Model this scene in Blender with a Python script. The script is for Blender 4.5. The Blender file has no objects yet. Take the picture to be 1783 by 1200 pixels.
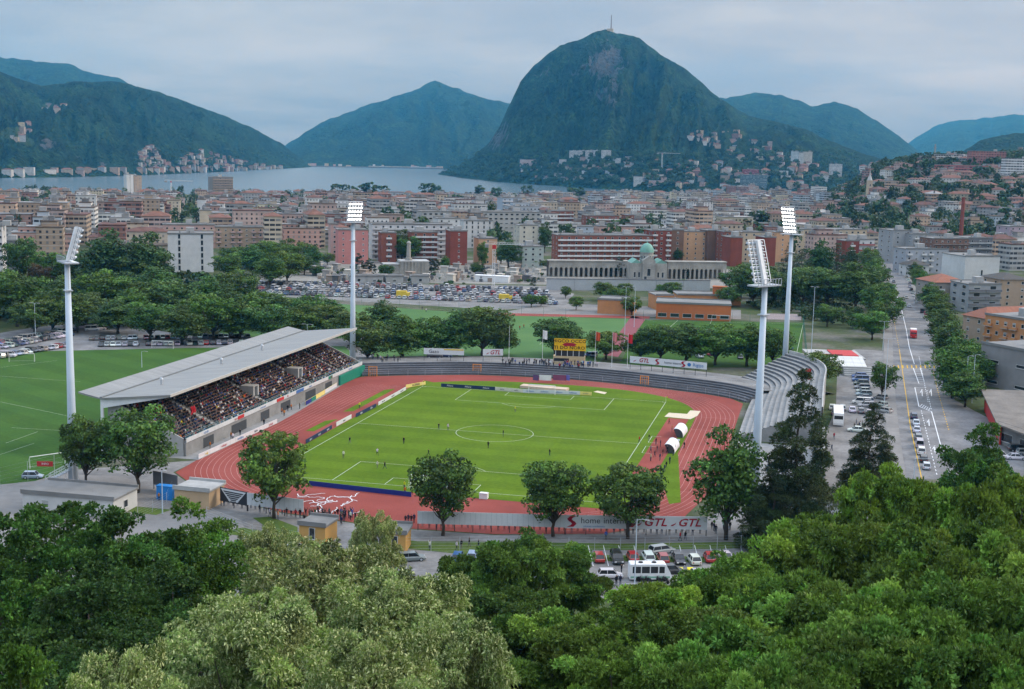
import bpy, bmesh, math, random
import numpy as np
from mathutils import Vector, Matrix
from mathutils.bvhtree import BVHTree
random.seed(7); rng = np.random.default_rng(7)
SC = bpy.context.scene; COL = SC.collection; PI = math.pi
W0, H0 = 1783., 1200.
# ---------------------------------------------------------------- camera
YAW, PIT, ROLL, FPX = -0.23090, 0.14740, 0.0220, 2242.78
CAM = np.array([71.8104, -289.5557, 65.6388])
FW = np.array([math.sin(YAW)*math.cos(PIT), math.cos(YAW)*math.cos(PIT), -math.sin(PIT)])
_r = np.array([math.cos(YAW), -math.sin(YAW), 0.]); _u = np.cross(_r, FW)
RT = _r*math.cos(ROLL)+_u*math.sin(ROLL); UP = -_r*math.sin(ROLL)+_u*math.cos(ROLL)
def ray(u, v): return FW*FPX+RT*(u-W0/2)-UP*(v-H0/2)
def P(u, v, z=0.):
    d = ray(u, v); return CAM+d*((z-CAM[2])/d[2])
def AT(u, v, d):
    "point on the pixel ray at ground distance d"
    r = ray(u, v); return CAM+r*(d/math.hypot(r[0], r[1]))
def DIR(u, v=270.):
    r = ray(u, v)[:2]; return r/np.hypot(*r)
def PXL(p):
    d = np.asarray(p, float)-CAM; k = d@FW; return W0/2+FPX*(d@RT)/k, H0/2-FPX*(d@UP)/k
def dist(p): return math.hypot(p[0]-CAM[0], p[1]-CAM[1])
def ztop(p, v):
    "height at which a vertical line over ground point p meets picture row v"
    lo, hi = -60., 900.
    for _ in range(50):
        m = (lo+hi)/2
        if PXL((p[0], p[1], m))[1] > v: lo = m
        else: hi = m
    return lo
cd = bpy.data.cameras.new('camera'); co = bpy.data.objects.new('camera', cd); COL.objects.link(co)
co.matrix_world = Matrix(((RT[0], UP[0], -FW[0], CAM[0]), (RT[1], UP[1], -FW[1], CAM[1]), (RT[2], UP[2], -FW[2], CAM[2]), (0, 0, 0, 1)))
cd.sensor_width = 36.; cd.lens = FPX/W0*36.; cd.clip_start = .5; cd.clip_end = 60000.
SC.camera = co
# ---------------------------------------------------------------- materials
def lin(r, g, b):
    f = lambda c: c/12.92 if c <= .04045 else ((c+.055)/1.055)**2.4
    return (f(r/255.), f(g/255.), f(b/255.))
class NT:
    def __init__(s, m): s.t = m.node_tree; s.n = s.t.nodes; s.l = s.t.links
    def new(s, ty, **k):
        n = s.n.new(ty)
        for a, b in k.items():
            if a == 'inp':
                for i, v in b.items():
                    if isinstance(v, bpy.types.NodeSocket): s.l.new(v, n.inputs[i])
                    else: n.inputs[i].default_value = v
            else: setattr(n, a, b)
        return n
    def math(s, op, a, b=0., c=None):
        d = {0: a, 1: b}
        if c is not None: d[2] = c
        return s.new('ShaderNodeMath', operation=op, inp=d).outputs[0]
    def mix(s, f, a, b, mode='MIX'):
        n = s.new('ShaderNodeMix', data_type='RGBA', blend_type=mode)
        for i, v in ((0, f), (6, a), (7, b)):
            if isinstance(v, bpy.types.NodeSocket): s.l.new(v, n.inputs[i])
            else: n.inputs[i].default_value = (tuple(v)+(1,)) if hasattr(v, '__len__') and len(v) == 3 else v
        return n.outputs[2]
    def noise(s, vec, scale, detail=3., rough=.55, out=0):
        n = s.new('ShaderNodeTexNoise', inp={'Scale': scale, 'Detail': detail, 'Roughness': rough}); s.l.new(vec, n.inputs['Vector']); return n.outputs[out]
    def ramp(s, f, stops):
        n = s.new('ShaderNodeValToRGB'); e = n.color_ramp.elements
        while len(e) < len(stops): e.new(.5)
        for i, (p, c) in enumerate(stops): e[i].position = p; e[i].color = (c[0], c[1], c[2], 1) if hasattr(c, '__len__') else (c, c, c, 1)
        s.l.new(f, n.inputs[0]); return n.outputs[0]
MATS = {}
def newmat(name):
    m = bpy.data.materials.new(name); m.use_nodes = True; n = NT(m)
    b = [x for x in n.n if x.type == 'BSDF_PRINCIPLED'][0]; MATS[name] = m
    return m, n, b
def mat(name, col, rough=.75, metal=0., var=.12, scale=1.5, spec=.3, stain=0.):
    "plain coloured material with fine and broad mottling in object space"
    if name in MATS: return MATS[name]
    m, n, b = newmat(name)
    tc = n.new('ShaderNodeTexCoord').outputs['Object']
    f = n.ramp(n.noise(tc, scale, 5.), [(.3, 1-var), (.7, 1+var*.6)])
    c = n.mix(1., tuple(col), f, 'MULTIPLY')
    if stain:
        g = n.ramp(n.noise(tc, scale*.13, 4.), [(.35, 1-stain), (.65, 1.)]); c = n.mix(1., c, g, 'MULTIPLY')
    n.l.new(c, b.inputs['Base Color']); b.inputs['Roughness'].default_value = rough; b.inputs['Metallic'].default_value = metal
    b.inputs['Specular IOR Level'].default_value = spec
    return m
def objmat(name, rough=.7, metal=0., spec=.3, var=.12, scale=2., coat=0.):
    "colour taken from the object itself"
    if name in MATS: return MATS[name]
    m, n, b = newmat(name)
    oc = n.new('ShaderNodeObjectInfo').outputs['Color']; tc = n.new('ShaderNodeTexCoord').outputs['Object']
    f = n.ramp(n.noise(tc, scale, 4.), [(.3, 1-var), (.7, 1+var*.5)])
    n.l.new(n.mix(1., oc, f, 'MULTIPLY'), b.inputs['Base Color']); b.inputs['Roughness'].default_value = rough
    b.inputs['Metallic'].default_value = metal; b.inputs['Specular IOR Level'].default_value = spec; b.inputs['Coat Weight'].default_value = coat
    return m
def glassmat(name, col=(.02, .025, .03), rough=.12):
    if name in MATS: return MATS[name]
    m, n, b = newmat(name); b.inputs['Base Color'].default_value = (*col, 1); b.inputs['Roughness'].default_value = rough; b.inputs['Specular IOR Level'].default_value = .6
    return m
def emat(name, col, s):
    m, n, b = newmat(name); b.inputs['Base Color'].default_value = (*col, 1); b.inputs['Emission Color'].default_value = (*col, 1); b.inputs['Emission Strength'].default_value = s
    return m
# ---------------------------------------------------------------- mesh building
class MB:
    def __init__(s): s.v = []; s.f = []; s.m = []; s.uv = None
    def face(s, pts, m=0):
        k = len(s.v); s.v += [tuple(p) for p in pts]; s.f.append(tuple(range(k, k+len(pts)))); s.m.append(m)
    def box(s, x0, y0, z0, x1, y1, z1, m=0, M=None, open_bottom=False):
        k = len(s.v); q = [(x0, y0, z0), (x1, y0, z0), (x1, y1, z0), (x0, y1, z0), (x0, y0, z1), (x1, y0, z1), (x1, y1, z1), (x0, y1, z1)]
        if M is not None: q = [tuple(M@Vector(p)) for p in q]
        s.v += q; F = [(0, 1, 5, 4), (1, 2, 6, 5), (2, 3, 7, 6), (3, 0, 4, 7), (4, 5, 6, 7)]
        if not open_bottom: F.append((3, 2, 1, 0))
        s.f += [tuple(k+i for i in f) for f in F]; s.m += [m]*len(F)
    def prism(s, poly, z0, z1, m=0, mtop=None):
        "vertical prism over a counter-clockwise polygon"
        k = len(s.v); n = len(poly)
        s.v += [(p[0], p[1], z0) for p in poly]+[(p[0], p[1], z1) for p in poly]
        for i in range(n): j = (i+1) % n; s.f.append((k+i, k+j, k+n+j, k+n+i)); s.m.append(m)
        s.f.append(tuple(range(k+n, k+2*n))); s.m.append(m if mtop is None else mtop)
        s.f.append(tuple(range(k+n-1, k-1, -1))); s.m.append(m)
    def tube(s, pts, rad, n=8, m=0, cap=True):
        pts = [Vector(p) for p in pts]; k0 = len(s.v)
        for i, p in enumerate(pts):
            t = (pts[min(i+1, len(pts)-1)]-pts[max(i-1, 0)]).normalized()
            a = t.orthogonal().normalized(); b = t.cross(a); r = rad[i] if hasattr(rad, '__len__') else rad
            if i:
                a = (pa-t*pa.dot(t)).normalized(); b = t.cross(a)
            pa = a
            s.v += [tuple(p+(a*math.cos(2*PI*j/n)+b*math.sin(2*PI*j/n))*r) for j in range(n)]
        for i in range(len(pts)-1):
            for j in range(n):
                jj = (j+1) % n; s.f.append((k0+i*n+j, k0+i*n+jj, k0+(i+1)*n+jj, k0+(i+1)*n+j)); s.m.append(m)
        if cap:
            s.f.append(tuple(k0+j for j in range(n-1, -1, -1))); s.m.append(m)
            e = k0+(len(pts)-1)*n; s.f.append(tuple(e+j for j in range(n))); s.m.append(m)
    def lathe(s, prof, n=16, c=(0, 0), m=0):
        k0 = len(s.v)
        for r, z in prof: s.v += [(c[0]+r*math.cos(2*PI*j/n), c[1]+r*math.sin(2*PI*j/n), z) for j in range(n)]
        for i in range(len(prof)-1):
            for j in range(n):
                jj = (j+1) % n; s.f.append((k0+i*n+j, k0+i*n+jj, k0+(i+1)*n+jj, k0+(i+1)*n+j)); s.m.append(m)
    def mesh(s, name, mats, smooth=False):
        me = bpy.data.meshes.new(name); me.from_pydata(s.v, [], s.f)
        for x in mats: me.materials.append(x)
        if len(mats) > 1: me.polygons.foreach_set('material_index', s.m)
        if smooth: me.polygons.foreach_set('use_smooth', [True]*len(s.f))
        me.update(); return me
    def build(s, name, mats, parent=None, loc=None, rz=0., smooth=False):
        if not isinstance(mats, (list, tuple)): mats = [mats]
        return put(name, s.mesh(name, mats, smooth), parent, loc, rz)
def put(name, me, parent=None, loc=None, rz=0., col=None, sc=None):
    o = bpy.data.objects.new(name, me); COL.objects.link(o)
    if parent is not None: o.parent = parent
    if loc is not None: o.location = tuple(float(c) for c in loc)
    if rz: o.rotation_euler = (0, 0, rz)
    if sc is not None: o.scale = sc if hasattr(sc, '__len__') else (sc, sc, sc)
    if col is not None: o.color = (*col[:3], 1)
    return o
def tag(o, label=None, cat=None, group=None, kind=None):
    for k, v in (('label', label), ('category', cat), ('group', group), ('kind', kind)):
        if v: o[k] = v
    return o
def empty(name, loc, rz=0.):
    o = bpy.data.objects.new(name, None); COL.objects.link(o); o.location = tuple(float(c) for c in loc); o.rotation_euler = (0, 0, rz); o.empty_display_size = .5
    return o
ORD = 'first second third fourth fifth sixth seventh eighth ninth tenth eleventh twelfth thirteenth fourteenth fifteenth sixteenth seventeenth eighteenth nineteenth twentieth'.split()
TENS = {2: 'twenty', 3: 'thirty', 4: 'forty', 5: 'fifty', 6: 'sixty', 7: 'seventy', 8: 'eighty', 9: 'ninety'}
def nth(i):
    "0 -> first"
    if i < 20: return ORD[i]
    i += 1
    if i >= 100: return 'hundred-and-'+nth(i-101) if i > 100 else 'hundredth'
    t, k = divmod(i, 10)
    return TENS[t][:-1]+'ieth' if k == 0 else TENS[t]+'-'+ORD[k-1]
# ---------------------------------------------------------------- noise
def _hash(i, j, s):
    n = (i.astype(np.int64)*374761393+j.astype(np.int64)*668265263+s*974711) & 0x7fffffff
    n = ((n ^ (n >> 13))*1274126177) & 0x7fffffff
    return ((n ^ (n >> 16)) & 0xffff)/65535.
def vnoise(x, y, s=0):
    xi = np.floor(x); yi = np.floor(y); fx = x-xi; fy = y-yi; fx = fx*fx*(3-2*fx); fy = fy*fy*(3-2*fy)
    a = _hash(xi, yi, s); b = _hash(xi+1, yi, s); c = _hash(xi, yi+1, s); d = _hash(xi+1, yi+1, s)
    return (a*(1-fx)+b*fx)*(1-fy)+(c*(1-fx)+d*fx)*fy
def fbm(x, y, o=5, s=0, ridged=False, gain=.5):
    t = 0; a = 1.; n = 0.
    for k in range(o):
        v = vnoise(x, y, s+k*17)*2-1
        t = t+a*((1-np.abs(v)*2) if ridged else v); n += a; a *= gain; x = x*2.03+11.3; y = y*2.03+5.7
    return t/n
def gridmesh(name, X, Y, Z, mats, attrs=None, smooth=True):
    r, c = X.shape; me = bpy.data.meshes.new(name); n = r*c
    me.vertices.add(n); me.vertices.foreach_set('co', np.stack([X, Y, Z], -1).astype(np.float32).ravel())
    i = np.arange(r-1)[:, None]*c+np.arange(c-1)[None]; q = np.stack([i, i+1, i+c+1, i+c], -1).reshape(-1, 4)
    me.loops.add(q.size); me.loops.foreach_set('vertex_index', q.ravel().astype(np.int32))
    me.polygons.add(len(q)); me.polygons.foreach_set('loop_start', np.arange(0, q.size, 4, dtype=np.int32)); me.polygons.foreach_set('loop_total', np.full(len(q), 4, np.int32))
    me.polygons.foreach_set('use_smooth', np.full(len(q), smooth))
    me.update(calc_edges=True)
    for k, v in (attrs or {}).items():
        at = me.color_attributes.new(k, 'FLOAT_COLOR', 'POINT'); at.data.foreach_set('color', v.astype(np.float32).ravel())
    for m in mats: me.materials.append(m)
    return me
# ================================================================ terrain
def sstep(a, b, x): t = np.clip((x-a)/(b-a), 0, 1); return t*t*(3-2*t)
_az0 = np.arctan2(*DIR(891.5)[::1])  # unused helper value
UC = np.arange(-700, 2501, 20.)
_dirs = np.array([DIR(u) for u in UC])
def u_of(x, y):
    "picture column of a ground direction (measured along row 270)"
    a = np.arctan2(np.asarray(x)-CAM[0], np.asarray(y)-CAM[1]); aa = np.arctan2(_dirs[:, 0], _dirs[:, 1])
    return np.interp(a, aa, UC)
def terr_ud(u, d):
    z = 54*np.clip(1-d/186., 0, 1)**1.5
    z = z-17*np.clip((d-900)/1300., 0, 1)
    shore = np.interp(u, [-700, 0, 300, 700, 1000, 1270, 1300], [2450, 2420, 2380, 2600, 2800, 2900, 6000])
    z = z-9*sstep(-80, 60, d-shore)
    ridge = np.interp(u, [1330, 1440, 1490, 1530, 1600, 1783, 2500], [0, 14, 40, 66, 79, 86, 95])
    z = z+ridge*sstep(980, 2050, d)*(1-.5*sstep(2100, 3000, d))
    return z
def terr(x, y): return terr_ud(u_of(x, y), np.hypot(np.asarray(x)-CAM[0], np.asarray(y)-CAM[1]))
dd = np.concatenate([[-60, -20, 0], np.linspace(6, 190, 47), [200, 350, 500, 700, 890], np.linspace(905, 2200, 60), np.linspace(2220, 3600, 60), [4200, 5200, 7000, 12000, 17000]])
uu = np.arange(-700, 2501, 25.)
U_, D_ = np.meshgrid(uu, dd); dv = np.array([DIR(u) for u in uu])
GX = CAM[0]+dv[None, :, 0]*D_; GY = CAM[1]+dv[None, :, 1]*D_; GZ = terr_ud(U_, np.maximum(D_, 0))
GZ[D_ > 3700] = -26
gm, n, b = newmat('ground earth and grass')
tc = n.new('ShaderNodeNewGeometry').outputs['Position']
f1 = n.noise(tc, .035, 5.); f2 = n.noise(tc, .6, 5.)
c = n.ramp(f1, [(.35, (.045, .075, .022)), (.5, (.07, .085, .04)), (.62, (.13, .125, .105))])
c = n.mix(1., c, n.ramp(f2, [(.3, .7), (.7, 1.2)]), 'MULTIPLY')
n.l.new(c, b.inputs['Base Color']); b.inputs['Roughness'].default_value = .9; b.inputs['Specular IOR Level'].default_value = .1
ground_me = gridmesh('ground', GX, GY, GZ, [gm])
tag(put('ground', ground_me), 'earth and grass of the valley floor and the slopes round it', kind='structure')
# lake
lm, n, b = newmat('lake water')
tc = n.new('ShaderNodeNewGeometry').outputs['Position']
mp = n.new('ShaderNodeMapping', inp={0: tc, 3: (1., .35, 1.)}).outputs[0]
wv = n.noise(mp, .08, 6., .6)
bp = n.new('ShaderNodeBump', inp={'Strength': .5, 'Distance': .6, 'Height': wv}).outputs[0]
n.l.new(bp, b.inputs['Normal']); b.inputs['Roughness'].default_value = .22; b.inputs['IOR'].default_value = 1.33
b.inputs['Base Color'].default_value = (.045, .085, .11, 1); b.inputs['Specular IOR Level'].default_value = .5
mb = MB(); q = [AT(-500, 260, 1900), AT(1330, 260, 2000), AT(1330, 260, 13500), AT(-500, 260, 13500)]
mb.face([(p[0], p[1], -20.) for p in q]); tag(mb.build('lake', lm), 'calm grey blue lake beyond the city', kind='structure')
# mountains: each a height field from its shore to its crest and over
mm, n, b = newmat('mountain forest')
pos = n.new('ShaderNodeNewGeometry').outputs['Position']
at = n.new('ShaderNodeVertexColor', layer_name='cover'); sep = n.new('ShaderNodeSeparateColor', inp={0: at.outputs[0]})
f = n.noise(pos, .05, 4., .65); g = n.noise(pos, .006, 5., .6)
vo = n.new('ShaderNodeTexVoronoi', inp={'Scale': .07}); n.l.new(pos, vo.inputs['Vector'])
c = n.ramp(f, [(.3, (.006, .016, .006)), (.5, (.016, .036, .011)), (.72, (.042, .072, .02))])
c = n.mix(1., c, n.ramp(g, [(.3, .4), (.7, 2.0)]), 'MULTIPLY')
c = n.mix(1., c, n.ramp(vo.outputs['Distance'], [(0., 1.25), (.6, .65)]), 'MULTIPLY')
rock = n.mix(n.noise(pos, .03, 6., .7), (.04, .045, .045), (.135, .13, .125))
rm = n.math('MULTIPLY', n.math('GREATER_THAN', n.math('ADD', sep.outputs[0], n.math('MULTIPLY', n.math('SUBTRACT', n.noise(pos, .014, 8., .75), .5), 3.2)), .62), 1.)
c = n.mix(rm, c, rock)
md = n.math('GREATER_THAN', n.math('ADD', sep.outputs[1], n.math('MULTIPLY', n.math('SUBTRACT', n.noise(pos, .008, 5., .65), .5), 1.2)), .5)
c = n.mix(md, c, (.055, .085, .03))
n.l.new(c, b.inputs['Base Color']); b.inputs['Roughness'].default_value = .95; b.inputs['Specular IOR Level'].default_value = .05
bp = n.new('ShaderNodeBump', inp={'Strength': 1., 'Distance': 22., 'Height': n.math('SUBTRACT', f, vo.outputs['Distance'])}).outputs[0]
n.l.new(bp, b.inputs['Normal'])
MOUNT = []
def mountain(label, sil, foot, ridge, seed, power=1., rough=.1, step=4., rows=90, rocks=(), meadows=(), name='mountain', back=.5, depth=None, zfoot=-26.):
    su, sv = zip(*sil); u = np.arange(su[0], su[-1]+.1, step)
    v = np.interp(u, su, sv)+fbm(u/14., u*0+seed, 5, seed)*2.6
    df = np.interp(u, *zip(*foot)); dr = np.interp(u, *zip(*ridge))
    zr = np.array([AT(a, c_, r)[2] for a, c_, r in zip(u, v, dr)]); zr = np.maximum(zr, zfoot)
    t = np.concatenate([np.linspace(0, 1, rows), np.linspace(1.04, 1.6, 12)])
    T, Uu = np.meshgrid(t, u, indexing='ij')
    Dd = df[None]+(dr-df)[None]*T
    h = np.where(T <= 1, np.clip(T, 0, 1)**power, 1-(T-1)*back/.6)
    wx = fbm(Uu/60., T*3, 3, seed+3)*.6
    scale_u = 1/62.
    g = fbm(Uu*scale_u+wx, T*1.3+wx, 6, seed, ridged=True, gain=.66)
    win = np.clip(np.sin(PI*np.clip(T, 0, 1)), 0, 1)**.7
    Z = zfoot+(zr-zfoot)[None]*(h+rough*g*win)
    Z += fbm(Uu/3.1, T*60, 3, seed+9)*5*np.clip(win*2, 0, 1)*np.clip((zr-zfoot)[None]/200, 0, 1)
    # nothing in front of the crest may rise above its line of sight
    lim = CAM[2]+(zr-CAM[2])[None]*(Dd/dr[None])-1.
    Z = np.where((T < 1) & (Z > lim), lim-(Z-lim)*.15, Z)
    X = np.empty_like(Z); Y = np.empty_like(Z)
    d_ = np.array([DIR(a) for a in u]); X = CAM[0]+d_[None, :, 0]*Dd; Y = CAM[1]+d_[None, :, 1]*Dd
    dx = X-CAM[0]; dy = Y-CAM[1]; dz = Z-CAM[2]
    k = dx*FW[0]+dy*FW[1]+dz*FW[2]; pu = W0/2+FPX*(dx*RT[0]+dy*RT[1]+dz*RT[2])/k; pv = H0/2-FPX*(dx*UP[0]+dy*UP[1]+dz*UP[2])/k
    def mask(els):
        m = np.zeros_like(Z)
        for (ex, ey, rx, ry, tilt, amp) in els:
            ca, sa = math.cos(tilt), math.sin(tilt); ax = (pu-ex)*ca+(pv-ey)*sa; ay = -(pu-ex)*sa+(pv-ey)*ca
            m = np.maximum(m, amp*np.exp(-((ax/rx)**2+(ay/ry)**2)))
        return m
    col_ = np.stack([mask(rocks), mask(meadows), np.zeros_like(Z), np.ones_like(Z)], -1)
    me = gridmesh(name, X, Y, Z, [mm], {'cover': col_}); o = put(name, me); tag(o, label, kind='structure'); MOUNT.append(o)
    return o
mountain('distant blue mountain crest behind the lake shore hill', [(-300, 80), (-60, 92), (0, 99), (60, 106), (130, 112), (150, 124), (180, 130), (210, 136), (260, 160), (330, 200), (420, 250)], [(-300, 6000), (420, 6400)], [(-300, 9500), (420, 9500)], 11)
mountain('long wooded hill sloping down to the lake', [(-300, 70), (-60, 112), (0, 122), (40, 140), (75, 150), (130, 143), (210, 143), (260, 155), (330, 178), (400, 205), (450, 228), (490, 250), (530, 280), (562, 296)],
         [(-300, 3150), (0, 3350), (120, 3500), (200, 3700), (300, 4100), (400, 4700), (500, 5600), (562, 6200)], [(-300, 4700), (0, 4900), (300, 5800), (500, 6700), (562, 6800)], 23, power=.95, rough=.27, step=3., rows=110,
         rocks=[(82, 253, 16, 16, 0, .9), (180, 285, 6, 20, 0, .5), (250, 275, 10, 16, 0, .5), (135, 262, 8, 20, 0, .4)], meadows=[(25, 232, 26, 16, 0, .75), (45, 245, 24, 10, .4, .8), (80, 185, 20, 6, .3, .6), (160, 190, 40, 10, .3, .35)])
mountain('pyramid shaped blue mountain across the lake', [(440, 300), (500, 252), (530, 232), (560, 214), (620, 190), (680, 170), (725, 155), (740, 147), (755, 140), (775, 147), (810, 160), (850, 173), (885, 180), (930, 186), (1000, 200)],
         [(440, 6700), (1000, 6700)], [(440, 9200), (755, 9900), (1000, 9900)], 37, power=.9, rough=.26)
mountain('distant blue double crest right of the steep mountain', [(1150, 160), (1230, 172), (1260, 170), (1310, 162), (1350, 165), (1385, 175), (1410, 186), (1450, 177), (1490, 190), (1540, 222), (1580, 250), (1610, 268), (1680, 290)],
         [(1150, 5600), (1680, 6200)], [(1150, 8600), (1680, 8600)], 41, rough=.12)
mountain('faint blue mountain farthest at the edge of the valley', [(1540, 275), (1570, 258), (1590, 241), (1625, 220), (1650, 212), (1700, 207), (1760, 198), (1783, 203), (1850, 205), (2050, 190)], [(1540, 9000), (2050, 9000)], [(1540, 13500), (2050, 13500)], 53, rough=.1)
mountain('green wooded hill at the edge of the town', [(1630, 292), (1670, 268), (1700, 247), (1740, 236), (1783, 230), (1850, 222), (2050, 215)], [(1630, 3300), (2050, 3300)], [(1630, 4600), (2050, 4600)], 61, rough=.1)
mountain('steep rocky mountain with forested flanks and mast on top', [(748, 307), (760, 304), (790, 292), (820, 276), (850, 250), (868, 222), (880, 195), (893, 165), (903, 142), (925, 115), (945, 98), (970, 80), (1000, 70), (1030, 55), (1048, 50), (1063, 56), (1080, 60), (1105, 66), (1130, 85), (1150, 100), (1180, 115), (1205, 135), (1230, 155), (1250, 172), (1280, 190), (1310, 205), (1350, 213), (1400, 226), (1450, 248), (1500, 266), (1540, 279), (1600, 292)],
         [(748, 4900), (800, 4300), (860, 3850), (1000, 3430), (1250, 2900), (1600, 2700)], [(748, 5000), (850, 5000), (1050, 5350), (1300, 5200), (1600, 4200)], 71, power=1.12, rough=.26, step=2.5, rows=170,
         rocks=[(1055, 110, 34, 44, .2, 1.), (1062, 160, 34, 26, .3, .75), (1010, 122, 26, 14, -.3, .55), (945, 128, 26, 8, -.2, .62), (868, 240, 14, 34, .55, .75), (985, 98, 22, 10, 0, .5), (1030, 75, 24, 8, 0, .45)], meadows=[(900, 288, 30, 7, -.2, .62), (1290, 232, 30, 6, .1, .6), (1390, 256, 26, 6, .1, .5)], name='mountain')
dgv = bpy.context.evaluated_depsgraph_get()
def _bvh(objs):
    vs = []; fs = []
    for o in objs:
        k = len(vs); vs += [tuple(v.co) for v in o.data.vertices]; fs += [tuple(i+k for i in p.vertices) for p in o.data.polygons]
    return BVHTree.FromPolygons(vs, fs)
LAND = _bvh([bpy.data.objects['ground']]+MOUNT)
def G(u, v):
    "where the picture ray meets the land"
    r = ray(u, v); h = LAND.ray_cast(Vector(CAM), Vector(r).normalized())
    return np.array(h[0]) if h[0] is not None else None
def ground_z(x, y):
    h = LAND.ray_cast(Vector((x, y, 3000)), Vector((0, 0, -1))); return h[0].z if h[0] is not None else 0.
# ================================================================ shared materials
WHITE = mat('white paint', (.72, .73, .74), .6, var=.06, stain=.12)
LINEW = mat('marking paint', (.46, .52, .42), .8, var=.15, scale=3.)
STEEL = mat('galvanised steel', (.42, .45, .48), .45, .3, var=.08, scale=3.)
MASTP = mat('pale blue grey mast paint', (.5, .58, .66), .5, var=.06, scale=.4, stain=.1)
DARK = mat('dark metal', (.03, .03, .035), .6)
BLACK = mat('black rubber', (.012, .012, .013), .85)
CONC = mat('grey concrete', (.27, .27, .265), .85, var=.15, scale=.8, stain=.25)
CONCD = mat('weathered dark concrete', (.16, .165, .18), .9, var=.18, scale=.9, stain=.35)
CONCL = mat('pale concrete', (.42, .42, .41), .85, var=.12, scale=.7, stain=.25)
ASPH = mat('asphalt', (.21, .207, .208), .9, var=.2, scale=1.1, stain=.42)
ASPHL = mat('pale worn asphalt', (.225, .22, .215), .9, var=.2, scale=1.0, stain=.42)
PAVE = mat('paving', (.22, .21, .2), .9, var=.12, scale=.6, stain=.2)
ORANGE = mat('orange paint', (.62, .24, .05), .7, stain=.15)
YELP = mat('yellow paint', (.62, .45, .05), .7)
REDP = mat('red paint', (.45, .03, .03), .6)
GREENP = mat('green sheet', (.01, .2, .13), .6)
BLUEP = mat('blue board', (.012, .03, .2), .5)
SAND = mat('sand', (.56, .48, .36), .95, var=.1, scale=2.)
GLASS = glassmat('window glass')
OBJP = objmat('painted surface'); OBJCAR = objmat('car paint', .28, 0., .5, .03, 2., .6); CLOTH = objmat('cloth', .9, 0., .1, .2, 6.)
def trackmat():
    m, n, b = newmat('red running track'); tc = n.new('ShaderNodeTexCoord').outputs['Object']
    f = n.noise(tc, .06, 5.); g = n.noise(tc, 3., 4.)
    c = n.mix(1., n.ramp(f, [(.25, (.17, .038, .03)), (.5, (.24, .056, .044)), (.75, (.285, .076, .062))]), n.ramp(g, [(.3, .86), (.7, 1.08)]), 'MULTIPLY')
    n.l.new(c, b.inputs['Base Color']); b.inputs['Roughness'].default_value = .9; b.inputs['Specular IOR Level'].default_value = .15; return m
TRACK = trackmat()
def turf(name, c1, c2, band=0., ang=0., patch=.35):
    m, n, b = newmat(name); tc = n.new('ShaderNodeTexCoord').outputs['Object']
    f = n.noise(tc, .05, 5., .6); g = n.noise(tc, 1.2, 5., .65)
    c = n.mix(n.ramp(f, [(.32, 0.), (.68, 1.)]), c1, c2)
    if band:
        sp = n.new('ShaderNodeSeparateXYZ', inp={0: n.new('ShaderNodeMapping', inp={0: tc, 2: (0, 0, ang)}).outputs[0]})
        w = n.math('SINE', n.math('MULTIPLY', sp.outputs[1], PI/band)); w2 = n.math('SINE', n.math('MULTIPLY', sp.outputs[0], PI/band))
        w = n.math('ADD', n.math('MULTIPLY', n.math('COMPARE', n.math('SIGN', w), 1., .1), .12), n.math('MULTIPLY', n.math('COMPARE', n.math('SIGN', w2), 1., .1), .03))
        c = n.mix(1., c, n.new('ShaderNodeCombineColor', inp={0: n.math('ADD', w, .93), 1: n.math('ADD', w, .93), 2: n.math('ADD', w, .93)}).outputs[0], 'MULTIPLY')
    c = n.mix(1., c, n.ramp(g, [(.3, 1-patch*.5), (.7, 1+patch*.35)]), 'MULTIPLY')
    n.l.new(c, b.inputs['Base Color']); b.inputs['Roughness'].default_value = .95; b.inputs['Specular IOR Level'].default_value = .08; return m
TURF = turf('mown football turf', (.068, .124, .007), (.1, .162, .011), 5.5, 0.)
TURF2 = turf('training turf', (.036, .088, .018), (.052, .11, .02), 7., .5)
TURF3 = turf('artificial turf', (.066, .142, .05), (.09, .17, .058), 0, 0, .15)
LAWN = turf('rough grass', (.055, .10, .02), (.1, .14, .035), 0, 0, .5)
def sheet(name, poly, m, z, label=None, kind='structure', cat=None):
    mb = MB(); mb.face([(p[0], p[1], z) for p in poly]); o = mb.build(name, m); tag(o, label, cat, None, kind); return o
def strip(mb, a, b_, w, z, m=0):
    a = np.array(a[:2], float); b_ = np.array(b_[:2], float); d = b_-a; d /= np.hypot(*d); q = np.array([-d[1], d[0]])*w/2
    mb.face([(*(a-q), z), (*(b_-q), z), (*(b_+q), z), (*(a+q), z)], m)
def ring(mb, pin, pout, z, closed=True, m=0):
    n_ = len(pin)
    for i in range(n_ if closed else n_-1):
        j = (i+1) % n_; mb.face([(*pin[i], z), (*pout[i], z), (*pout[j], z), (*pin[j], z)], m)
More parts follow.
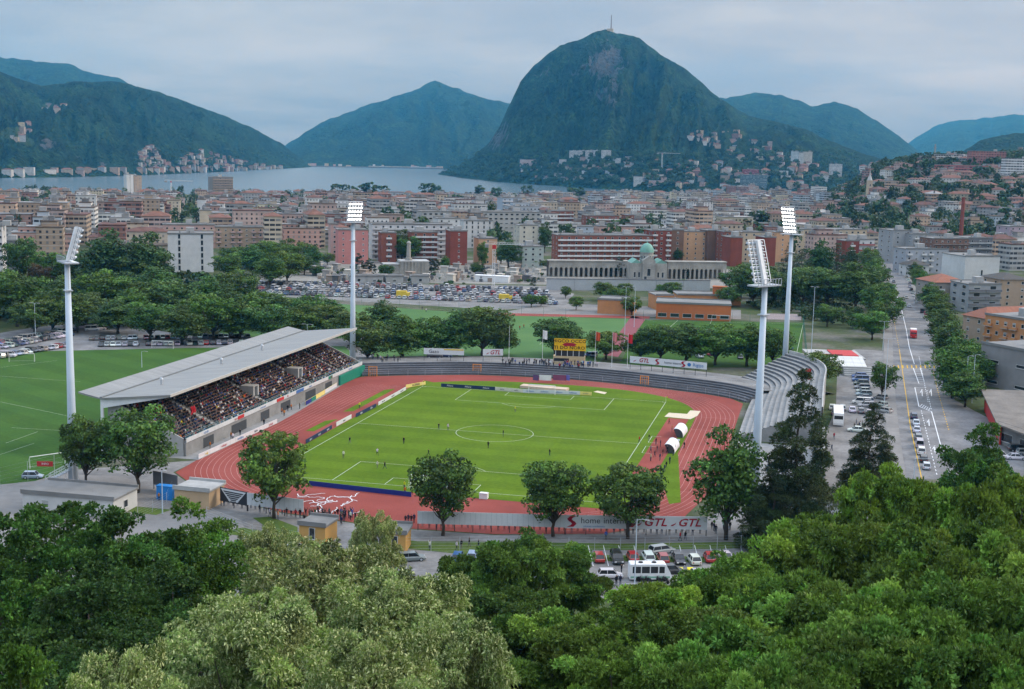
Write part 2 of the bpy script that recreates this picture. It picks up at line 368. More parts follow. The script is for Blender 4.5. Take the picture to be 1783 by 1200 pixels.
# ================================================================ the pitch and the track
def oval(a, bfar, bnear, y0=30., n_=2.5, N=160):
    pts = []
    for k in range(N):
        t = 2*PI*k/N; c, s = math.cos(t), math.sin(t); e = 2./n_
        x = a*abs(c)**e*(1 if c >= 0 else -1); bb = bfar if s >= 0 else bnear
        y = (y0+(bb-y0)*abs(s)**e)*(1 if s >= 0 else -1)
        pts.append((x, y))
    return pts
def offs(poly, d):
    p = np.array(poly); t = np.roll(p, -1, 0)-np.roll(p, 1, 0); t /= np.hypot(t[:, 0], t[:, 1])[:, None]
    return p+np.stack([t[:, 1], -t[:, 0]], 1)*d
IN = oval(44., 69.5, 69.5)
OUTP = [(54.5, -35), (54.5, 30), (54.6, 58), (51, 64.5), (43, 69), (30.5, 72.8), (18, 76.3), (4.4, 78.6), (-13, 78.2), (-26.5, 76.2), (-36, 72), (-45, 68), (-55, 62.5), (-57.2, 57), (-53.4, 10), (-52.6, -6), (-53.4, -45), (-52.5, -57), (-45, -64.5), (-37, -70), (-20, -77.5), (0, -80.5), (20, -79), (38, -73), (50, -62)]
sheet('running_track', OUTP, TRACK, .03, 'red running track round the football pitch')
# grass of the pitch (cut off at the near goal line) and the two slivers beside the left ad boards
PIT_ = [(p[0], p[1]) for p in IN if p[1] > -40 and (p[0] > -30 or abs(p[1]) > 999)]
gp = [(38.0, -57.2), (41.8, -46)]+[p for p in IN if -42 < p[1] < 64 and p[0] > 10][0:0]+sorted([p for p in IN if p[0] > 20 and p[1] > -42 and p[1] < 66], key=lambda p: p[1])+sorted([p for p in IN if p[1] > 55 and -34 < p[0] <= 22], key=lambda p: -p[0])+[(-36.2, 62), (-37.4, 45), (-37.6, -57.2)]
sheet('football_pitch', gp, TURF, .06, 'mown green football pitch with white markings')
for (a, b_, c, d) in (((-42.6, 12), (-39.4, 14), (-39.3, 48), (-42.6, 44)), ((-42.8, -12), (-40.8, -12), (-40.5, 3), (-42.7, 0))):
    sheet('grass_strip', [a, b_, c, d], TURF, .055, 'narrow grass strip between the running track and the pitch boards')
sheet('grass_strip', [(47, -50), (49, -48), (44.2, -8), (43.2, -8), (43, -30)], TURF, .055, 'narrow grass strip between the dugouts and the running track')
mb = MB(); z = .085; W, L = 34.3, 53.05; lw = .12
for a, b_ in (((-W, -L), (W, -L)), ((W, -L), (W, L)), ((W, L), (-W, L)), ((-W, L), (-W, -L)), ((-W, 0), (W, 0))): strip(mb, a, b_, lw, z)
for s in (-1, 1):
    for w_, d_ in ((20.16, 16.5), (9.16, 5.5)):
        strip(mb, (-w_, s*L), (-w_, s*(L-d_)), lw, z); strip(mb, (w_, s*L), (w_, s*(L-d_)), lw, z); strip(mb, (-w_, s*(L-d_)), (w_, s*(L-d_)), lw, z)
    t0 = math.acos(5.5/9.15)
    pts = [(9.15*math.sin(t), s*(L-11-9.15*math.cos(t))) for t in np.linspace(-t0, t0, 24)]
    for p, q in zip(pts[:-1], pts[1:]): strip(mb, p, q, lw, z)
    for sx in (-1, 1):
        pts = [(sx*(W-1*math.cos(t)), s*(L-1*math.sin(t))) for t in np.linspace(0, PI/2, 6)]
        for p, q in zip(pts[:-1], pts[1:]): strip(mb, p, q, .12, z)
pts = [(9.15*math.cos(t), 9.15*math.sin(t)) for t in np.linspace(0, 2*PI, 73)]
for p, q in zip(pts[:-1], pts[1:]): strip(mb, p, q, lw, z)
for a, b_ in (((36.2, -9), (36.2, -2)), ((36.2, 2), (36.2, 9)), ((36.2, -9), (38.5, -9)), ((36.2, -2), (38.5, -2)), ((36.2, 2), (38.5, 2)), ((36.2, 9), (38.5, 9))): strip(mb, a, b_, .12, z)
tag(mb.build('pitch_markings', LINEW), 'white lines of the football pitch', kind='structure')
LANEM = mat('lane paint', (.44, .26, .24), .9)
mb = MB()
for k in range(0, 9):
    a = offs(IN, .35+k*1.2); b_ = offs(IN, .42+k*1.2)
    keep = [i for i in range(len(a)) if not (a[i][0] < 0 and a[i][1] > 52)]
    for i in keep:
        j = (i+1) % len(a)
        if j in keep and not (a[i][1] < -57 and abs(a[i][0]) < 30): mb.face([(*a[i], .05), (*b_[i], .05), (*b_[j], .05), (*a[j], .05)])
for x in np.arange(-20, 24, 1.22*2): pass
for yy in (-40, -20, 20, 36): strip(mb, (44.4, yy), (54.2, yy), .08, .05)
tag(mb.build('lane_lines', LANEM), 'pale lane lines of the running track', kind='structure')
sheet('sand_pit', [(36.3, 33), (36.8, 38.5), (41.5, 38.5), (41.8, 43.5), (44.5, 43.5), (44.3, 37), (43, 32)], SAND, .1, 'pale sand pit of the long jump beside the track curve')
sheet('sand_pit', [P(1033, 683)[:2], P(1053, 687)[:2], P(1057, 684)[:2], P(1040, 681)[:2]], SAND, .1, 'small sand patch behind the goal at the end of the pitch')
sheet('long_jump_run_up', [(36.8, -30), (41.5, -26), (42.6, 31.8), (37.4, 31.8)], TRACK, .075, 'red run-up strip in front of the dugouts')
sheet('long_jump_run_up', [(-40.4, -30), (-37.9, -30), (-37.9, 47), (-40.3, 50)], TRACK, .075, 'red run-up strip along the boards under the grandstand')
# paved ground round the stadium
sheet('stadium_forecourt', [(-90, -75), (-53, -46), (-53, -57), (-45, -65), (-37, -70.5), (-20, -78), (0, -81), (20, -79.5), (38, -73.5), (52, -62), (58, -50), (75, -40), (75, -95), (20, -100), (-30, -105), (-100, -110)], ASPHL, .012, 'grey asphalt forecourt between the track and the road')
sheet('stand_apron', [(-57, -46), (-53, -46), (-52.4, -6), (-53.3, 10), (-57, 57), (-60, 72), (-60, -46)], CONC, .045, 'grey concrete apron in front of the grandstand')
for q in ([(-23, -88.5), (-9, -91.5), (-4, -93.5), (-14, -94), (-26, -92.5)], [(4, -86.5), (22, -88.6), (20, -91.5), (6, -91.5)], [(26, -88.5), (72, -77), (74, -79.5), (28, -91.5)], [(-52, -82), (-40, -82), (-41, -86), (-52, -85)]):
    sheet('grass_verge', q, LAWN, .036, 'rough grass verge between the billboards and the road fence')
# ---- goals
def goal(y, s, label):
    r = empty('goal', (0, y, 0)); tag(r, label, 'goal', 'goals of the football pitch')
    mb = MB(); mb.tube([(-3.72, 0, 0), (-3.72, 0, 2.5), (3.72, 0, 2.5), (3.72, 0, 0)], .11, 8); mb.build('goal_frame', WHITE, r)
    nm = MB()
    for x in np.linspace(-3.72, 3.72, 19): nm.tube([(x, s*.02, 2.45), (x, s*.9, 2.4), (x, s*2.0, .02)], .012, 4, cap=False)
    for t in np.linspace(0, 1, 7): nm.tube([(-3.72, s*(.9+1.1*t), 2.4*(1-t)), (3.72, s*(.9+1.1*t), 2.4*(1-t))], .012, 4, cap=False)
    for sx in (-3.72, 3.72):
        for t in np.linspace(.1, .9, 5): nm.tube([(sx, s*.05, 2.4*t), (sx, s*(2.-1.1*t), 2.4*t)], .012, 4, cap=False)
    nm.build('net', WHITE, r); return r
goal(L, 1, 'white goal with net at the end of the pitch near the yellow banner'); goal(-L, -1, 'white goal behind which the blue board runs')
def flagstick(x, y, lab):
    r = empty('corner_flag', (x, y, .06)); tag(r, lab, 'corner flag', 'corner flags of the pitch'); mb = MB(); mb.tube([(0, 0, 0), (0, 0, 1.6)], .03, 6); mb.build('pole', WHITE, r)
    mb = MB(); mb.box(.03, -.01, 1.2, .45, .01, 1.58); mb.build('flag', YELP, r)
flagstick(-W, L, 'corner flag beside the yellow board at the grandstand end'); flagstick(W, L, 'corner flag where the track curves past the sand pit')
# ================================================================ lettering
def text_mesh(s, size, bold=0., shear=0.):
    c = bpy.data.curves.new('txt', 'FONT'); c.body = s; c.size = size; c.offset = bold; c.shear = shear; c.extrude = .01; c.align_x = 'CENTER'; c.align_y = 'CENTER'; c.resolution_u = 2
    o = bpy.data.objects.new('txt', c); COL.objects.link(o); bpy.context.view_layer.update()
    me = bpy.data.meshes.new_from_object(o.evaluated_get(bpy.context.evaluated_depsgraph_get())); bpy.data.objects.remove(o); bpy.data.curves.remove(c); return me
def lettering(s, size, m, parent, x, z, y=-.06, bold=0., shear=0., name='lettering', sx=1.):
    if ' ' in s:
        ws = s.split(); ms = [text_mesh(w_, size, bold, shear) for w_ in ws]; wd_ = [(max(v.co.x for v in q.vertices)-min(v.co.x for v in q.vertices))*sx for q in ms]; gap = size*.45; a = x-(sum(wd_)+gap*(len(ws)-1))/2
        for w_, l_ in zip(ws, wd_): o = lettering(w_, size, m, parent, a+l_/2, z, y, bold, shear, name, sx); a += l_+gap
        return o
    me = text_mesh(s, size, bold, shear); me.materials.clear(); me.materials.append(m)
    o = put(name, me, parent, (x, y, z)); o.rotation_euler = (PI/2, 0, 0); o.scale = (sx, 1, 1); return o
CRIM = mat('crimson lettering', (.36, .008, .03), .6); INK = mat('dark grey lettering', (.05, .055, .065), .7); BLUEL = mat('blue lettering', (.03, .16, .42), .6)
BOARDM = mat('printed board', (.62, .64, .66), .5, var=.05, stain=.06)
def facing(p, q): "z rotation so local +x runs from p to q"; return math.atan2(q[1]-p[1], q[0]-p[0])
def billboard(p, q, z0, z1, label, ncell=0, cat='billboard', name='billboard', group=None, board=None, legs=True):
    "a board on legs from p to q, its front on the local -y side"
    w = math.hypot(q[0]-p[0], q[1]-p[1]); r = empty(name, (p[0], p[1], 0), facing(p, q)); tag(r, label, cat, group)
    mb = MB(); mb.box(0, 0, z0, w, .08, z1); mb.build('board', board or BOARDM, r)
    k = max(2, int(w/3.2)+1)
    if legs:
        for i in range(k):
            x = .1+(w-.2)*i/(k-1); mb = MB(); mb.box(x-.06, .085, 0, x+.06, .2, z1+.05); mb.build('leg', DARK, r)
    if ncell:
        mb = MB()
        for i in range(1, ncell): mb.box(w*i/ncell-.025, -.012, z0+.02, w*i/ncell+.025, -.002, z1-.02)
        mb.build('panel_joint', STEEL, r)
    return r, w
def red_swoosh(par, x, z, s):
    mb = MB(); pts = [(-.5, -.35), (-.1, -.3), (.25, -.05), (.45, .35), (.2, .1), (-.1, -.05), (-.4, -.15)]
    mb.face([(x+a*s, -.05, z+b_*s) for a, b_ in pts]); mb.build('emblem', CRIM, par)
def s_mark(par, x, z, s):
    mb = MB()
    for sg in (1, -1):
        pts = []
        for t in np.linspace(0, 1, 10): pts.append((sg*(.5-.9*t), sg*(.42-.1*math.sin(t*PI))))
        lo = [(sg*(-.4+.85*t), sg*(.22-.34*t)) for t in np.linspace(0, 1, 6)]
        poly = [(.45*sg, .5*sg), (-.15*sg, .48*sg), (-.42*sg, .22*sg), (-.25*sg, .0), (.3*sg, -.2*sg), (.1*sg, .08*sg), (-.02*sg, .2*sg), (.1*sg, .34*sg)]
        mb.face([(x+a*s, -.05, z+b_*s) for a, b_ in (poly if sg > 0 else poly)])
    mb.build('emblem', CRIM, par)
# large boards along the near end, standing on posts above the heads of the crowd
z1n = 3.4
def bp_(u, v, z): p = P(u, v, z); return (p[0], p[1])
pA, pB, pC = bp_(727, 890, 3.5), bp_(985, 897, 3.5), bp_(1232, 900, 3.5)
BN = dict(z0=1.2, z1=3.5)
r, w = billboard(pA, pB, 1.25, 3.5, 'long blank pale grey board of narrow panels behind the goal near the road', 28)
r, w = billboard(pB, pC, 1.15, 3.5, 'long white board reading home interni and GTL near the road')
s_mark(r, 1.1, 2.4, 2.0); lettering('home interni', 1.5, INK, r, 6.6, 2.55); lettering('soluzioni  arredamento', .42, BLUEL, r, 5.0, 1.55)
s_mark(r, 11.5, 2.4, 1.9)
for x in (w-9.6, w-3.6): red_swoosh(r, x-2.3, 2.1, 1.0); lettering('GTL', 1.95, CRIM, r, x+.4, 2.35, bold=.03, shear=.28, sx=1.15)
pA, pB, pC = bp_(383, 848, 3.6), bp_(430, 857, 3.6), bp_(528, 870, 3.5)
r, w = billboard(pB, pC, 1.2, 3.5, 'blank pale grey panelled board beside the tree near the grandstand corner', 12)
r, w = billboard(pA, pB, 1.0, 3.6, 'dark board with white triangular emblem near the grandstand corner', board=mat('charcoal board', (.03, .035, .045), .5))
mb = MB()
for a, b_, c, d in (((.2, 3.45), (w-.2, 3.45), (w-.75, 3.1), (.75, 3.1)), ((.2, 3.45), (.75, 3.1), (w*.42, 1.4), (w*.36, 1.15)), ((w-.2, 3.45), (w*.64, 1.15), (w*.58, 1.4), (w-.75, 3.1))):
    mb.face([(x, -.05, z) for x, z in (a, b_, c, d)])
for i in range(5): zz = 2.85-i*.36; h_ = w*.5-.95-i*.28; mb.face([(w/2-h_, -.05, zz), (w/2+h_, -.05, zz), (w/2+h_, -.05, zz-.1), (w/2-h_, -.05, zz-.1)])
mb.build('emblem', BOARDM, r)
# perimeter boards
def low_board(u0, v0, u1, v1, h_, label, board, txt=None, tm=None, n_=1, tsize=.6):
    p, q = P(u0, v0), P(u1, v1); r, w = billboard(p, q, .07, h_+.07, label, 0, 'advertising board', 'advertising_board', 'boards round the pitch', board, legs=False)
    if txt:
        for i in range(n_): lettering(txt, tsize, tm, r, w*(i+.5)/n_, h_/2+.07)
    return r, w
NAVY = mat('navy board', (.015, .03, .09), .5); PALEY = mat('pale yellow board', (.75, .62, .2), .6); CREAM = mat('cream board', (.6, .57, .5), .6)
low_board(538, 846, 716, 866, .95, 'dark blue board along the goal line near the road', BLUEP)
low_board(707, 676, 741, 670, .9, 'pale yellow board reading ACERBIS at the corner of the pitch', PALEY, 'ACERBIS', INK, 1, .85)
low_board(768, 674, 862, 680, .95, 'navy board with pale lettering left of the goal at the grandstand end', NAVY, 'Allianz', WHITE, 3, .7)
low_board(862, 680, 911, 684, .95, 'cream and white board joined to the navy board beside the goal', CREAM, 'swiss', INK, 2, .6)
low_board(911, 684.2, 1010, 688, 1.0, 'white and navy board straight behind the goal net', BOARDM, 'raiffeisen', BLUEL, 4, .6)
low_board(1010, 688.2, 1030, 689.2, .95, 'short pale yellow board right of the goal net', PALEY, 'corner', INK, 1, .55)
low_board(620, 727, 655, 709, .9, 'navy board with white strip beside the touchline below the grandstand', NAVY, 'alpha', WHITE, 2, .7)
low_board(659, 706.5, 707, 679.5, .9, 'white lettered board along the touchline below the grandstand end', BOARDM, 'banca del', INK, 3, .6)
low_board(586, 743, 612, 729, 1.0, 'short white board standing apart by the touchline', BOARDM, 'ticino', INK, 1, .7)
low_board(533, 773, 578, 747, .9, 'navy board with four white panels beside the tree', NAVY, 'sport', WHITE, 3, .7)
# high-jump mattress behind the goal
mb = MB(); p = P(905, 676); q = P(985, 683)
r = empty('landing_mat', (p[0], p[1], .06), facing(p, q)); tag(r, 'long beige landing mat behind the goal at the grandstand end', 'landing mat')
w_ = math.hypot(*(q-p)[:2]); mb.box(0, 0, .05, w_, 3.2, .7); mb.build('mattress', mat('beige vinyl', (.58, .44, .34), .7, stain=.15), r); mb = MB(); mb.box(-.05, -.05, 0, w_+.05, 3.25, .045); mb.build('base', DARK, r)
# white cube beside the goal line
mb = MB(); p = P(834, 869); mb.box(0, 0, .05, 1.6, 1.2, 1.15); mb.box(.1, -.1, 1.155, 1.5, 1.0, 1.2); tag(mb.build('equipment_box', WHITE, None, p), 'white equipment box beside the goal line', 'box')
# ---- dugouts: open half-barrel shelters
def dugout(u, v, label):
    p = P(u, v); r = empty('dugout', (p[0], p[1], .08), math.radians(-3)); tag(r, label, 'dugout', 'team dugouts by the touchline'); Lh = 3.5
    t = np.linspace(-.15*PI, .62*PI, 15); mb = MB(); R = 1.75
    sec = [(.5+R*math.sin(a)*.9-.4, .35+R*math.cos(a)) for a in np.linspace(-.5, 1.9, 14)]
    for (x0, z0), (x1, z1) in zip(sec[:-1], sec[1:]):
        mb.face([(x0, -Lh, max(z0, 0)), (x0, Lh, max(z0, 0)), (x1, Lh, max(z1, 0)), (x1, -Lh, max(z1, 0))])
    mb.build('canopy', WHITE, r, smooth=True)
    for s in (-1, 1):
        e = MB(); e.tube([(x, s*Lh, max(z, 0)) for x, z in sec], .06, 6); e.build('end_frame', STEEL, r)
        e = MB(); e.face([(x, s*(Lh-.1), max(z, 0)) for x, z in sec]+[(.2, s*(Lh-.1), .0)]); e.build('side_panel', glassmat('smoked panel', (.05, .06, .07), .2), r)
    mb = MB(); mb.box(.7, -Lh+.2, .4, 1.2, Lh-.2, .52); mb.box(1.2, -Lh+.2, .4, 1.3, Lh-.2, 1.1); mb.build('bench', DARK, r)
    return r
dugout(1166, 784, 'white barrel-roofed dugout closer to the road beside the track'); dugout(1181, 757, 'white barrel-roofed dugout closer to the sand pit')
for u, v, lab in ((1177, 771, 'grey bench shelter between the two white dugouts'),):
    p = P(u, v); r = empty('bench', (p[0], p[1], .08)); tag(r, lab, 'bench'); mb = MB(); mb.box(-.8, -1.2, .45, .8, 1.2, .55); mb.build('seat', STEEL, r)
    for y in (-1, 1): mb = MB(); mb.box(-.7, y-.05, 0, .7, y+.05, .445); mb.build('leg', DARK, r)
# ================================================================ grandstand
ROOFM = mat('pale sheet metal roof', (.36, .36, .345), .5, .25, var=.06, scale=.5, stain=.12)
def ribbed(name, col, pitch, axis=1, amp=.25, rough=.5):
    m, n, b = newmat(name); tc = n.new('ShaderNodeTexCoord').outputs['Object']; sp = n.new('ShaderNodeSeparateXYZ', inp={0: tc})
    w = n.math('FRACT', n.math('DIVIDE', sp.outputs[axis], pitch)); g = n.ramp(w, [(.0, 1-amp), (.12, 1.), (.9, 1.), (1., 1-amp)])
    f = n.ramp(n.noise(n.new('ShaderNodeMapping', inp={0: tc, 3: (.12, 1.4, 1.)}).outputs[0], .5, 6., .7), [(.3, .74), (.7, 1.1)]); c = n.mix(1., n.mix(1., tuple(col), g, 'MULTIPLY'), f, 'MULTIPLY')
    n.l.new(c, b.inputs['Base Color']); b.inputs['Roughness'].default_value = rough; b.inputs['Specular IOR Level'].default_value = .3; return m
ROOFR = ribbed('ribbed roof sheeting', (.25, .25, .24), 1.1)
gs = empty('grandstand', (-66, 10, 0)); tag(gs, 'long covered grandstand with a pale butterfly roof and a packed crowd', 'grandstand')
def gsl(mb, name, m, smooth=False):
    o = mb.build(name, m, gs, (66, -10, 0), smooth=smooth); return o
RY0, RY1 = -46., 67.
rf = [(-59.4, 13.6), (-75.7, 11.9), (-81., 12.9)]
mb = MB(); th = .35
for (x0, z0), (x1, z1) in zip(rf[:-1], rf[1:]):
    dy = .0
    mb.face([(x0, RY0, z0), (x0, RY1, z0), (x1, RY1, z1), (x1, RY0, z1)]); mb.face([(x0, RY0, z0-th), (x1, RY0, z1-th), (x1, RY1, z1-th), (x0, RY1, z0-th)])
    for y in (RY0, RY1): mb.face([(x0, y, z0-th), (x0, y, z0), (x1, y, z1), (x1, y, z1-th)] if y == RY0 else [(x0, y, z0), (x0, y, z0-th), (x1, y, z1-th), (x1, y, z1)])
for x, z in (rf[0], rf[-1]): mb.face([(x, RY0, z-th), (x, RY1, z-th), (x, RY1, z), (x, RY0, z)])
gsl(mb, 'roof', ROOFR)
mb = MB(); mb.box(-75.95, RY0+.1, 11.95, -75.45, RY1-.1, 12.12); gsl(mb, 'roof_gutter', mat('gutter grey', (.16, .17, .17), .6))
mb = MB(); mb.box(-59.38, RY0-.02, 13.1, -59.2, RY1+.02, 13.72); gsl(mb, 'front_fascia', mat('fascia grey', (.45, .45, .43), .6))
for k, y in enumerate(np.linspace(RY0+.6, RY1-.6, 14)):
    mb = MB(); mb.box(-76.0, y-.2, 0, -75.4, y+.2, 11.5); gsl(mb, 'column', WHITE)
    mb = MB()
    for s in (-1, 1):
        pts = [(-75.6, 9.6), (-75.6, 11.5), (-59.9, 13.2), (-59.9, 12.95)]
        mb.face([(x, y+s*.14, z) for x, z in (pts if s < 0 else pts[::-1])])
    mb.face([(-75.6, y-.14, 9.6), (-75.6, y+.14, 9.6), (-59.9, y+.14, 12.95), (-59.9, y-.14, 12.95)][::-1]); gsl(mb, 'roof_girder', WHITE)
mb = MB(); NR = 20; X0, X1, Z0, Z1 = -57.4, -74.6, 3.0, 10.6; SY0, SY1 = -44., 65.
for i in range(NR):
    xa = X0+(X1-X0)*i/NR; xb = X0+(X1-X0)*(i+1)/NR; za = Z0+(Z1-Z0)*i/NR
    mb.box(xb, SY0, max(za-1.2, 0), xa, SY1, za)
gsl(mb, 'terrace_steps', CONC)
mb = MB(); mb.box(-58.0, SY0, .0, -56.9, SY1, 2.9); gsl(mb, 'front_wall', CONC)
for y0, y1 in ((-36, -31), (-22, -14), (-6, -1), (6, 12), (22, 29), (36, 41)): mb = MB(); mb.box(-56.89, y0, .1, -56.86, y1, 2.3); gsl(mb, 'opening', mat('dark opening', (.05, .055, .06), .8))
mb = MB(); mb.box(-56.88, SY0, 3.05, -56.74, SY1, 3.95); gsl(mb, 'front_parapet', mat('pale board strip', (.6, .62, .63), .5, stain=.15))
for (y0, y1, m_) in ((-19, -15.6, REDP), (3.2, 7.6, REDP), (15.5, 20.5, mat('mid blue board', (.05, .14, .36), .5)), (38, 41, GREENP)):
    mb = MB(); mb.box(-56.73, y0, 3.1, -56.70, y1, 3.9); gsl(mb, 'parapet_panel', m_)
for k, s_ in enumerate(('SUZUKI', 'ticino', 'cornercard', 'AIL', 'regazzi', 'RSI', 'bancastato')):
    y = SY0+9+k*15.; o = lettering(s_, .7, CRIM if k % 2 else BLUEL, gs, 9.32, 3.5, y-10, name='lettering'); o.rotation_euler = (PI/2, 0, PI/2)
mb = MB()
for z_ in (3.98, 4.35, 4.75): mb.tube([(-57.0, SY0, z_), (-57.0, SY1, z_)], .03, 5)
for y in np.arange(SY0, SY1+.1, 2.18): mb.tube([(-57.0, y, 3.9), (-57.0, y, 4.78)], .03, 5)
gsl(mb, 'front_railing', mat('teal railing', (.2, .36, .38), .5))
mb = MB(); mb.box(-75.2, SY0, 0, -74.65, SY1, 11.2); gsl(mb, 'back_wall', CONCL)
for y in (SY0, SY1):
    mb = MB(); mb.face([(-57.4, y-.15, 0), (-74.8, y-.15, 0), (-74.8, y-.15, 11.4), (-57.4, y-.15, 3.9)]); mb.face([(-57.4, y+.15, 0), (-57.4, y+.15, 3.9), (-74.8, y+.15, 11.4), (-74.8, y+.15, 0)]); mb.face([(-57.4, y-.15, 3.9), (-74.8, y-.15, 11.4), (-74.8, y+.15, 11.4), (-57.4, y+.15, 3.9)]); gsl(mb, 'end_wall', CONCL)
mb = MB(); mb.box(-80.6, -38, 0, -75.9, 60, 4.4); gsl(mb, 'rear_building', CONCL)
AISLES = (-27.5, 0.5, 28.5, 50)
for y in AISLES:
    mb = MB()
    for i in range(0, 14):
        xa = X0+(X1-X0)*i/NR; xb = X0+(X1-X0)*(i+1)/NR; za = Z0+(Z1-Z0)*i/NR; mb.box(xb, y-.8, za-.3, xa, y+.8, za+.22)
    gsl(mb, 'stairway', CONCL)
    if y in (0.5, 28.5):
        mb = MB(); mb.box(-64.5, y-1.6, 5., -61.0, y-.9, 7.4); mb.box(-64.5, y+.9, 5., -61.0, y+1.6, 7.4); mb.box(-64.5, y-1.6, 7.41, -61.0, y+1.6, 7.6); gsl(mb, 'tunnel_wall', CONCL)
for y in (-30, 0, 24): mb = MB(); mb.tube([(-70, y, 12.4), (-70, y, 13.6)], .25, 8); mb.lathe([(.45, 13.65), (.3, 14.0), (.0, 14.1)], 10, (-70, y)); gsl(mb, 'roof_vent', STEEL)
# boards, wall and clutter at the foot of the stand
r, w = billboard((-53.2, -45.5), (-52.4, -6.5), .1, 1.15, 'long white board along the track under the grandstand', 16, 'advertising board', 'advertising_board', 'boards round the pitch', legs=False)
for k, (s_, m_) in enumerate((('volg', YELP), ('ochsner', CRIM), ('mobiliare', BLUEL), ('ticino', INK), ('garage', CRIM))): lettering(s_, .8, m_, r, 3.5+k*8, .62)
r, w = billboard((-54.4, 16), (-56.6, 44), .1, 1.2, 'yellow blue and white board along the track farther under the grandstand', 10, 'advertising board', 'advertising_board', 'boards round the pitch', PALEY, legs=False)
for x0, x1, m_ in ((0, 5, BLUEP), (5, 9, GREENP), (17, 28, BOARDM)): mb = MB(); mb.box(x0+.02, -.02, .12, x1-.02, -.004, 1.18); mb.build('panel', m_, r)
mb = MB(); mb.box(-57.4+.6, 46, .1, -56.3, 66, 2.8); tag(mb.build('tarpaulin_fence', GREENP), 'green tarpaulin fence at the end of the grandstand', 'fence')
for k, (u, v, lab, c) in enumerate(((368, 770, 'white table tent at the foot of the grandstand', WHITE), (345, 778, 'white stacked boards at the foot of the grandstand near the trees', WHITE), (388, 762, 'grey covered equipment heap at the foot of the grandstand', CONCL))):
    p = P(u, v); mb = MB(); mb.box(-1, -2, 0, 1, 2, .8); mb.prism([(-1.1, -2.1), (1.1, -2.1), (.9, 2.1), (-.9, 2.1)], .81, 1.1); tag(mb.build('equipment_stack', c, None, (p[0]-.8, p[1], .05)), lab, 'equipment')
# white party tent at the far end of the stand
p = P(594, 640); mb = MB(); r = empty('party_tent', (p[0], p[1], 0)); tag(r, 'small white pointed tent at the end of the grandstand', 'tent')
mb.face([(-2.5, -2.5, 2.3), (2.5, -2.5, 2.3), (0, 0, 4.2)]); mb.face([(2.5, -2.5, 2.3), (2.5, 2.5, 2.3), (0, 0, 4.2)]); mb.face([(2.5, 2.5, 2.3), (-2.5, 2.5, 2.3), (0, 0, 4.2)]); mb.face([(-2.5, 2.5, 2.3), (-2.5, -2.5, 2.3), (0, 0, 4.2)]); mb.build('tent_roof', WHITE, r)
for x in (-2.4, 2.4):
    for y in (-2.4, 2.4): mb = MB(); mb.tube([(x, y, 0), (x, y, 2.3)], .05, 6); mb.build('leg', WHITE, r)
# ================================================================ open terraces round the far curve
def densify(pl, s):
    out = [np.array(pl[0], float)]
    for a, b_ in zip(pl[:-1], pl[1:]):
        a, b_ = np.array(a, float), np.array(b_, float); k = max(1, int(np.hypot(*(b_-a))/s))
        for i in range(1, k+1): out.append(a+(b_-a)*i/k)
    return out
def smoothline(pl, it=3):
    p = np.array(pl, float)
    for _ in range(it):
        q = [p[0]]
        for a, b_ in zip(p[:-1], p[1:]): q += [a*.75+b_*.25, a*.25+b_*.75]
        q.append(p[-1]); p = np.array(q)
    return p
def pl_off(p, d):
    p = np.asarray(p); t = np.gradient(p, axis=0); t /= np.hypot(t[:, 0], t[:, 1])[:, None]; return p+np.stack([-t[:, 1], t[:, 0]], 1)*d
far_line = smoothline([(-56, 63.0), (-45, 68.8), (-36, 73), (-26.5, 77), (-13, 79.2), (4.4, 79.4), (18, 77.2), (30.5, 73.8), (43, 69.8), (50, 66), (55.3, 60)], 2)
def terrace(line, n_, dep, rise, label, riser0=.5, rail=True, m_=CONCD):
    r = empty('terrace', (*line[len(line)//2], 0)); o_ = r.location.copy(); tag(r, label, 'terrace'); back = (-o_[0], -o_[1], 0)
    mb = MB()
    for i in range(n_):
        a = pl_off(line, i*dep); b_ = pl_off(line, (i+1)*dep); z = riser0+i*rise
        for k in range(len(line)-1):
            mb.face([(*a[k], z), (*a[k+1], z), (*b_[k+1], z), (*b_[k], z)][::1])
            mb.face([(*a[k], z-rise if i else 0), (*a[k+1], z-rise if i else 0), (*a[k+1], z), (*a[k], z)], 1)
    b_ = pl_off(line, n_*dep); zt = riser0+(n_-1)*rise
    for k in range(len(line)-1): mb.face([(*b_[k], zt), (*b_[k+1], zt), (*b_[k+1], 0), (*b_[k], 0)])
    for e in (0, -1):
        mb.face([(*line[e], 0), (*line[e], riser0), (*b_[e], zt), (*b_[e], 0)])
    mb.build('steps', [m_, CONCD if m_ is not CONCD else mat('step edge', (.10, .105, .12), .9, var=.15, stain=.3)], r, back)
    if rail:
        mb = MB(); f = pl_off(line, -.15)
        for k in range(0, len(f), 2): mb.tube([(*f[k], 0), (*f[k], 1.7)], .03, 4)
        for z in (.9, 1.65): mb.tube([(*q, z) for q in f], .03, 4)
        mb.build('front_railing', STEEL, r, back)
        mb = MB(); f = pl_off(line, n_*dep+.1)
        for k in range(0, len(f), 3): mb.tube([(*f[k], zt), (*f[k], zt+1.1)], .03, 4)
        mb.tube([(*q, zt+1.1) for q in f], .03, 4); mb.build('rear_railing', STEEL, r, back)
    return r
fl = far_line
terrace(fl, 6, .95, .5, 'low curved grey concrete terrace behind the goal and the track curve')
TZ = .5+5*.5
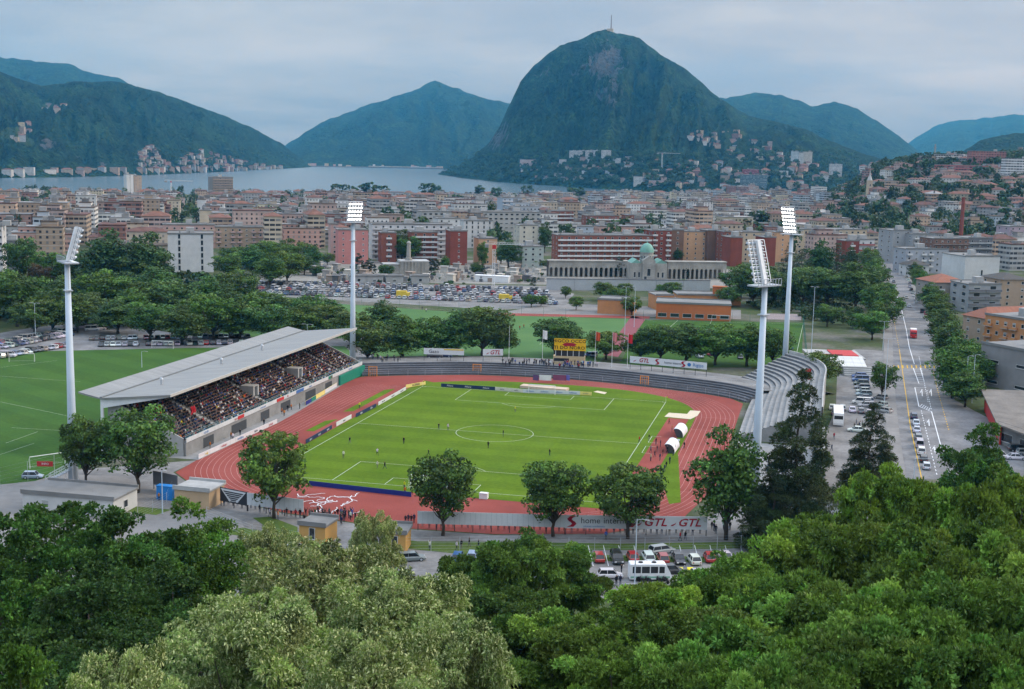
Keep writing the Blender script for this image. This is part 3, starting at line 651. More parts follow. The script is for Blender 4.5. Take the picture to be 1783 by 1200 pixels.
for u, v, lab in ((831, 651, 'orange gate in the terrace left of the white GTL board'), (1122, 672, 'orange gate in the terrace where the track curves'), (650, 655, 'orange gate at the end of the grandstand')):
    p = P(u, v); mb = MB(); mb.box(-1.3, -.2, 0, -1.1, .1, 3.); mb.box(1.1, -.2, 0, 1.3, .1, 3.); mb.box(-1.1, -.15, 2.8, 1.1, .05, 2.98)
    for x in (-.6, 0, .6): mb.box(x-.04, -.1, .0, x+.04, 0, 2.79)
    for z in (.9, 1.9): mb.box(-1.09, -.08, z, 1.09, -.02, z+.08)
    r = mb.build('gate', ORANGE, None, (p[0], p[1]-.4, 0), math.radians(-12 if u > 1000 else 5)); tag(r, lab, 'gate', 'orange gates of the terrace')
# embankment behind the terrace is an asphalt level with cars
emb = pl_off(fl, 5.8)
pts = [tuple(q) for q in emb]+[(-62, 66), (-75, 80), (-70, 112), (0, 112), (66, 110), (66, 80)][::1]
mb = MB(); outer = pl_off(fl, 26.)
for k in range(len(fl)-1):
    mb.face([(*emb[k], TZ-.1), (*emb[k+1], TZ-.1), (*outer[k+1], 1.5), (*outer[k], 1.5)]); mb.face([(*outer[k], 1.5), (*outer[k+1], 1.5), (*(outer[k+1]*1.06), 0), (*(outer[k]*1.06), 0)])
tag(mb.build('upper_car_park', ASPHL), 'asphalt car park behind the curved terrace', kind='structure')
def up_z(p):
    "height of the upper car park at p"
    dd_ = min(math.hypot(p[0]-q[0], p[1]-q[1]) for q in emb); return max(0, TZ-.1-(dd_/20.2)*1.4)
# higher curved terrace at the right
rl = smoothline([(56.0, 12), (56.2, 40), (56.6, 58), (57.2, 72), (55, 82), (50, 89)], 2)
rl = rl[::1]
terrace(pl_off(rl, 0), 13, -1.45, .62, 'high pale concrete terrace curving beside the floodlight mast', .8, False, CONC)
rim = pl_off(rl, -13*1.45)
r = empty('terrace_wall', (*rim[len(rim)//2], 0)); o_ = r.location
tag(r, 'pale ribbed wall round the back of the high curved terrace', 'wall')
mb = MB()
for k in range(len(rim)-1):
    a, b_ = rim[k], rim[k+1]; c = pl_off(rl, -13*1.45-.3)
    mb.face([(*a, 0), (*b_, 0), (*b_, 9.2), (*a, 9.2)]); mb.face([(*c[k], 0), (*c[k], 9.2), (*c[k+1], 9.2), (*c[k+1], 0)]); mb.face([(*a, 9.2), (*b_, 9.2), (*c[k+1], 9.2), (*c[k], 9.2)])
mb.build('parapet', CONCL, r, (-o_[0], -o_[1], 0))
# right-hand straight: wall along the parking
mb = MB(); mb.box(75.2, -34, 0, 75.7, 9, 5.2); mb.box(75.15, -34, 5.21, 75.75, 9, 5.45); tag(mb.build('boundary_wall', CONCL), 'pale wall between the stadium and the car park with the coach', 'wall')
sheet('parking_lot', [(75.8, -60), (89.2, -60), (92.5, 20), (98, 120), (101, 175), (86, 175), (80, 120), (79, 60), (76.5, 30)], ASPHL, .015, 'asphalt parking strip with the white coach')
sheet('terrace_foot', [(54.6, -34), (75, -34), (75, 10), (56, 10)], CONC, .023, 'concrete floor beside the track below the conifer')
# ================================================================ floodlights
LAMP = emat('lit floodlight lens', (1., .97, .9), 9.)
def floodlight(u, v, label, hgt=43., hh=8., rows=7, aim=(0, 0)):
    p = P(u, v) if not isinstance(u, tuple) else np.array([*u, 0.]); a = math.atan2(aim[1]-p[1], aim[0]-p[0])-PI/2
    r = empty('floodlight_mast', (p[0], p[1], 0), a); tag(r, label, 'floodlight', 'floodlight masts round the stadium')
    mb = MB(); mb.tube([(0, 0, 0), (0, 0, hgt*.35), (0, 0, hgt)], [.95, .78, .5], 12); mb.build('pole', MASTP, r, smooth=True)
    mb = MB(); mb.box(-3.2, -1.2, hgt, 3.2, 1.5, hgt+.25)
    for x in np.linspace(-3.2, 3.2, 9): mb.box(x-.04, -1.2, hgt+.255, x+.04, -1.12, hgt+1.3)
    mb.box(-3.2, -1.21, hgt+1.31, 3.2, -1.12, hgt+1.4); mb.build('platform', STEEL, r)
    lean = .28; cols = 5
    F = Matrix.Translation((0, .6, hgt+.6))@Matrix.Rotation(-lean, 4, 'X')
    mb = MB(); ww = 4.4
    for i in range(rows+1): mb.box(-ww/2, -.1, hh*i/rows-.07, ww/2, .1, hh*i/rows+.07, 0, F)
    for x in (-ww/2, -ww/4, ww/4, ww/2): mb.box(x-.07, -.2, 0, x+.07, -.101, hh, 0, F)
    mb.box(-.35, -.75, -.4, .35, -.205, hh*.98, 0, F); mb.build('lamp_rack', WHITE, r)
    h_ = MB(); lens = MB()
    hm = MB(); hm.lathe([(.16, -.35), (.42, -.02), (.42, .06)], 10); 
    for i in range(rows):
        for j in range(cols):
            x = -ww/2+ww*(j+.5)/cols; z = hh*(i+.5)/rows; Q = F@Matrix.Translation((x, .35, z))@Matrix.Rotation(-PI/2-.45, 4, 'X')
            one = MB(); one.lathe([(.0, -.36), (.2, -.34), (.42, -.02), (.42, .06)], 10); one.v = [tuple(Q@Vector(q)) for q in one.v]
            l_ = one.build('lamp', STEEL, r)
            f = MB(); f.v = [tuple(Q@Vector((.33*math.cos(t), .33*math.sin(t), .03))) for t in np.linspace(0, 2*PI, 10, endpoint=False)]; f.f = [tuple(range(10))]; f.m = [0]; f.build('lens', LAMP, l_)
    mb = MB()
    for z in np.arange(2, hgt, 2.2): pass
    mb.box(-.9, -.75, hgt-5.4, .9, .75, hgt-5.2); mb.box(-.35, .5, 0, -.3, .95, .1); mb.tube([(.75, 0, hgt-5), (.75, 0, hgt)], .05, 4); mb.tube([(-.75, 0, hgt-5), (-.75, 0, hgt)], .05, 4); mb.build('ladder_cage', STEEL, r)
    return r
floodlight(128, 838, 'floodlight mast beside the grandstand corner and the training lawn', 43., 6.4, 6)
floodlight(614, 640, 'floodlight mast with glaring lamps at the end of the grandstand', 44., 6.0, 5)
floodlight(1365, 660, 'floodlight mast with glaring lamps behind the curved terrace', 43.5)
floodlight(1312, 889, 'floodlight mast seen from behind beside the dark conifer', 42.5)
# ================================================================ far boards, scoreboard, flags
def tboard(u0, v0, u1, v1, ztp, h_, label, **k):
    p, q = P(u0, v0, ztp), P(u1, v1, ztp); return billboard(p, q, ztp-h_, ztp, label, **k)
r, w = tboard(738, 606, 808, 608, 6.4, 1.9, 'white board with a yellow stripe under the trees behind the terrace')
lettering('Gazo', 1.5, INK, r, w*.25, 5.4); mb = MB(); mb.box(w*.5, -.03, 5.9, w-.1, -.01, 6.3); mb.build('stripe', YELP, r)
r, w = tboard(841, 608, 876, 608, 6.6, 2., 'small white GTL board under the trees behind the terrace'); red_swoosh(r, w*.25, 5.4, 1.); lettering('GTL', 1.75, CRIM, r, w*.6, 5.55, bold=.03, shear=.28)
r, w = tboard(1097, 620, 1231, 632, 6.4, 2.0, 'long white board reading GTL home interni and Rigips behind the terrace')
red_swoosh(r, 1.6, 5.2, 1.); lettering('GTL', 1.7, CRIM, r, 4.4, 5.4, bold=.03, shear=.28); s_mark(r, 8.6, 5.4, 1.7); lettering('home interni', 1.0, INK, r, 13.4, 5.4); s_mark(r, w*.70, 5.4, 1.7); lettering('Rigips', 1.4, BLUEL, r, w*.89, 5.4)
mb = MB(); mb.lathe([(.0, .0), (.55, .0)], 14); mb.v = [(x+w*.775, -.05, y+5.4) for x, y, z_ in mb.v]; mb.build('emblem', BLUEL, r)
# scoreboard house with the fans' yellow banner
p = P(963, 632, 3.); q = P(1018, 634, 3.)
r = empty('scoreboard_house', (p[0], p[1], 2.6), facing(p, q)); w = math.hypot(*(q-p)[:2]); tag(r, 'cream scoreboard hut behind the fans with a dark scoreboard on top', 'scoreboard')
mb = MB(); mb.box(0, .3, 0, w, 3.5, 2.5); mb.build('wall', mat('cream plaster', (.5, .38, .22), .85), r); mb = MB(); mb.box(.2, .2, 1.0, w*.5, .29, 1.9); mb.build('window', GLASS, r)
mb = MB(); mb.box(.5, .6, 2.55, w-.1, 1.1, 7.6); mb.build('scoreboard', DARK, r)
for k in range(5): mb = MB(); mb.box(.6+k*w/5.4, .5, 2.6, .75+k*w/5.4, .59, 4.4); mb.build('post', WHITE, r)
YB = mat('yellow cloth', (.72, .43, .012), .8); bz = empty('banner', (p[0], p[1], 2.6), facing(p, q)); tag(bz, 'yellow fan banner with black letters hung over the scoreboard', 'banner')
mb = MB(); mb.box(.2, .3, 4.3, w+.2, .38, 7.9); mb.build('cloth', YB, bz)
lettering('HIGCO  OCCO', 1.35, BLACK, bz, w*.5, 7.15, .27, .02, sx=1.15); lettering('TI DO  NORO', 1.35, BLACK, bz, w*.5, 5.15, .27, .02, sx=1.15)
mb = MB(); mb.face([(w*.5-2.2+a, .27, 6.1+b_) for a, b_ in ((0, 0), (.8, .5), (2.2, .6), (3.6, .5), (4.4, .1), (3.6, -.5), (2.2, -.4), (.8, -.5))]); mb.build('emblem', CRIM, bz)
def flagpole(u, v, vtop, label, fc, z0=2.4, fw=1.3, fh=2.6, drape=True):
    p = P(u, v, z0); zt = ztop(p, vtop); r = empty('flagpole', (p[0], p[1], z0)); tag(r, label, 'flagpole', 'flagpoles'); mb = MB(); mb.tube([(0, 0, 0), (0, 0, zt-z0)], [.07, .04], 7); mb.build('pole', WHITE, r)
    if fc is not None:
        mb = MB(); N = 7
        for i in range(N):
            for a in range(3):
                pass
        xs = [fw*i/N for i in range(N+1)]; ys = [.18*math.sin(i*1.3) for i in range(N+1)]
        for i in range(N): mb.face([(xs[i]+.06, ys[i], zt-z0-.2-fh-.25*i/N), (xs[i+1]+.06, ys[i+1], zt-z0-.2-fh-.25*(i+1)/N), (xs[i+1]+.06, ys[i+1], zt-z0-.2-.2*i/N), (xs[i]+.06, ys[i], zt-z0-.2-.15*i/N)])
        mb.build('flag', fc, r)
FW_ = mat('white flag cloth', (.7, .7, .7), .9); FR_ = mat('red flag cloth', (.5, .02, .03), .9); FO_ = mat('orange red flag cloth', (.5, .08, .03), .9)
flagpole(886, 628, 568, 'bare white flagpole right of the small GTL board', None); flagpole(944, 636, 574, 'flagpole with a white flag left of the yellow banner', FW_)
flagpole(1036, 632, 577, 'flagpole with an orange flag right of the yellow banner', FO_); flagpole(1065, 640, 578, 'flagpole with a red and white flag between the orange and the red flag', mat('pink flag cloth', (.55, .2, .2), .9)); flagpole(1092, 641, 581, 'flagpole with a red flag beside the long white board', FR_)
p = P(1405, 690, 8); flagpole(1400, 690, 640, 'flagpole with a red flag on the high terrace', FR_, 8)
# ================================================================ foliage
def leafmat(name, rough=.55, trans=.25):
    m, n, b = newmat(name); at = n.new('ShaderNodeVertexColor', layer_name='tint').outputs[0]; oi = n.new('ShaderNodeObjectInfo')
    c = n.mix(1., at, oi.outputs['Color'], 'MULTIPLY')
    hs = n.new('ShaderNodeHueSaturation', inp={0: n.math('ADD', .494, n.math('MULTIPLY', oi.outputs['Random'], .012)), 2: n.math('ADD', .85, n.math('MULTIPLY', oi.outputs['Random'], .3)), 4: c}).outputs[0]
    n.l.new(hs, b.inputs['Base Color']); b.inputs['Roughness'].default_value = rough; b.inputs['Specular IOR Level'].default_value = .25
    tr = n.new('ShaderNodeBsdfTranslucent', inp={0: hs}); mx = n.new('ShaderNodeMixShader', inp={0: trans, 1: b.outputs[0], 2: tr.outputs[0]})
    o = [x for x in n.n if x.type == 'OUTPUT_MATERIAL'][0]; n.l.new(mx.outputs[0], o.inputs[0]); return m
LEAF = leafmat('leaves'); BARK = mat('bark', (.075, .06, .048), .95, var=.3, scale=6.)
def cards(pos, nrm, size, aspect, tint, spread=.8, jit=.5):
    "one leaf-shaped quad per position"
    N = len(pos); nn = nrm+rng.normal(0, jit, (N, 3)); nn /= np.linalg.norm(nn, axis=1)[:, None]+1e-9
    a = np.cross(nn, rng.normal(0, 1, (N, 3))); a /= np.linalg.norm(a, axis=1)[:, None]+1e-9; b = np.cross(nn, a)
    L = (size*rng.uniform(.7, 1.3, N))[:, None]; w = L*aspect
    v = np.stack([pos-a*L*.5, pos+b*w*.5+a*L*.08, pos+a*L*.5, pos-b*w*.5+a*L*.08], 1)
    return v.reshape(-1, 3), np.repeat(tint, 4, 0)
def leafmesh(name, V, T, extra=None):
    n = len(V); me = bpy.data.meshes.new(name); me.vertices.add(n); me.vertices.foreach_set('co', V.astype(np.float32).ravel())
    me.loops.add(n); me.loops.foreach_set('vertex_index', np.arange(n, dtype=np.int32)); me.polygons.add(n//4)
    me.polygons.foreach_set('loop_start', np.arange(0, n, 4, dtype=np.int32)); me.polygons.foreach_set('loop_total', np.full(n//4, 4, np.int32))
    me.update(calc_edges=True); at = me.color_attributes.new('tint', 'FLOAT_COLOR', 'POINT'); at.data.foreach_set('color', np.concatenate([T, np.ones((n, 1))], 1).astype(np.float32).ravel())
    me.materials.append(LEAF); return me
def unit(n_):
    v = rng.normal(0, 1, (n_, 3)); return v/np.linalg.norm(v, axis=1)[:, None]
def lobes_of(kind, n_):
    "lobe centres (crown of unit radius, from z = 0 to its height) and radii"
    out = []; k_ph = rng.uniform(0, 6)
    if kind == 'round':      # broad dome
        for k in range(n_):
            d = unit(1)[0]; r = rng.uniform(.3, 1.)**.6*.86*(1+.14*math.sin(3*math.atan2(d[1], d[0])+k_ph)); c = np.array([d[0]*r, d[1]*r, .92+d[2]*r*.98]); out.append((c, rng.uniform(.13, .27)))
    elif kind == 'oval':     # upright egg
        for k in range(n_):
            d = unit(1)[0]; r = rng.uniform(.2, .76); z = 1.15+d[2]*r*1.45; c = np.array([d[0]*r*(1-.25*max(d[2], 0)), d[1]*r*(1-.25*max(d[2], 0)), z]); out.append((c, rng.uniform(.16, .3)))
    elif kind == 'spread':   # open, layered, plate-like lobes
        for k in range(n_):
            a = rng.uniform(0, 2*PI); z = rng.uniform(.25, 1.5); rr = rng.uniform(.15, .85)*math.sqrt(max(.1, 1-(z-.7)**2*.9)); out.append((np.array([rr*math.cos(a), rr*math.sin(a), z]), rng.uniform(.14, .3)))
    elif kind == 'conifer':  # whorled tiers, narrow top
        nt_ = 15
        for t in range(nt_):
            z = t/(nt_-1); R = .95*(1-z)**.75+.07; m_ = max(3, int(8*(1-z)+2)); a0 = rng.uniform(0, 6)
            for j in range(m_):
                a = a0+2*PI*j/m_+rng.uniform(-.3, .3); rr = R*rng.uniform(.45, .95); out.append((np.array([rr*math.cos(a), rr*math.sin(a), 3.6*z+rng.uniform(-.08, .08)]), .13+.17*(1-z)*rng.uniform(.7, 1.2)))
    elif kind == 'column':
        for k in range(n_):
            z = rng.uniform(.1, 4.6); R = .75*math.sin(min(1., z/1.4)*PI/2)*(1-max(0, z-3)/2.); a = rng.uniform(0, 6.3); out.append((np.array([R*math.cos(a), R*math.sin(a), z]), rng.uniform(.28, .42)))
    return out
def make_tree(kind, n_lobes, per, leaf, aspect, base, var=.22, trunk_h=.5, hi=1., spray=0, tips=None, flat=.8, seed=0, sub=0, droop=.08):
    """crown mesh + trunk mesh for a tree of crown radius 1 (crown bottom at z = trunk_h); leaf in crown radii"""
    global rng
    rng = np.random.default_rng(100+seed); lb = lobes_of(kind, n_lobes); Vs = []; Ts = []; base = np.array(base); lb0 = lb
    tin = [base*max(.35, 1+rng.normal(0, var*1.25))*np.array([1+rng.normal(0, .08), 1, 1+rng.normal(0, .08)]) for _ in lb]
    if sub:
        l2 = []; t2 = []
        for (c, r), t in zip(lb, tin):
            for k in range(sub):
                d = unit(1)[0]; d[2] = abs(d[2])*.9-.15; l2.append((c+d*r*rng.uniform(.55, 1.15)*np.array([1, 1, flat]), r*rng.uniform(.3, .58))); t2.append(t*rng.uniform(.8, 1.22))
        lb, tin = l2, t2
    for (c, r), t in zip(lb, tin):
        n_ = max(6, int(per*(r/.3)**2*(1.5 if sub else 1))); d = unit(n_); d[:, 2] = np.abs(d[:, 2])*np.where(rng.random(n_) < .78, 1, -1); rad = r*rng.uniform(.55, 1.06, n_)[:, None]
        p = c+d*rad*np.array([1, 1, flat]); 
        tint = np.clip(t[None]*(1+rng.normal(0, var, (n_, 1)))*np.array([1, 1, 1]), .004, .6)
        if spray:
            m_ = len(p); out = d+np.array([0, 0, .2]); out /= np.linalg.norm(out, axis=1)[:, None]
            for s_ in range(spray):
                q = out+rng.normal(0, .75, (m_, 3)); q /= np.linalg.norm(q, axis=1)[:, None]; side = np.cross(q, unit(m_)); side /= np.linalg.norm(side, axis=1)[:, None]
                L = (leaf*rng.uniform(.7, 1.35, m_))[:, None]; w = L*aspect; tip = p+q*L-np.array([0, 0, 1])*L*droop
                v = np.stack([p, p+q*L*.5+side*w*.5, tip, p+q*L*.5-side*w*.5], 1); tt = tint*(1+rng.normal(0, .13, (m_, 1)))
                if tips is not None:
                    k_ = rng.random(m_) < tips[1]; tt[k_] = np.array(tips[0])*(1+rng.normal(0, .15, (k_.sum(), 1)))
                Vs.append(v.reshape(-1, 3)); Ts.append(np.repeat(np.clip(tt, .004, .7), 4, 0))
        else:
            v, t4 = cards(p, d, leaf, aspect, tint); Vs.append(v); Ts.append(t4)
    V = np.concatenate(Vs); V[:, 2] += trunk_h; T = np.concatenate(Ts); zmax = V[:, 2].max()
    cm = leafmesh('crown', V, T)
    tb = MB(); top = {'round': 1.3, 'oval': 2.2, 'spread': 1.2, 'conifer': 3.9, 'column': 4.4}[kind]+trunk_h
    r0 = .05 if kind not in ('conifer', 'column') else .06
    zz = np.linspace(0, top*.85, 7); wob = [(rng.normal(0, .02)*i, rng.normal(0, .02)*i) for i in range(7)]
    tb.tube([(wob[i][0], wob[i][1], zz[i]) for i in range(7)], [r0*1.25, r0, r0*.9, r0*.78, r0*.6, r0*.4, r0*.15], 8)
    if kind not in ('conifer', 'column'):
        for c, r in lb0[::max(1, len(lb0)//22)]:
            z0 = trunk_h*.75+rng.uniform(0, .35)*top*.5; e = Vector((c[0]*.85, c[1]*.85, c[2]+trunk_h-.05)); s = Vector((0, 0, min(z0, e.z-.1))); m_ = s.lerp(e, .5)+Vector((0, 0, -.06)); tb.tube([s, m_, e], [r0*.5, r0*.32, r0*.1], 6)
    tm = tb.mesh('trunk', [BARK], True)
    return dict(crown=cm, trunk=tm, top=zmax, kind=kind, pair=None)
def joined(tp):
    "crown and trunk as one small mesh, for trees only a few pixels tall"
    if tp['pair'] is None:
        me = tp['crown'].copy(); bm = bmesh.new(); bm.from_mesh(me); k = len(bm.faces); bm.from_mesh(tp['trunk']); bm.faces.ensure_lookup_table()
        for f in bm.faces[k:]: f.material_index = 1
        bm.to_mesh(me); bm.free(); me.materials.append(BARK); tp['pair'] = me
    return tp['pair']
GREEN = (.042, .085, .018)
NEAR = [make_tree('round', 60, 280, .044, .55, (.062, .132, .022), .22, .5, seed=1, spray=4, sub=6),
        make_tree('oval', 74, 260, .044, .55, (.066, .138, .022), .22, .5, seed=2, spray=4, sub=6),
        make_tree('spread', 66, 300, .046, .42, (.14, .235, .036), .22, .5, seed=3, spray=5, flat=.6, sub=6),
        make_tree('spread', 64, 300, .046, .42, (.135, .23, .034), .22, .5, seed=4, spray=5, flat=.6, sub=6),
        make_tree('spread', 68, 310, .042, .34, (.19, .255, .07), .18, .5, seed=5, spray=5, flat=.7, sub=6, droop=.2, tips=((.50, .53, .25), .3)),
        make_tree('round', 64, 280, .042, .55, (.044, .1, .018), .26, .5, seed=6, spray=4, sub=6)]
MID = [make_tree('round', 120, 120, .08, .75, (.066, .13, .022), .24, .42, seed=11), make_tree('round', 115, 120, .085, .75, (.074, .14, .024), .24, .4, seed=12),
       make_tree('oval', 120, 110, .08, .75, (.068, .132, .022), .24, .3, seed=13), make_tree('oval', 115, 110, .085, .75, (.058, .118, .024), .24, .28, seed=14),
       make_tree('spread', 110, 110, .085, .65, (.078, .14, .028), .22, .4, seed=15)]
CON = [make_tree('conifer', 0, 420, .062, .28, (.036, .058, .022), .25, .25, seed=21, spray=4), make_tree('conifer', 0, 160, .075, .26, (.026, .048, .022), .25, .2, seed=22, spray=3)]
CYP = [make_tree('column', 44, 60, .16, .5, (.018, .036, .015), .25, .1, seed=31)]
FAR = [make_tree('round', 20, 44, .2, .8, (.036, .074, .018), .28, .5, seed=41), make_tree('round', 18, 44, .2, .8, (.042, .084, .02), .28, .45, seed=42), make_tree('oval', 20, 40, .2, .8, (.034, .07, .02), .28, .4, seed=43), make_tree('spread', 22, 40, .21, .8, (.048, .094, .024), .28, .35, seed=44)]
rng = np.random.default_rng(7)
NTREE = 0
def tree(tp, p, height, radius, label, name='tree', cat='tree', group=None, col=(1, 1, 1), parts=True, rz=None):
    "a tree of given height and crown radius standing at p"
    global NTREE
    NTREE += 1; rz = random.uniform(0, 6.28) if rz is None else rz; sz = height/tp['top']
    if parts:
        r = empty(name, p, rz); c = put('crown', tp['crown'], r, None, 0, col, (radius, radius, sz)); t = put('trunk', tp['trunk'], r, None, 0, None, (radius*.8, radius*.8, sz))
    else: r = put(name, joined(tp), None, p, rz, col, (radius, radius, sz))
    tag(r, label, cat, group); return r
def tree_px(tp, u, v, vtop, wpx, label, z=None, **k):
    "tree whose foot is seen at (u, v), whose tip reaches row vtop and whose crown is wpx pixels wide"
    p = P(u, v) if z is None else P(u, v, z); h_ = ztop(p, vtop)-p[2]; return tree(tp, p, h_, wpx/2*dist(p)/FPX*(1.16 if tp['kind'] != 'conifer' else 1.05), label, **k)
def tree_d(tp, u, vtop, d, rad, label, **k):
    "tree at ground distance d on picture column u, its tip at row vtop"
    q = AT(u, vtop, d); z = float(terr(q[0], q[1])); return tree(tp, (q[0], q[1], z-.2), q[2]-z+.2, rad, label, **k)
# ---- single trees round the near end of the pitch
RT_ = 'round trees along the stadium fence'
tree_px(MID[1], 477, 903, 745, 122, 'round green tree standing alone before the running track curve, reddish tinge on top', name='round_tree', group=RT_, col=(1.25, 1.1, 1.))
tree_px(MID[0], 771, 933, 786, 118, 'dark round tree hiding part of the goal and goal line', name='round_tree', group=RT_)
tree_px(MID[0], 963, 935, 797, 122, 'round tree standing before the blank panels left of the home interni lettering', name='round_tree', group=RT_, col=(1.05, 1.05, 1))
tree_px(MID[1], 1093, 938, 803, 128, 'round tree whose trunk crosses the board between home interni and GTL', name='round_tree', group=RT_)
tree_px(MID[2], 1264, 940, 738, 142, 'tall dense dark tree at the end of the GTL board next to the conifer', name='tall_tree', col=(1., 1.05, 1))
tree_px(MID[0], 150, 850, 722, 92, 'smaller dark tree between the floodlight mast and the grandstand end', name='round_tree', group=RT_)
tree_px(MID[0], 240, 858, 706, 126, 'larger dark round tree hiding the grandstand corner', name='round_tree', group=RT_)
tree_px(CON[0], 1385, 945, 640, 142, 'tall dark ragged conifer in front of the high terrace', name='conifer_tree', cat='conifer', col=(1.5, 1.35, 1.2))
tree_px(CON[0], 1338, 955, 815, 110, 'low dark conifer at the foot of the tall ragged conifer', name='conifer_tree', cat='conifer', col=(1.4, 1.3, 1.2))
tree_px(CON[0], 1512, 880, 700, 104, 'smaller ragged conifer between the coach car park and the avenue', name='conifer_tree', cat='conifer', col=(1.5, 1.35, 1.2))
# ---- wooded slope in front of the camera
FGG = 'trees of the slope below the viewpoint'
LIN, ASH1, ASH2, DRK, OV, RND = NEAR[4], NEAR[2], NEAR[3], NEAR[5], NEAR[1], NEAR[0]
fg = [(LIN, 545, 948, 88, 6.2, 'pale green linden covered in cream blossom, the biggest one below the yellow huts', (1, 1, 1)), (LIN, 690, 1000, 80, 5.4, 'pale blossoming linden whose side touches the dark ash above the road', (1.0, 1.02, 1)),
      (LIN, 655, 893, 150, 3.4, 'slim blossoming linden top reaching up to the second yellow hut', (1.05, 1, 1)), (LIN, 430, 1035, 66, 4.6, 'pale blossoming linden low at the bottom edge between dark maple and big linden', (.98, 1, 1)), (LIN, 640, 1105, 52, 3.6, 'pale blossoming linden crown lowest at the bottom edge', (1, 1.03, 1)), (LIN, 215, 1128, 50, 2.6, 'small blossoming linden crown in the bottom corner beside the bright maple', (1, 1, 1)), (LIN, 470, 915, 140, 4.0, 'blossoming linden partly hiding the parked cars by the yellow hut', (1.02, 1, 1)), (LIN, 780, 1075, 58, 3.4, 'blossoming linden at the bottom edge before the dark ash', (.95, 1, 1)),
      (DRK, 95, 866, 132, 8.0, 'dark green maple in front of the low white building', (1.35, 1.3, 1)), (DRK, 205, 876, 124, 7.6, 'dark green maple in shade right of the low white building', (1.2, 1.2, 1)), (OV, 345, 868, 132, 6.3, 'brighter green maple beside the yellow hut roof and the footpath', (1.35, 1.35, 1.1)), (DRK, 10, 893, 120, 7.4, 'dark maple cut by the edge of the picture below the white building', (1.2, 1.25, 1)), (DRK, 150, 985, 92, 6.4, 'very dark maple in the middle of the shaded wood', (1, 1, 1)), (DRK, 310, 985, 98, 6., 'dark maple behind the big blossoming linden', (1.05, 1.05, 1)), (RND, 35, 1118, 58, 3.6, 'bright broad-leaved maple low in the bottom corner', (1.35, 1.4, 1)), (DRK, 200, 1090, 74, 5., 'shaded maple above the bottom corner', (.95, .95, 1)),
      (ASH2, 900, 932, 132, 6.2, 'dark feathery ash standing in the middle before the parking bays', (.72, .74, .85)), (ASH1, 985, 958, 140, 5.2, 'dark feathery ash beside the white minibus', (.72, .76, .85)), (ASH2, 815, 962, 138, 4.6, 'dark feathery ash right of the blossoming lindens', (.68, .72, .85)), (ASH2, 890, 1040, 104, 5.6, 'shaded ash lower down the slope between linden and bright locust', (.6, .66, .8)),
      (ASH1, 1120, 1020, 112, 5.6, 'yellow-green locust below the white minibus', (1.15, 1.08, .8)), (ASH2, 1265, 975, 120, 6., 'bright green locust at the corner of the car park', (1, 1.02, 1)), (ASH1, 1215, 1060, 84, 5.8, 'green locust in the second rank below the car park corner', (.92, .98, 1)), (ASH1, 1010, 1075, 84, 5., 'bright green locust low at the bottom edge in the middle', (.98, 1, 1)), (ASH2, 1110, 1120, 62, 4., 'green locust nearest the bottom edge left of the gap', (.9, .96, 1)),
      (ASH1, 1420, 905, 122, 6.8, 'bright green locust just below the tall ragged conifer', (1.1, 1.1, 1)), (ASH2, 1550, 812, 150, 6.8, 'bright green locust reaching up to the end of the avenue', (1.22, 1.18, 1)), (ASH1, 1640, 838, 132, 6.6, 'bright green locust before the queue of cars on the avenue', (1.18, 1.15, 1)), (ASH2, 1745, 815, 128, 6.6, 'bright green locust at the edge below the flat-roofed shop', (1.12, 1.12, 1)), (ASH1, 1500, 905, 104, 6.6, 'broad green locust in the middle of the bright locust wood', (1.05, 1.05, 1)), (ASH2, 1640, 920, 98, 6.6, 'broad green locust right of the middle of the bright wood', (1., 1.02, 1)), (ASH1, 1770, 915, 100, 6.2, 'green locust at the edge of the bright wood', (1., 1., 1)), (ASH2, 1360, 985, 94, 6., 'green locust sloping down towards the car park', (.96, 1, 1)),
      (ASH1, 1460, 1020, 76, 5.6, 'green locust with a light rounded crown halfway down the bright wood', (.95, 1, 1)), (ASH2, 1590, 1010, 72, 5.6, 'green locust with bare trunk showing in the bright wood', (.95, 1, 1)), (ASH1, 1740, 1000, 72, 5.4, 'green locust in front of the edge of the bright wood', (.92, .98, 1)), (ASH2, 1330, 1085, 64, 5., 'green locust low in the bright wood above the bottom edge', (.86, .94, 1)), (ASH1, 1530, 1100, 54, 4.4, 'darker locust at the bottom edge below the bare trunk', (.8, .9, 1)), (ASH2, 1690, 1095, 54, 4.4, 'darker locust at the bottom edge towards the corner', (.8, .9, 1)), (ASH2, 1790, 1080, 56, 4.2, 'darker locust in the bottom corner', (.78, .88, 1)), (ASH1, 1230, 1140, 52, 3.6, 'locust crown at the bottom edge left of the darker locusts', (.85, .92, 1)), (ASH1, 1420, 1150, 48, 3.4, 'small locust crown at the very bottom of the bright wood', (.8, .9, 1)),
      (OV, 1705, 735, 205, 7.2, 'big grey-green tree beside the flat-roofed shop at the end of the avenue', (1.0, 1.12, 1.15))]
for tp, u, vt, d, rad, lab, c in fg: tree_d(tp, u, vt-5, d, rad*1.1, lab, name={4: 'linden_tree', 2: 'locust_tree', 3: 'locust_tree', 5: 'maple_tree', 1: 'maple_tree', 0: 'maple_tree'}[[i for i in range(6) if NEAR[i] is tp][0]], group=FGG, col=c)
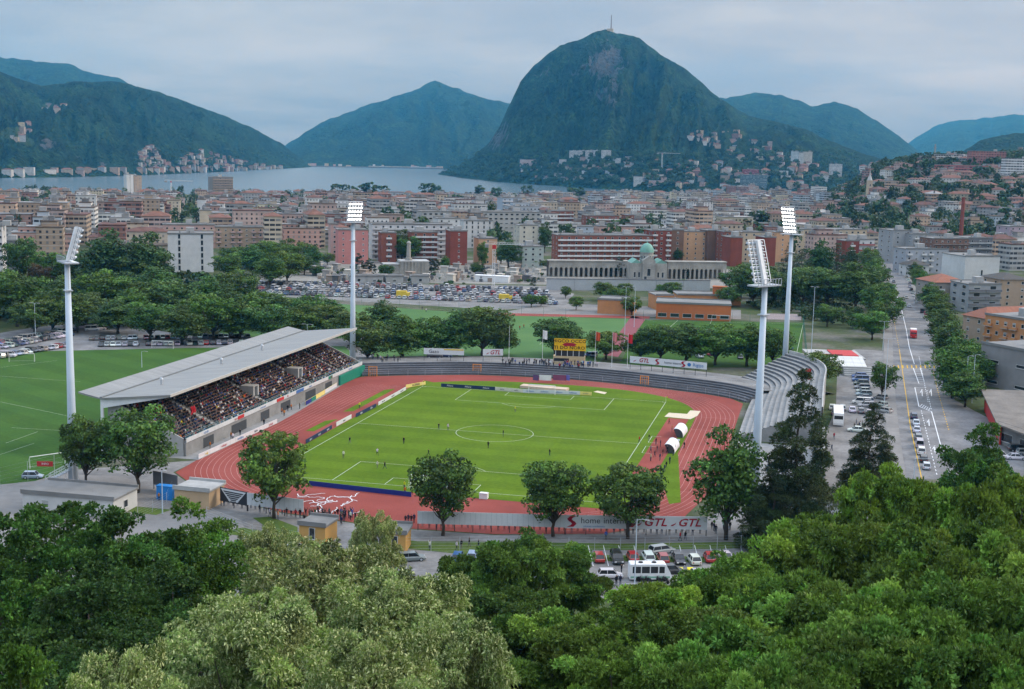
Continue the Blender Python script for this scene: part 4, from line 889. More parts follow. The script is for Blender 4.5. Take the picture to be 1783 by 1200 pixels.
# ---- rows and clumps beyond the stadium; each entry: foot u, v, tip row, crown width
def row(entries, group, lab, protos, parts=True, name='tree', cols=((1, 1, 1),), z=None):
    for i, e in enumerate(entries): tree_px(protos[i % len(protos)], e[0], e[1]+(4 if e[3] > 30 else 0), e[2], e[3]*1.12, lab.format(nth(i)), name=name, group=group, col=[c*random.uniform(.88, 1.15) for c in cols[i % len(cols)]], parts=parts, z=z)
LG = [MID[0], MID[2], MID[1], MID[3]]
row([(640, 630, 560, 76), (700, 625, 545, 82), (745, 622, 550, 70), (795, 622, 538, 88), (840, 620, 530, 92), (870, 616, 560, 66), (610, 600, 540, 70), (665, 592, 520, 70)], 'trees behind the far terrace', '{} dark tree counting from the glaring floodlight mast towards the white flagpole', LG)
row([(965, 618, 552, 70), (988, 612, 558, 62), (1055, 622, 575, 66), (1115, 625, 575, 60), (1150, 628, 562, 76), (1195, 630, 562, 80), (1245, 632, 562, 84), (1300, 634, 560, 86), (1345, 636, 568, 60)], 'trees behind the long board', '{} dark tree counting from the yellow banner towards the high terrace', LG)
row([(1428, 672, 612, 66)], None, 'bright spreading tree standing behind the high terrace by the red restaurant', [MID[4]], cols=((1.1, 1.15, 1),))
# trees behind the grandstand and the training lawn
e_ = []
for k, (u, v, vt, w) in enumerate([(30, 565, 470, 88), (92, 575, 500, 84), (150, 568, 508, 78), (205, 578, 520, 82), (262, 590, 525, 80), (318, 596, 530, 84), (372, 590, 510, 84), (418, 588, 520, 80), (470, 592, 528, 78), (520, 585, 528, 76), (565, 582, 528, 74), (575, 572, 520, 70),
                                   (180, 548, 470, 86), (240, 550, 488, 82), (300, 552, 488, 84), (360, 548, 478, 82), (410, 540, 470, 76), (270, 528, 462, 80), (60, 538, 485, 80), (10, 530, 478, 80), (120, 540, 480, 70), (470, 495, 438, 58), (500, 490, 435, 58), (440, 478, 425, 58), (480, 470, 420, 56), (520, 470, 440, 46), (60, 580, 520, 70), (230, 565, 500, 76), (345, 572, 515, 78), (395, 562, 492, 74), (445, 568, 505, 76), (490, 566, 510, 72), (540, 572, 512, 66), (135, 575, 512, 60), (0, 548, 470, 70), (150, 508, 432, 76), (90, 505, 436, 60), (50, 560, 500, 60), (410, 465, 428, 48), (440, 463, 424, 50), (470, 461, 418, 46), (500, 460, 414, 44), (530, 463, 420, 40), (270, 468, 436, 44), (398, 482, 440, 46), (1500, 600, 560, 10)]):
    if w > 20: e_.append((u, v, vt, w))
row(e_, 'park trees behind the grandstand', '{} leafy tree of the park between the grandstand roof and the white tower block', LG, cols=((1.05, 1.05, 1), (1.1, 1.05, 1), (.95, .95, 1)))
tree_px(MID[3], 190, 520, 395, 110, 'tall grey-green poplar-like tree left of its twin before the white tower block', name='tall_tree', col=(.85, .85, 1.25)); tree_px(MID[2], 255, 515, 402, 100, 'tall grey-green tree closest to the white tower block', name='tall_tree', col=(.85, .85, 1.25)); tree_px(MID[0], 40, 500, 412, 60, 'dark tree below the pale apartment blocks at the edge', col=(.8, .85, 1))
tree_px(MID[0], 68, 520, 458, 40, 'dark purple-leaved tree among the green park trees', name='tall_tree', col=(1.0, .35, .9))
# avenue rows
row([(1658, 690, 600, 82), (1680, 705, 640, 70), (1668, 655, 585, 74), (1650, 628, 560, 66), (1642, 600, 535, 56), (1636, 575, 515, 50), (1628, 552, 500, 44), (1618, 535, 490, 38), (1610, 520, 478, 34), (1604, 508, 470, 30), (1598, 495, 462, 28), (1592, 486, 455, 26), (1700, 668, 610, 60), (1690, 640, 588, 50)], 'plane trees along the avenue before the apartment houses', '{} plane tree counting up the avenue on the side of the apartment houses', [MID[2], MID[3]], cols=((1.05, 1.05, 1),))
row([(1535, 690, 630, 42), (1546, 560, 505, 44), (1534, 572, 525, 48), (1540, 535, 490, 40), (1518, 588, 540, 56), (1522, 550, 492, 46), (1528, 505, 462, 34), (1522, 490, 448, 30), (1516, 478, 440, 30), (1512, 470, 430, 32)], 'trees along the avenue before the sports ground', '{} tree counting up the avenue on the side of the red restaurant', [MID[0], MID[1]], cols=((1, 1, 1),))
row([(1440, 565, 530, 44), (1480, 560, 538, 20), (1398, 530, 462, 70), (1440, 532, 466, 76), (1490, 535, 455, 84), (1350, 528, 472, 66), (1310, 530, 455, 70), (1290, 515, 480, 46), (1268, 530, 498, 40)], 'trees round the small sports field', '{} green tree of the clump beside the tall floodlight masts', [MID[0], MID[2], MID[4]])
row([(1395, 520, 432, 70), (1425, 505, 415, 60), (1455, 500, 422, 56), (1480, 495, 428, 40), (1372, 515, 420, 56)], 'dark cedars by the red and white apartment tower', '{} dark layered cedar counting towards the red and white apartment tower', [CON[1], MID[3]], cols=((1.1, 1.1, 1.1), (.6, .65, .9)), name='cedar_tree')
# school and car park trees
row([(1052, 520, 490, 36), (1075, 528, 500, 40), (1088, 518, 492, 30), (985, 520, 498, 18), (1003, 540, 515, 26), (925, 535, 512, 26), (942, 533, 514, 22), (1100, 545, 515, 32), (1170, 512, 490, 34), (1190, 505, 486, 26), (1150, 515, 495, 20)], 'small trees round the orange school', '{} small tree of those scattered round the orange school', [MID[4], MID[1]], parts=True)
row([(672, 488, 460, 26), (555, 480, 462, 30), (545, 465, 428, 34), (570, 462, 440, 26), (530, 475, 440, 36), (700, 450, 398, 46), (715, 455, 410, 38), (775, 470, 445, 20), (830, 480, 455, 24), (840, 475, 420, 18), (885, 462, 415, 52), (872, 455, 428, 34), (915, 462, 430, 20), (930, 465, 440, 24), (948, 440, 385, 26), (954, 470, 452, 30), (1180, 455, 432, 20), (1010, 478, 462, 14), (1270, 500, 472, 34)], 'trees among the cemetery and the brick blocks', '{} tree of those standing between the cemetery and the brick apartment blocks', [MID[0], MID[3], MID[2]], cols=((.75, .8, 1), (1, 1, 1)))
# cemetery cypresses
cy_ = [(625, 478, 440, 12), (640, 480, 452, 13), (648, 480, 456, 11), (665, 478, 458, 8), (728, 480, 456, 11), (751, 480, 450, 14), (760, 470, 450, 8), (1047, 482, 458, 9), (1065, 482, 455, 10), (1078, 482, 446, 16), (1090, 482, 462, 8), (1164, 482, 462, 7), (1172, 480, 464, 7), (930, 498, 482, 9), (1095, 480, 464, 7), (1195, 486, 466, 9), (842, 488, 462, 9)]
row(cy_, 'cypresses of the cemetery', '{} slender dark cypress of the cemetery counting from the pink tower', CYP, name='cypress_tree', parts=False)
# ================================================================ roads and grounds beyond the stadium
def pxsheet(name, pts, m, z, label, kind='structure'): return sheet(name, [P(u, v)[:2] for u, v in pts], m, z, label, kind)
pxsheet('road', [(380, 1100), (1420, 1100), (1420, 985), (1000, 985), (700, 975), (400, 955), (250, 905), (0, 905), (0, 1000), (200, 1010)], ASPH, .006, 'asphalt road and parking bays below the stadium fence')
pxsheet('service_path', [(0, 835), (120, 826), (215, 830), (420, 905), (440, 960), (260, 960), (0, 905)], PAVE, .018, 'pale paved service path by the low white building')
pxsheet('training_pitch', [(-60, 622), (60, 612), (320, 606), (470, 604), (470, 640), (200, 700), (190, 800), (60, 838), (-60, 850)], TURF2, .02, 'green training lawn behind the grandstand')
pxsheet('car_park_ground', [(-60, 628), (60, 612), (330, 606), (600, 603), (640, 640), (660, 632), (620, 590), (330, 585), (180, 560), (60, 570), (-60, 590)], ASPH, .025, 'asphalt car park along the training lawn')
pxsheet('training_pitch', [(444, 519), (870, 549), (1098, 556), (1040, 636), (640, 628), (380, 580)], TURF3, .02, 'green artificial pitch behind the trees of the terrace')
pxsheet('training_pitch', [(1122, 557), (1398, 562), (1396, 640), (1075, 640)], TURF2, .02, 'green artificial pitch before the orange school')
pxsheet('running_strip', [(868, 545), (1132, 551), (1130, 555), (868, 549.5)], TRACK, .03, 'red strip along the artificial pitch')
pxsheet('footpath', [(1100, 550), (1124, 556), (1076, 622), (1050, 618)], mat('dark red path', (.2, .06, .07), .9), .03, 'dark red path between the two artificial pitches')
pxsheet('car_park_ground', [(420, 492), (960, 498), (1000, 512), (985, 532), (870, 540), (445, 514)], ASPHL, .02, 'asphalt car park between the artificial pitch and the cemetery')
pxsheet('school_yard', [(960, 528), (1290, 540), (1290, 556), (870, 545)], PAVE, .018, 'paved yard round the orange school')
pxsheet('cemetery_ground', [(520, 455), (960, 452), (1290, 470), (1290, 503), (950, 496), (430, 488)], mat('pale gravel', (.25, .24, .215), .95, var=.2, scale=.3, stain=.3), .015, 'pale gravel ground of the cemetery')
pxsheet('sports_court', [(1335, 546), (1395, 547), (1395, 558), (1335, 556)], mat('grey pink court', (.24, .2, .2), .9), .025, 'grey sports court beside the small field')
pxsheet('street', [(345, 545), (400, 545), (480, 474), (462, 474)], ASPHL, .029, 'street running past the park trees to the cemetery')
AVL = [(1578, 835), (1563, 735), (1556, 650), (1554, 575), (1549, 520), (1539, 470), (1534, 445), (1531, 425)]
AVR = [(1662, 835), (1672, 735), (1652, 660), (1618, 575), (1592, 515), (1566, 470), (1552, 445), (1543, 425)]
pxsheet('avenue', AVL+AVR[::-1], ASPH, .026, 'wide asphalt avenue running away past the stadium')
pxsheet('side_street', [(1664, 745), (1652, 690), (1690, 712), (1783, 760), (1783, 840), (1650, 840)], ASPH, .021, 'asphalt side street turning off the avenue')
pxsheet('grass_verge', [(722, 943), (900, 944), (1080, 947), (1290, 944), (1290, 955), (1080, 958), (900, 956), (722, 957)], LAWN, .04, 'long green verge between the standing spectators and the road fence')
pxsheet('grass_verge', [(440, 902), (470, 900), (518, 918), (518, 944), (490, 936)], LAWN, .04, 'green slope between the lone tree and the ochre hut')
pv = MB()
for side, sg in ((AVL, 1), (AVR[2:], -1)):
    c_ = smoothline([P(a, b_)[:2] for a, b_ in side], 1); o1 = pl_off(c_, sg*3.2)
    for k in range(len(c_)-1):
        pv.face([(*c_[k], .15), (*c_[k+1], .15), (*o1[k+1], .15), (*o1[k], .15)]); pv.face([(*c_[k], 0), (*c_[k+1], 0), (*c_[k+1], .15), (*c_[k], .15)])
tag(pv.build('pavement', PAVE), 'paved footways with kerbs along the avenue', kind='structure')
YEL = mat('yellow road paint', (.55, .33, .03), .85); mb = MB(); my = MB()
def pl(u0, v0, u1, v1, w=.22, m_=None, dash=0): 
    w *= .72
    p, q = P(u0, v0), P(u1, v1); m_ = m_ or mb
    if not dash: strip(m_, p, q, w, .045)
    else:
        n_ = max(1, int(math.hypot(*(q-p)[:2])/dash/2))
        for i in range(n_): strip(m_, p+(q-p)*(i/n_), p+(q-p)*((i+.5)/n_), w, .045)
for a in ((1605, 835, 1585, 742), (1585, 742, 1577, 685), (1577, 685, 1566, 610)): pl(*a, .3, my)
for a in ((1652, 749, 1634, 685), (1634, 685, 1624, 644)): pl(*a, .3, my, 1.6)
for a in ((1566, 610, 1557, 560), (1557, 560, 1545, 480)): pl(*a, .25, my, 3)
for a in ((1578, 574, 1583, 604), (1583, 604, 1592, 634), (1593, 675, 1614, 675), (1593, 675, 1600, 708), (1600, 708, 1622, 717), (1622, 717, 1641, 787), (1590, 641, 1600, 668), (1602, 640, 1609, 664), (1570, 540, 1578, 574), (1560, 500, 1566, 540)): pl(*a, .3)
for i in range(7): t = i/6; pl(1591+9*t, 643+22*t, 1603+6*t, 643+22*t, .3)
for i in range(5): t = i/5; pl(1601+19*t, 709+8*t, 1606+17*t, 704+8*t, .25)
for a in ((1614, 680, 1622, 715), (1604, 715, 1632, 830), (1616, 700, 1600, 620)): pl(*a, .22, None, 1.6)
for u, v in ((1606, 690), (1622, 690), (1618, 742), (1628, 788)): pl(u, v, u-1, v-12, .3); pl(u-4, v-6, u, v-12, .25)
for i in range(10): t = i/9; pl(1557+70*t, 641.5, 1557+70*t-1, 636, .55, my)
tag(mb.build('road_markings', WHITE), 'white lane lines and arrows on the avenue', kind='structure'); tag(my.build('yellow_markings', YEL), 'yellow lines and crossing bars on the avenue', kind='structure')
mb = MB()
for u in np.arange(1024, 1290, 26.5): pl(u, 950, u+9, 986, .14)
pl(1060, 1018, 1250, 1012, .14); pl(1060, 1046, 1120, 1045, .2); pl(1060, 1058, 1120, 1057, .2)
for u in (1178, 1192): pl(u, 1004, u+3, 1016, .12)
tag(mb.build('bay_markings', WHITE), 'white lines of the parking bays below the fence', kind='structure')
my = MB()
for u in (1180, 1198):
    for k in range(3): pl(u+k*3.5, 988, u+k*3.5+1, 993, .45, my)
tag(my.build('yellow_bay_markings', mat('bright yellow road paint', (.7, .6, .03), .85)), 'yellow letters painted on the bays beside the minibus', kind='structure')
# pitch lines of the training grounds
mb = MB()
for a in ((500, 523, 470, 560), (470, 560, 700, 585), (560, 527, 545, 545), (990, 552, 940, 600), (1240, 556, 1225, 590), (1180, 558, 1150, 585), (1398, 566, 1385, 625), (455, 521, 985, 552), (1125, 559, 1392, 564)): pl(*a, .18)
for a in ((0, 700, 120, 725), (0, 655, 140, 665), (0, 640, 100, 628), (0, 792, 60, 772), (20, 745, 140, 752), (10, 772, 66, 752)): pl(*a, .12)
tag(mb.build('training_markings', LINEW), 'white lines of the training pitches', kind='structure')
# ================================================================ buildings with windows of their own
FOOT = []      # footprints kept free by the city behind
def winmesh(w, h_, kind='plain'):
    key = 'window %s %.1f %.1f' % (kind, w, h_)
    if key in bpy.data.meshes: return bpy.data.meshes[key]
    mb = MB(); mb.box(-w/2, -.06, 0, w/2, .05, h_, 0); mb.box(-w/2+.1, -.075, .1, w/2-.1, -.061, h_-.1, 1); mb.box(-w/2-.1, -.16, -.1, w/2+.1, .05, -.003, 0)
    if kind == 'shutter': mb.box(-w/2+.1, -.09, h_*.45, w/2-.1, -.077, h_-.1, 2)
    return mb.mesh(key, [mat('window frame', (.5, .5, .49), .6), GLASS, mat('roller shutter', (.32, .33, .31), .7)])
def balcmesh(w, col):
    key = 'balcony %.1f %s' % (w, col.name)
    if key in bpy.data.meshes: return bpy.data.meshes[key]
    mb = MB(); mb.box(-w/2, -1.1, -.16, w/2, -.02, 0, 0); mb.box(-w/2, -1.1, .003, w/2, -1.02, .95, 1); mb.box(-w/2, -1.019, .003, -w/2+.07, -.02, .95, 1); mb.box(w/2-.07, -1.019, .003, w/2, -.02, .95, 1)
    return mb.mesh(key, [CONCL, col])
ROOFG = mat('gravel flat roof', (.22, .22, .215), .95, var=.12, scale=.4, stain=.25); TERRA = ribbed('terracotta roof', (.27, .11, .07), .8, 0, .2, .85)
def block(u1, v1, u2, v2, vt, depth, wall, label, bay=3.4, ww=1.3, wh=1.4, floor=3., style='window', roof=None, shut=True, z=0., side=True, hip=0., bal=None, name='apartment_block', cat='apartment block', group=None, blank=False, house=True, hgt=None):
    p, q = P(u1, v1, z), P(u2, v2, z); w = math.hypot(*(q-p)[:2]); H = (ztop(p, vt)-z) if hgt is None else hgt; rz = facing(p, q)
    r = empty(name, p, rz); tag(r, label, cat, group); FOOT.append((p+(q-p)/2, w/2+6, rz, w, depth))
    mb = MB(); mb.box(0, 0, -2, w, depth, H); mb.build('wall', wall, r)
    mb = MB(); rm = roof or ROOFG
    if hip:
        e = .6; i_ = min(w, depth)/2*.95
        A_ = [(-e, -e), (w+e, -e), (w+e, depth+e), (-e, depth+e)]
        if w > depth: R_ = [(i_, depth/2), (w-i_, depth/2)]
        else: R_ = [(w/2, i_), (w/2, depth-i_)]
        z0, z1 = H+.02, H+hip
        V = [(*a, z0) for a in A_]+[(*a, z1) for a in R_]
        F = [(0, 1, 5, 4), (2, 3, 4, 5), (1, 2, 5), (3, 0, 4)] if w > depth else [(1, 2, 5, 4), (3, 0, 4, 5), (0, 1, 4), (2, 3, 5)]
        mb.v = V; mb.f = F+[(3, 2, 1, 0)]; mb.m = [0]*5
    else:
        mb.box(-.25, -.25, H+.005, w+.25, depth+.25, H+.35); mb.box(-.25, -.25, H+.355, w+.25, 0, H+.8); mb.box(-.25, depth, H+.355, w+.25, depth+.25, H+.8)
    ro = mb.build('roof', rm, r)
    if house and not hip:
        for k in range(max(1, int(w/28))):
            x = w*(k+.5)/max(1, int(w/28))+random.uniform(-3, 3); mb = MB(); s_ = random.uniform(1.4, 2.6); mb.box(x-s_, depth*.35, H+.36, x+s_, depth*.35+3.5, H+2.6+random.random()); mb.build('lift_housing', CONCL, ro)
        for k in range(max(2, int(w/9))): x = random.uniform(1, w-1); y = random.uniform(1, depth-1); mb = MB(); mb.box(x-.35, y-.3, H+.36, x+.35, y+.3, H+1.4); mb.build('chimney', CONC, ro)
    if blank: return r
    nf = max(1, int(H/floor)); fl_ = H/nf; wins = []
    nb = max(1, int((w-.8)/bay)); step = w/nb
    for f in range(nf):
        zz = f*fl_+.95
        for i in range(nb): wins.append((step*(i+.5), -.01, zz, 0., i, f))
    if side:
        ns = max(1, int((depth-1)/(bay*1.15))); ss = depth/ns; left = (u1+u2)/2 > 891
        for f in range(nf):
            for i in range(ns): wins.append((-.01 if left else w+.01, ss*(i+.5), f*fl_+.95, -PI/2 if left else PI/2, -1-i, f))
    sh = [(x, y, z_, a, i, f) for x, y, z_, a, i, f in wins]; nw = 0; extra = MB()
    me1, me2 = winmesh(ww, wh), winmesh(ww, wh, 'shutter'); bmesh_ = balcmesh(step*.98 if style == 'loggia' else min(step*.95, 3.2), bal or wall)
    rest = []
    for x, y, z_, a, i, f in sh:
        if nw >= 100: rest.append((x, y, z_, a)); continue
        o = put('window', me2 if (shut and random.random() < .35) else me1, r, (x, y, z_), a); nw += 1
    nbal = 0; brest = []
    if style in ('balcony', 'loggia'):
        for x, y, z_, a, i, f in sh:
            if f == 0 and style == 'balcony': continue
            if (i >= 0 and (style == 'loggia' or i % 3 != 1)):
                if nbal < 100: put('balcony', bmesh_, r, (x, y, z_-.9), a); nbal += 1
                else: brest.append((x, y, z_-.9, a))
    for nm_, lst, me in (('windows', rest, me1), ('balconies', brest, bmesh_)):
        if lst:
            mb = MB(); base = [tuple(v.co) for v in me.vertices]; fc = [(tuple(p_.vertices), p_.material_index) for p_ in me.polygons]
            for x, y, z_, a in lst:
                M_ = Matrix.Translation((x, y, z_))@Matrix.Rotation(a, 4, 'Z'); k = len(mb.v); mb.v += [tuple(M_@Vector(b_)) for b_ in base]
                for f_, mi in fc: mb.f.append(tuple(k+i for i in f_)); mb.m.append(mi)
            o = mb.build(nm_, list(me.materials), r); o['kind'] = 'stuff'
    return r
def plaster(n_, c, st=.18): return mat(n_, c, .85, var=.06, scale=.5, stain=st)
def brick(name, c, course=.6):
    if name in MATS: return MATS[name]
    m, n, b = newmat(name); tc = n.new('ShaderNodeTexCoord').outputs['Object']; sp = n.new('ShaderNodeSeparateXYZ', inp={0: tc})
    f = n.ramp(n.noise(tc, 2.5, 5.), [(.3, .75), (.7, 1.15)]); g = n.ramp(n.noise(tc, .15, 4.), [(.35, .82), (.65, 1.05)])
    w = n.ramp(n.math('FRACT', n.math('MULTIPLY', sp.outputs[2], 1/course)), [(.0, .8), (.12, 1.)])
    cc = n.mix(1., n.mix(1., n.mix(1., tuple(c), f, 'MULTIPLY'), g, 'MULTIPLY'), w, 'MULTIPLY'); n.l.new(cc, b.inputs['Base Color']); b.inputs['Roughness'].default_value = .9; b.inputs['Specular IOR Level'].default_value = .15; return m
PINK = plaster('salmon pink plaster', (.52, .22, .2)); PINKP = plaster('pale pink plaster', (.5, .33, .3)); BRK = brick('dark red brick', (.24, .07, .05)); BRK2 = brick('red brown brick', (.26, .10, .07)); BRN = brick('brown brick', (.2, .12, .09))
CRM = plaster('cream plaster wall', (.52, .42, .3)); PEACH = plaster('peach plaster', (.56, .34, .2)); WHT = plaster('white plaster', (.6, .6, .6)); GRY = plaster('grey plaster', (.33, .34, .35)); GRYD = plaster('dark grey concrete wall', (.17, .17, .18), .3); GRN = plaster('pale green plaster', (.38, .44, .41)); ORG = plaster('orange plaster', (.5, .15, .05)); LIL = plaster('lilac plaster', (.42, .33, .38)); BLU = plaster('pale blue plaster', (.4, .47, .55)); TAN = plaster('tan plaster', (.40, .30, .22)); ORL = plaster('light orange plaster', (.52, .24, .1))
WBAL = mat('white balcony panel', (.6, .6, .6), .6, stain=.1); RBAL = mat('red balcony panel', (.3, .07, .06), .7); DBAL = mat('dark balcony panel', (.13, .12, .12), .7)
# -- between cemetery and town
block(589, 460, 641, 460, 401, 14, PINK, 'salmon pink tower block behind the glaring floodlight mast', bay=4.4, ww=1., wh=1.2)
block(576, 452, 589, 452, 391, 12, PINKP, 'pale pink block hidden half behind the salmon pink tower', bay=4)
block(648, 452, 786, 452, 391, 14, WHT, 'long white block with dark balconies behind the dark red blocks', style='loggia', bal=WBAL, bay=4.2)
block(664, 458, 690, 458, 406, 13, BRK2, 'dark red brick block beside the tall green tree, its left wing', style='balcony', bal=WBAL, bay=4.2); block(716, 458, 761, 458, 405, 13, BRK2, 'dark red brick block with white balcony bands right of the tall green tree', style='loggia', bal=WBAL, bay=3.8)
block(784, 462, 813, 462, 403, 15, BRK, 'narrow dark red brick tower block with few windows', bay=6.5, ww=1., side=True)
block(762, 440, 800, 440, 381, 14, WHT, 'white block rising behind the narrow dark red tower', bay=3.6); block(807, 432, 857, 432, 385, 14, WHT, 'white block with tall vertical dark window strips', bay=3.4, ww=1.1, wh=2.1)
block(735, 415, 941, 415, 369, 18, plaster('pale grey plaster', (.4, .4, .39)), 'very long pale grey slab with rows of windows behind the white blocks', bay=4.2, wh=1.5, ww=2.4)
block(904, 440, 936, 440, 393, 14, plaster('cream white plaster', (.56, .53, .45)), 'cream white tower block left of the dark trees and brick slab', bay=4.5); block(874, 395, 908, 395, 345, 14, BLU, 'tall pale blue white tower block above the long grey slab', bay=4, style='loggia', bal=WBAL)
block(833, 461, 865, 461, 416, 14, PEACH, 'peach coloured block beside the building crane', bay=8, ww=1.2); block(909, 466, 946, 466, 430, 13, GRN, 'pale green block with square dark windows beside the arcade', bay=3.6, ww=1.4)
block(971, 456, 1133, 456, 410, 14, BRK2, 'long red brick slab with white balcony bands behind the domed church', style='loggia', bal=WBAL, bay=4.6)
block(1133, 455, 1168, 455, 402, 14, BRK, 'red brick block with stacked white balconies at the end of the long brick slab', style='balcony', bal=WBAL, bay=4.2); block(1168, 455, 1189, 455, 401, 14, BRN, 'plain brown brick wing left of the peach block', bay=7); block(1189, 454, 1231, 454, 404, 14, PEACH, 'peach block with paired small windows between two brown wings', bay=5.2, ww=1.); block(1231, 455, 1258, 455, 402, 14, BRN, 'plain brown brick wing right of the peach block', bay=8, ww=1., blank=True)
block(1258, 458, 1271, 458, 404, 12, BRK2, 'narrow brick block with stacked balconies beside the blank gable', style='balcony', bal=WBAL, bay=4); block(1271, 464, 1291, 464, 414, 14, BRK, 'blank red brown gable left of the lamp rack of the mast', blank=True); block(1291, 456, 1330, 456, 405, 14, CRM, 'cream block behind the lamp rack of the mast', bay=4); block(1330, 464, 1349, 464, 414, 14, BRK, 'blank red brown gable right of the lamp rack of the mast', blank=True); block(1349, 456, 1373, 456, 405, 14, PEACH, 'peach block touching the lit floodlight mast', bay=5, ww=1.)
block(959, 400, 998, 400, 368, 14, BRK2, 'brick and white block above the grey blue wing', style='loggia', bal=WBAL, bay=5); block(1023, 412, 1077, 412, 376, 14, BRK2, 'stepped brick block with white bands above the long brick slab', style='loggia', bal=WBAL, bay=5); block(964, 425, 1040, 425, 395, 13, BLU, 'low grey blue block with roof garden behind the long brick slab', bay=5); block(1093, 405, 1121, 405, 375, 14, BRK2, 'small brick block with pale curved roof above the brick slab', style='loggia', bal=WBAL, bay=5)
block(1163, 405, 1220, 405, 384, 14, WHT, 'white office block with long window bands', bay=3.6, ww=2.8, wh=1.5); block(1222, 405, 1262, 405, 375, 14, plaster('off white plaster', (.52, .52, .5)), 'off-white office block beside the long window bands', bay=3.6, ww=2.8); block(1289, 412, 1350, 412, 390, 14, BRK, 'low red brick block under the round green tree', bay=5); block(1206, 385, 1240, 385, 352, 14, WHT, 'white block with vertical dark stripes in the old town', bay=3, ww=1., wh=2.4)
block(1376, 442, 1507, 442, 400, 16, CRM, 'long cream block with dark windows behind the dark cedars', bay=4.4, ww=1.7); block(1412, 428, 1440, 428, 417, 8, REDP, 'low red building in front of the long cream block', blank=True, name='shed', cat='building')
block(1470, 466, 1494, 466, 420, 12, BRK, 'red brick half of the red and white apartment tower', style='balcony', bal=WBAL, bay=5); block(1494, 466, 1520, 466, 418, 12, WHT, 'white half of the red and white apartment tower', style='loggia', bal=RBAL, bay=4.2)
# -- left
block(293, 474, 372, 474, 408, 20, WHT, 'white tower block with black vertical window strips', bay=8.5, ww=1.3, wh=2.6, side=True, shut=False, style='window')
block(285, 432, 375, 432, 392, 14, PINKP, 'long pinkish block behind the white tower block', bay=4, style='balcony', bal=CRM); block(375, 432, 460, 432, 396, 14, TAN, 'long tan block continuing behind the avenue trees', bay=4, style='balcony', bal=PINKP); block(238, 420, 290, 420, 384, 14, GRY, 'grey concrete block with open floors left of the pinkish block', bay=4, style='loggia', bal=GRYD); block(0, 478, 6, 478, 395, 14, WHT, 'white slab at the very edge beside the park trees', bay=6); block(6, 470, 32, 470, 420, 12, GRYD, 'dark grey slab beside the white edge slab', bay=5); block(55, 440, 85, 440, 418, 10, BRK, 'small red brick block among the trees at the edge', bay=5); block(100, 468, 165, 468, 450, 12, GRYD, 'low grey building under the park trees', blank=True, cat='building', name='low_building'); block(80, 395, 132, 395, 374, 12, CRM, 'cream block with red roof among the trees', bay=5, hip=3, roof=TERRA)
block(371, 356, 406, 356, 309, 22, plaster('brown grey concrete', (.24, .22, .2)), 'tall brown grey tower standing against the lake', bay=6, style='loggia', bal=TAN, z=-10); block(221, 336, 233, 336, 304, 14, WHT, 'white narrow half of the twin tower against the lake', bay=8, z=-14); block(234, 336, 247, 336, 306, 14, TAN, 'tan half of the twin tower against the lake', bay=5, z=-14)
# -- right of the avenue
block(1552, 458, 1586, 458, 402, 18, GRY, 'grey stone corner block at the far end of the avenue', bay=5); block(1586, 460, 1625, 460, 408, 18, GRY, 'grey block with balconies next to the corner block', bay=4.6, style='balcony', bal=WBAL); block(1622, 474, 1683, 474, 416, 16, BRN, 'brown brick apartment block behind the grey blue block', bay=3.8, style='loggia', bal=BRN); block(1683, 462, 1725, 462, 415, 16, GRYD, 'dark grey concrete block right of the brown brick block', bay=4.4, style='loggia', bal=GRY)
block(1607, 402, 1690, 402, 385, 16, BLU, 'long low pale blue block above the brick block', bay=6, ww=2.6); block(1575, 476, 1649, 476, 434, 14, plaster('blue grey plaster', (.36, .38, .42)), 'blue grey apartment block with pale balconies', bay=4.2, style='balcony', bal=WBAL); block(1583, 482, 1617, 482, 462, 12, WHT, 'small white house with dark hipped roof by the avenue trees', hip=3, roof=mat('dark slate roof', (.07, .065, .06), .8), bay=4, name='house', cat='house')
block(1678, 492, 1738, 492, 447, 24, WHT, 'white nearly windowless hall right of the brick block', bay=14, ww=1.2, wh=6, floor=14, side=False, shut=False)
block(1626, 536, 1683, 536, 492, 18, plaster('brown grey plaster', (.3, .27, .24)), 'apartment house with terracotta roof and grey pillars', hip=3.2, roof=TERRA, bay=4, style='balcony', bal=WBAL); block(1684, 545, 1740, 545, 496, 16, GRY, 'grey concrete apartment house with wide dark balconies', bay=5, style='loggia', bal=GRYD, ww=3., wh=1.7); block(1740, 535, 1790, 535, 487, 18, TAN, 'tan house with dark roof at the picture edge', bay=5, hip=2.5, roof=mat('dark slate roof', (.07, .065, .06), .8))
block(1674, 592, 1712, 600, 548, 30, TAN, 'long house with terracotta roof end-on to the avenue', hip=3.5, roof=TERRA, bay=4.5, name='house', cat='house'); block(1712, 602, 1800, 618, 548, 22, ORL, 'light orange apartment house with long balconies', bay=3.4, style='balcony', bal=ORL)
block(1704, 668, 1800, 690, 598, 30, plaster('board-marked concrete', (.27, .26, .26), .3), 'big grey concrete hall with narrow window slots', bay=9, ww=4., wh=1., floor=5, side=False, shut=False, name='concrete_hall', cat='building')
r = block(1737, 772, 1870, 818, 722, 44, CONC, 'flat-roofed shop with broad brown roof and red wall at the edge', bay=6, ww=4, wh=2, floor=6, roof=mat('brown flat roof', (.2, .18, .16), .95, var=.15, stain=.3), name='shop_building', cat='shop', house=False, hgt=4.6, shut=False, side=False)
mb = MB(); mb.box(-.06, 1, .3, -.004, 26, 4.2); mb.build('red_side_panel', REDP, r)
wp = [P(u, v, 5.3) for u, v in ((1736, 738), (1900, 800), (1900, 684), (1708, 678))]; a_ = r.rotation_euler.z; lp = [((q[0]-r.location.x)*math.cos(a_)+(q[1]-r.location.y)*math.sin(a_), -(q[0]-r.location.x)*math.sin(a_)+(q[1]-r.location.y)*math.cos(a_)) for q in wp]
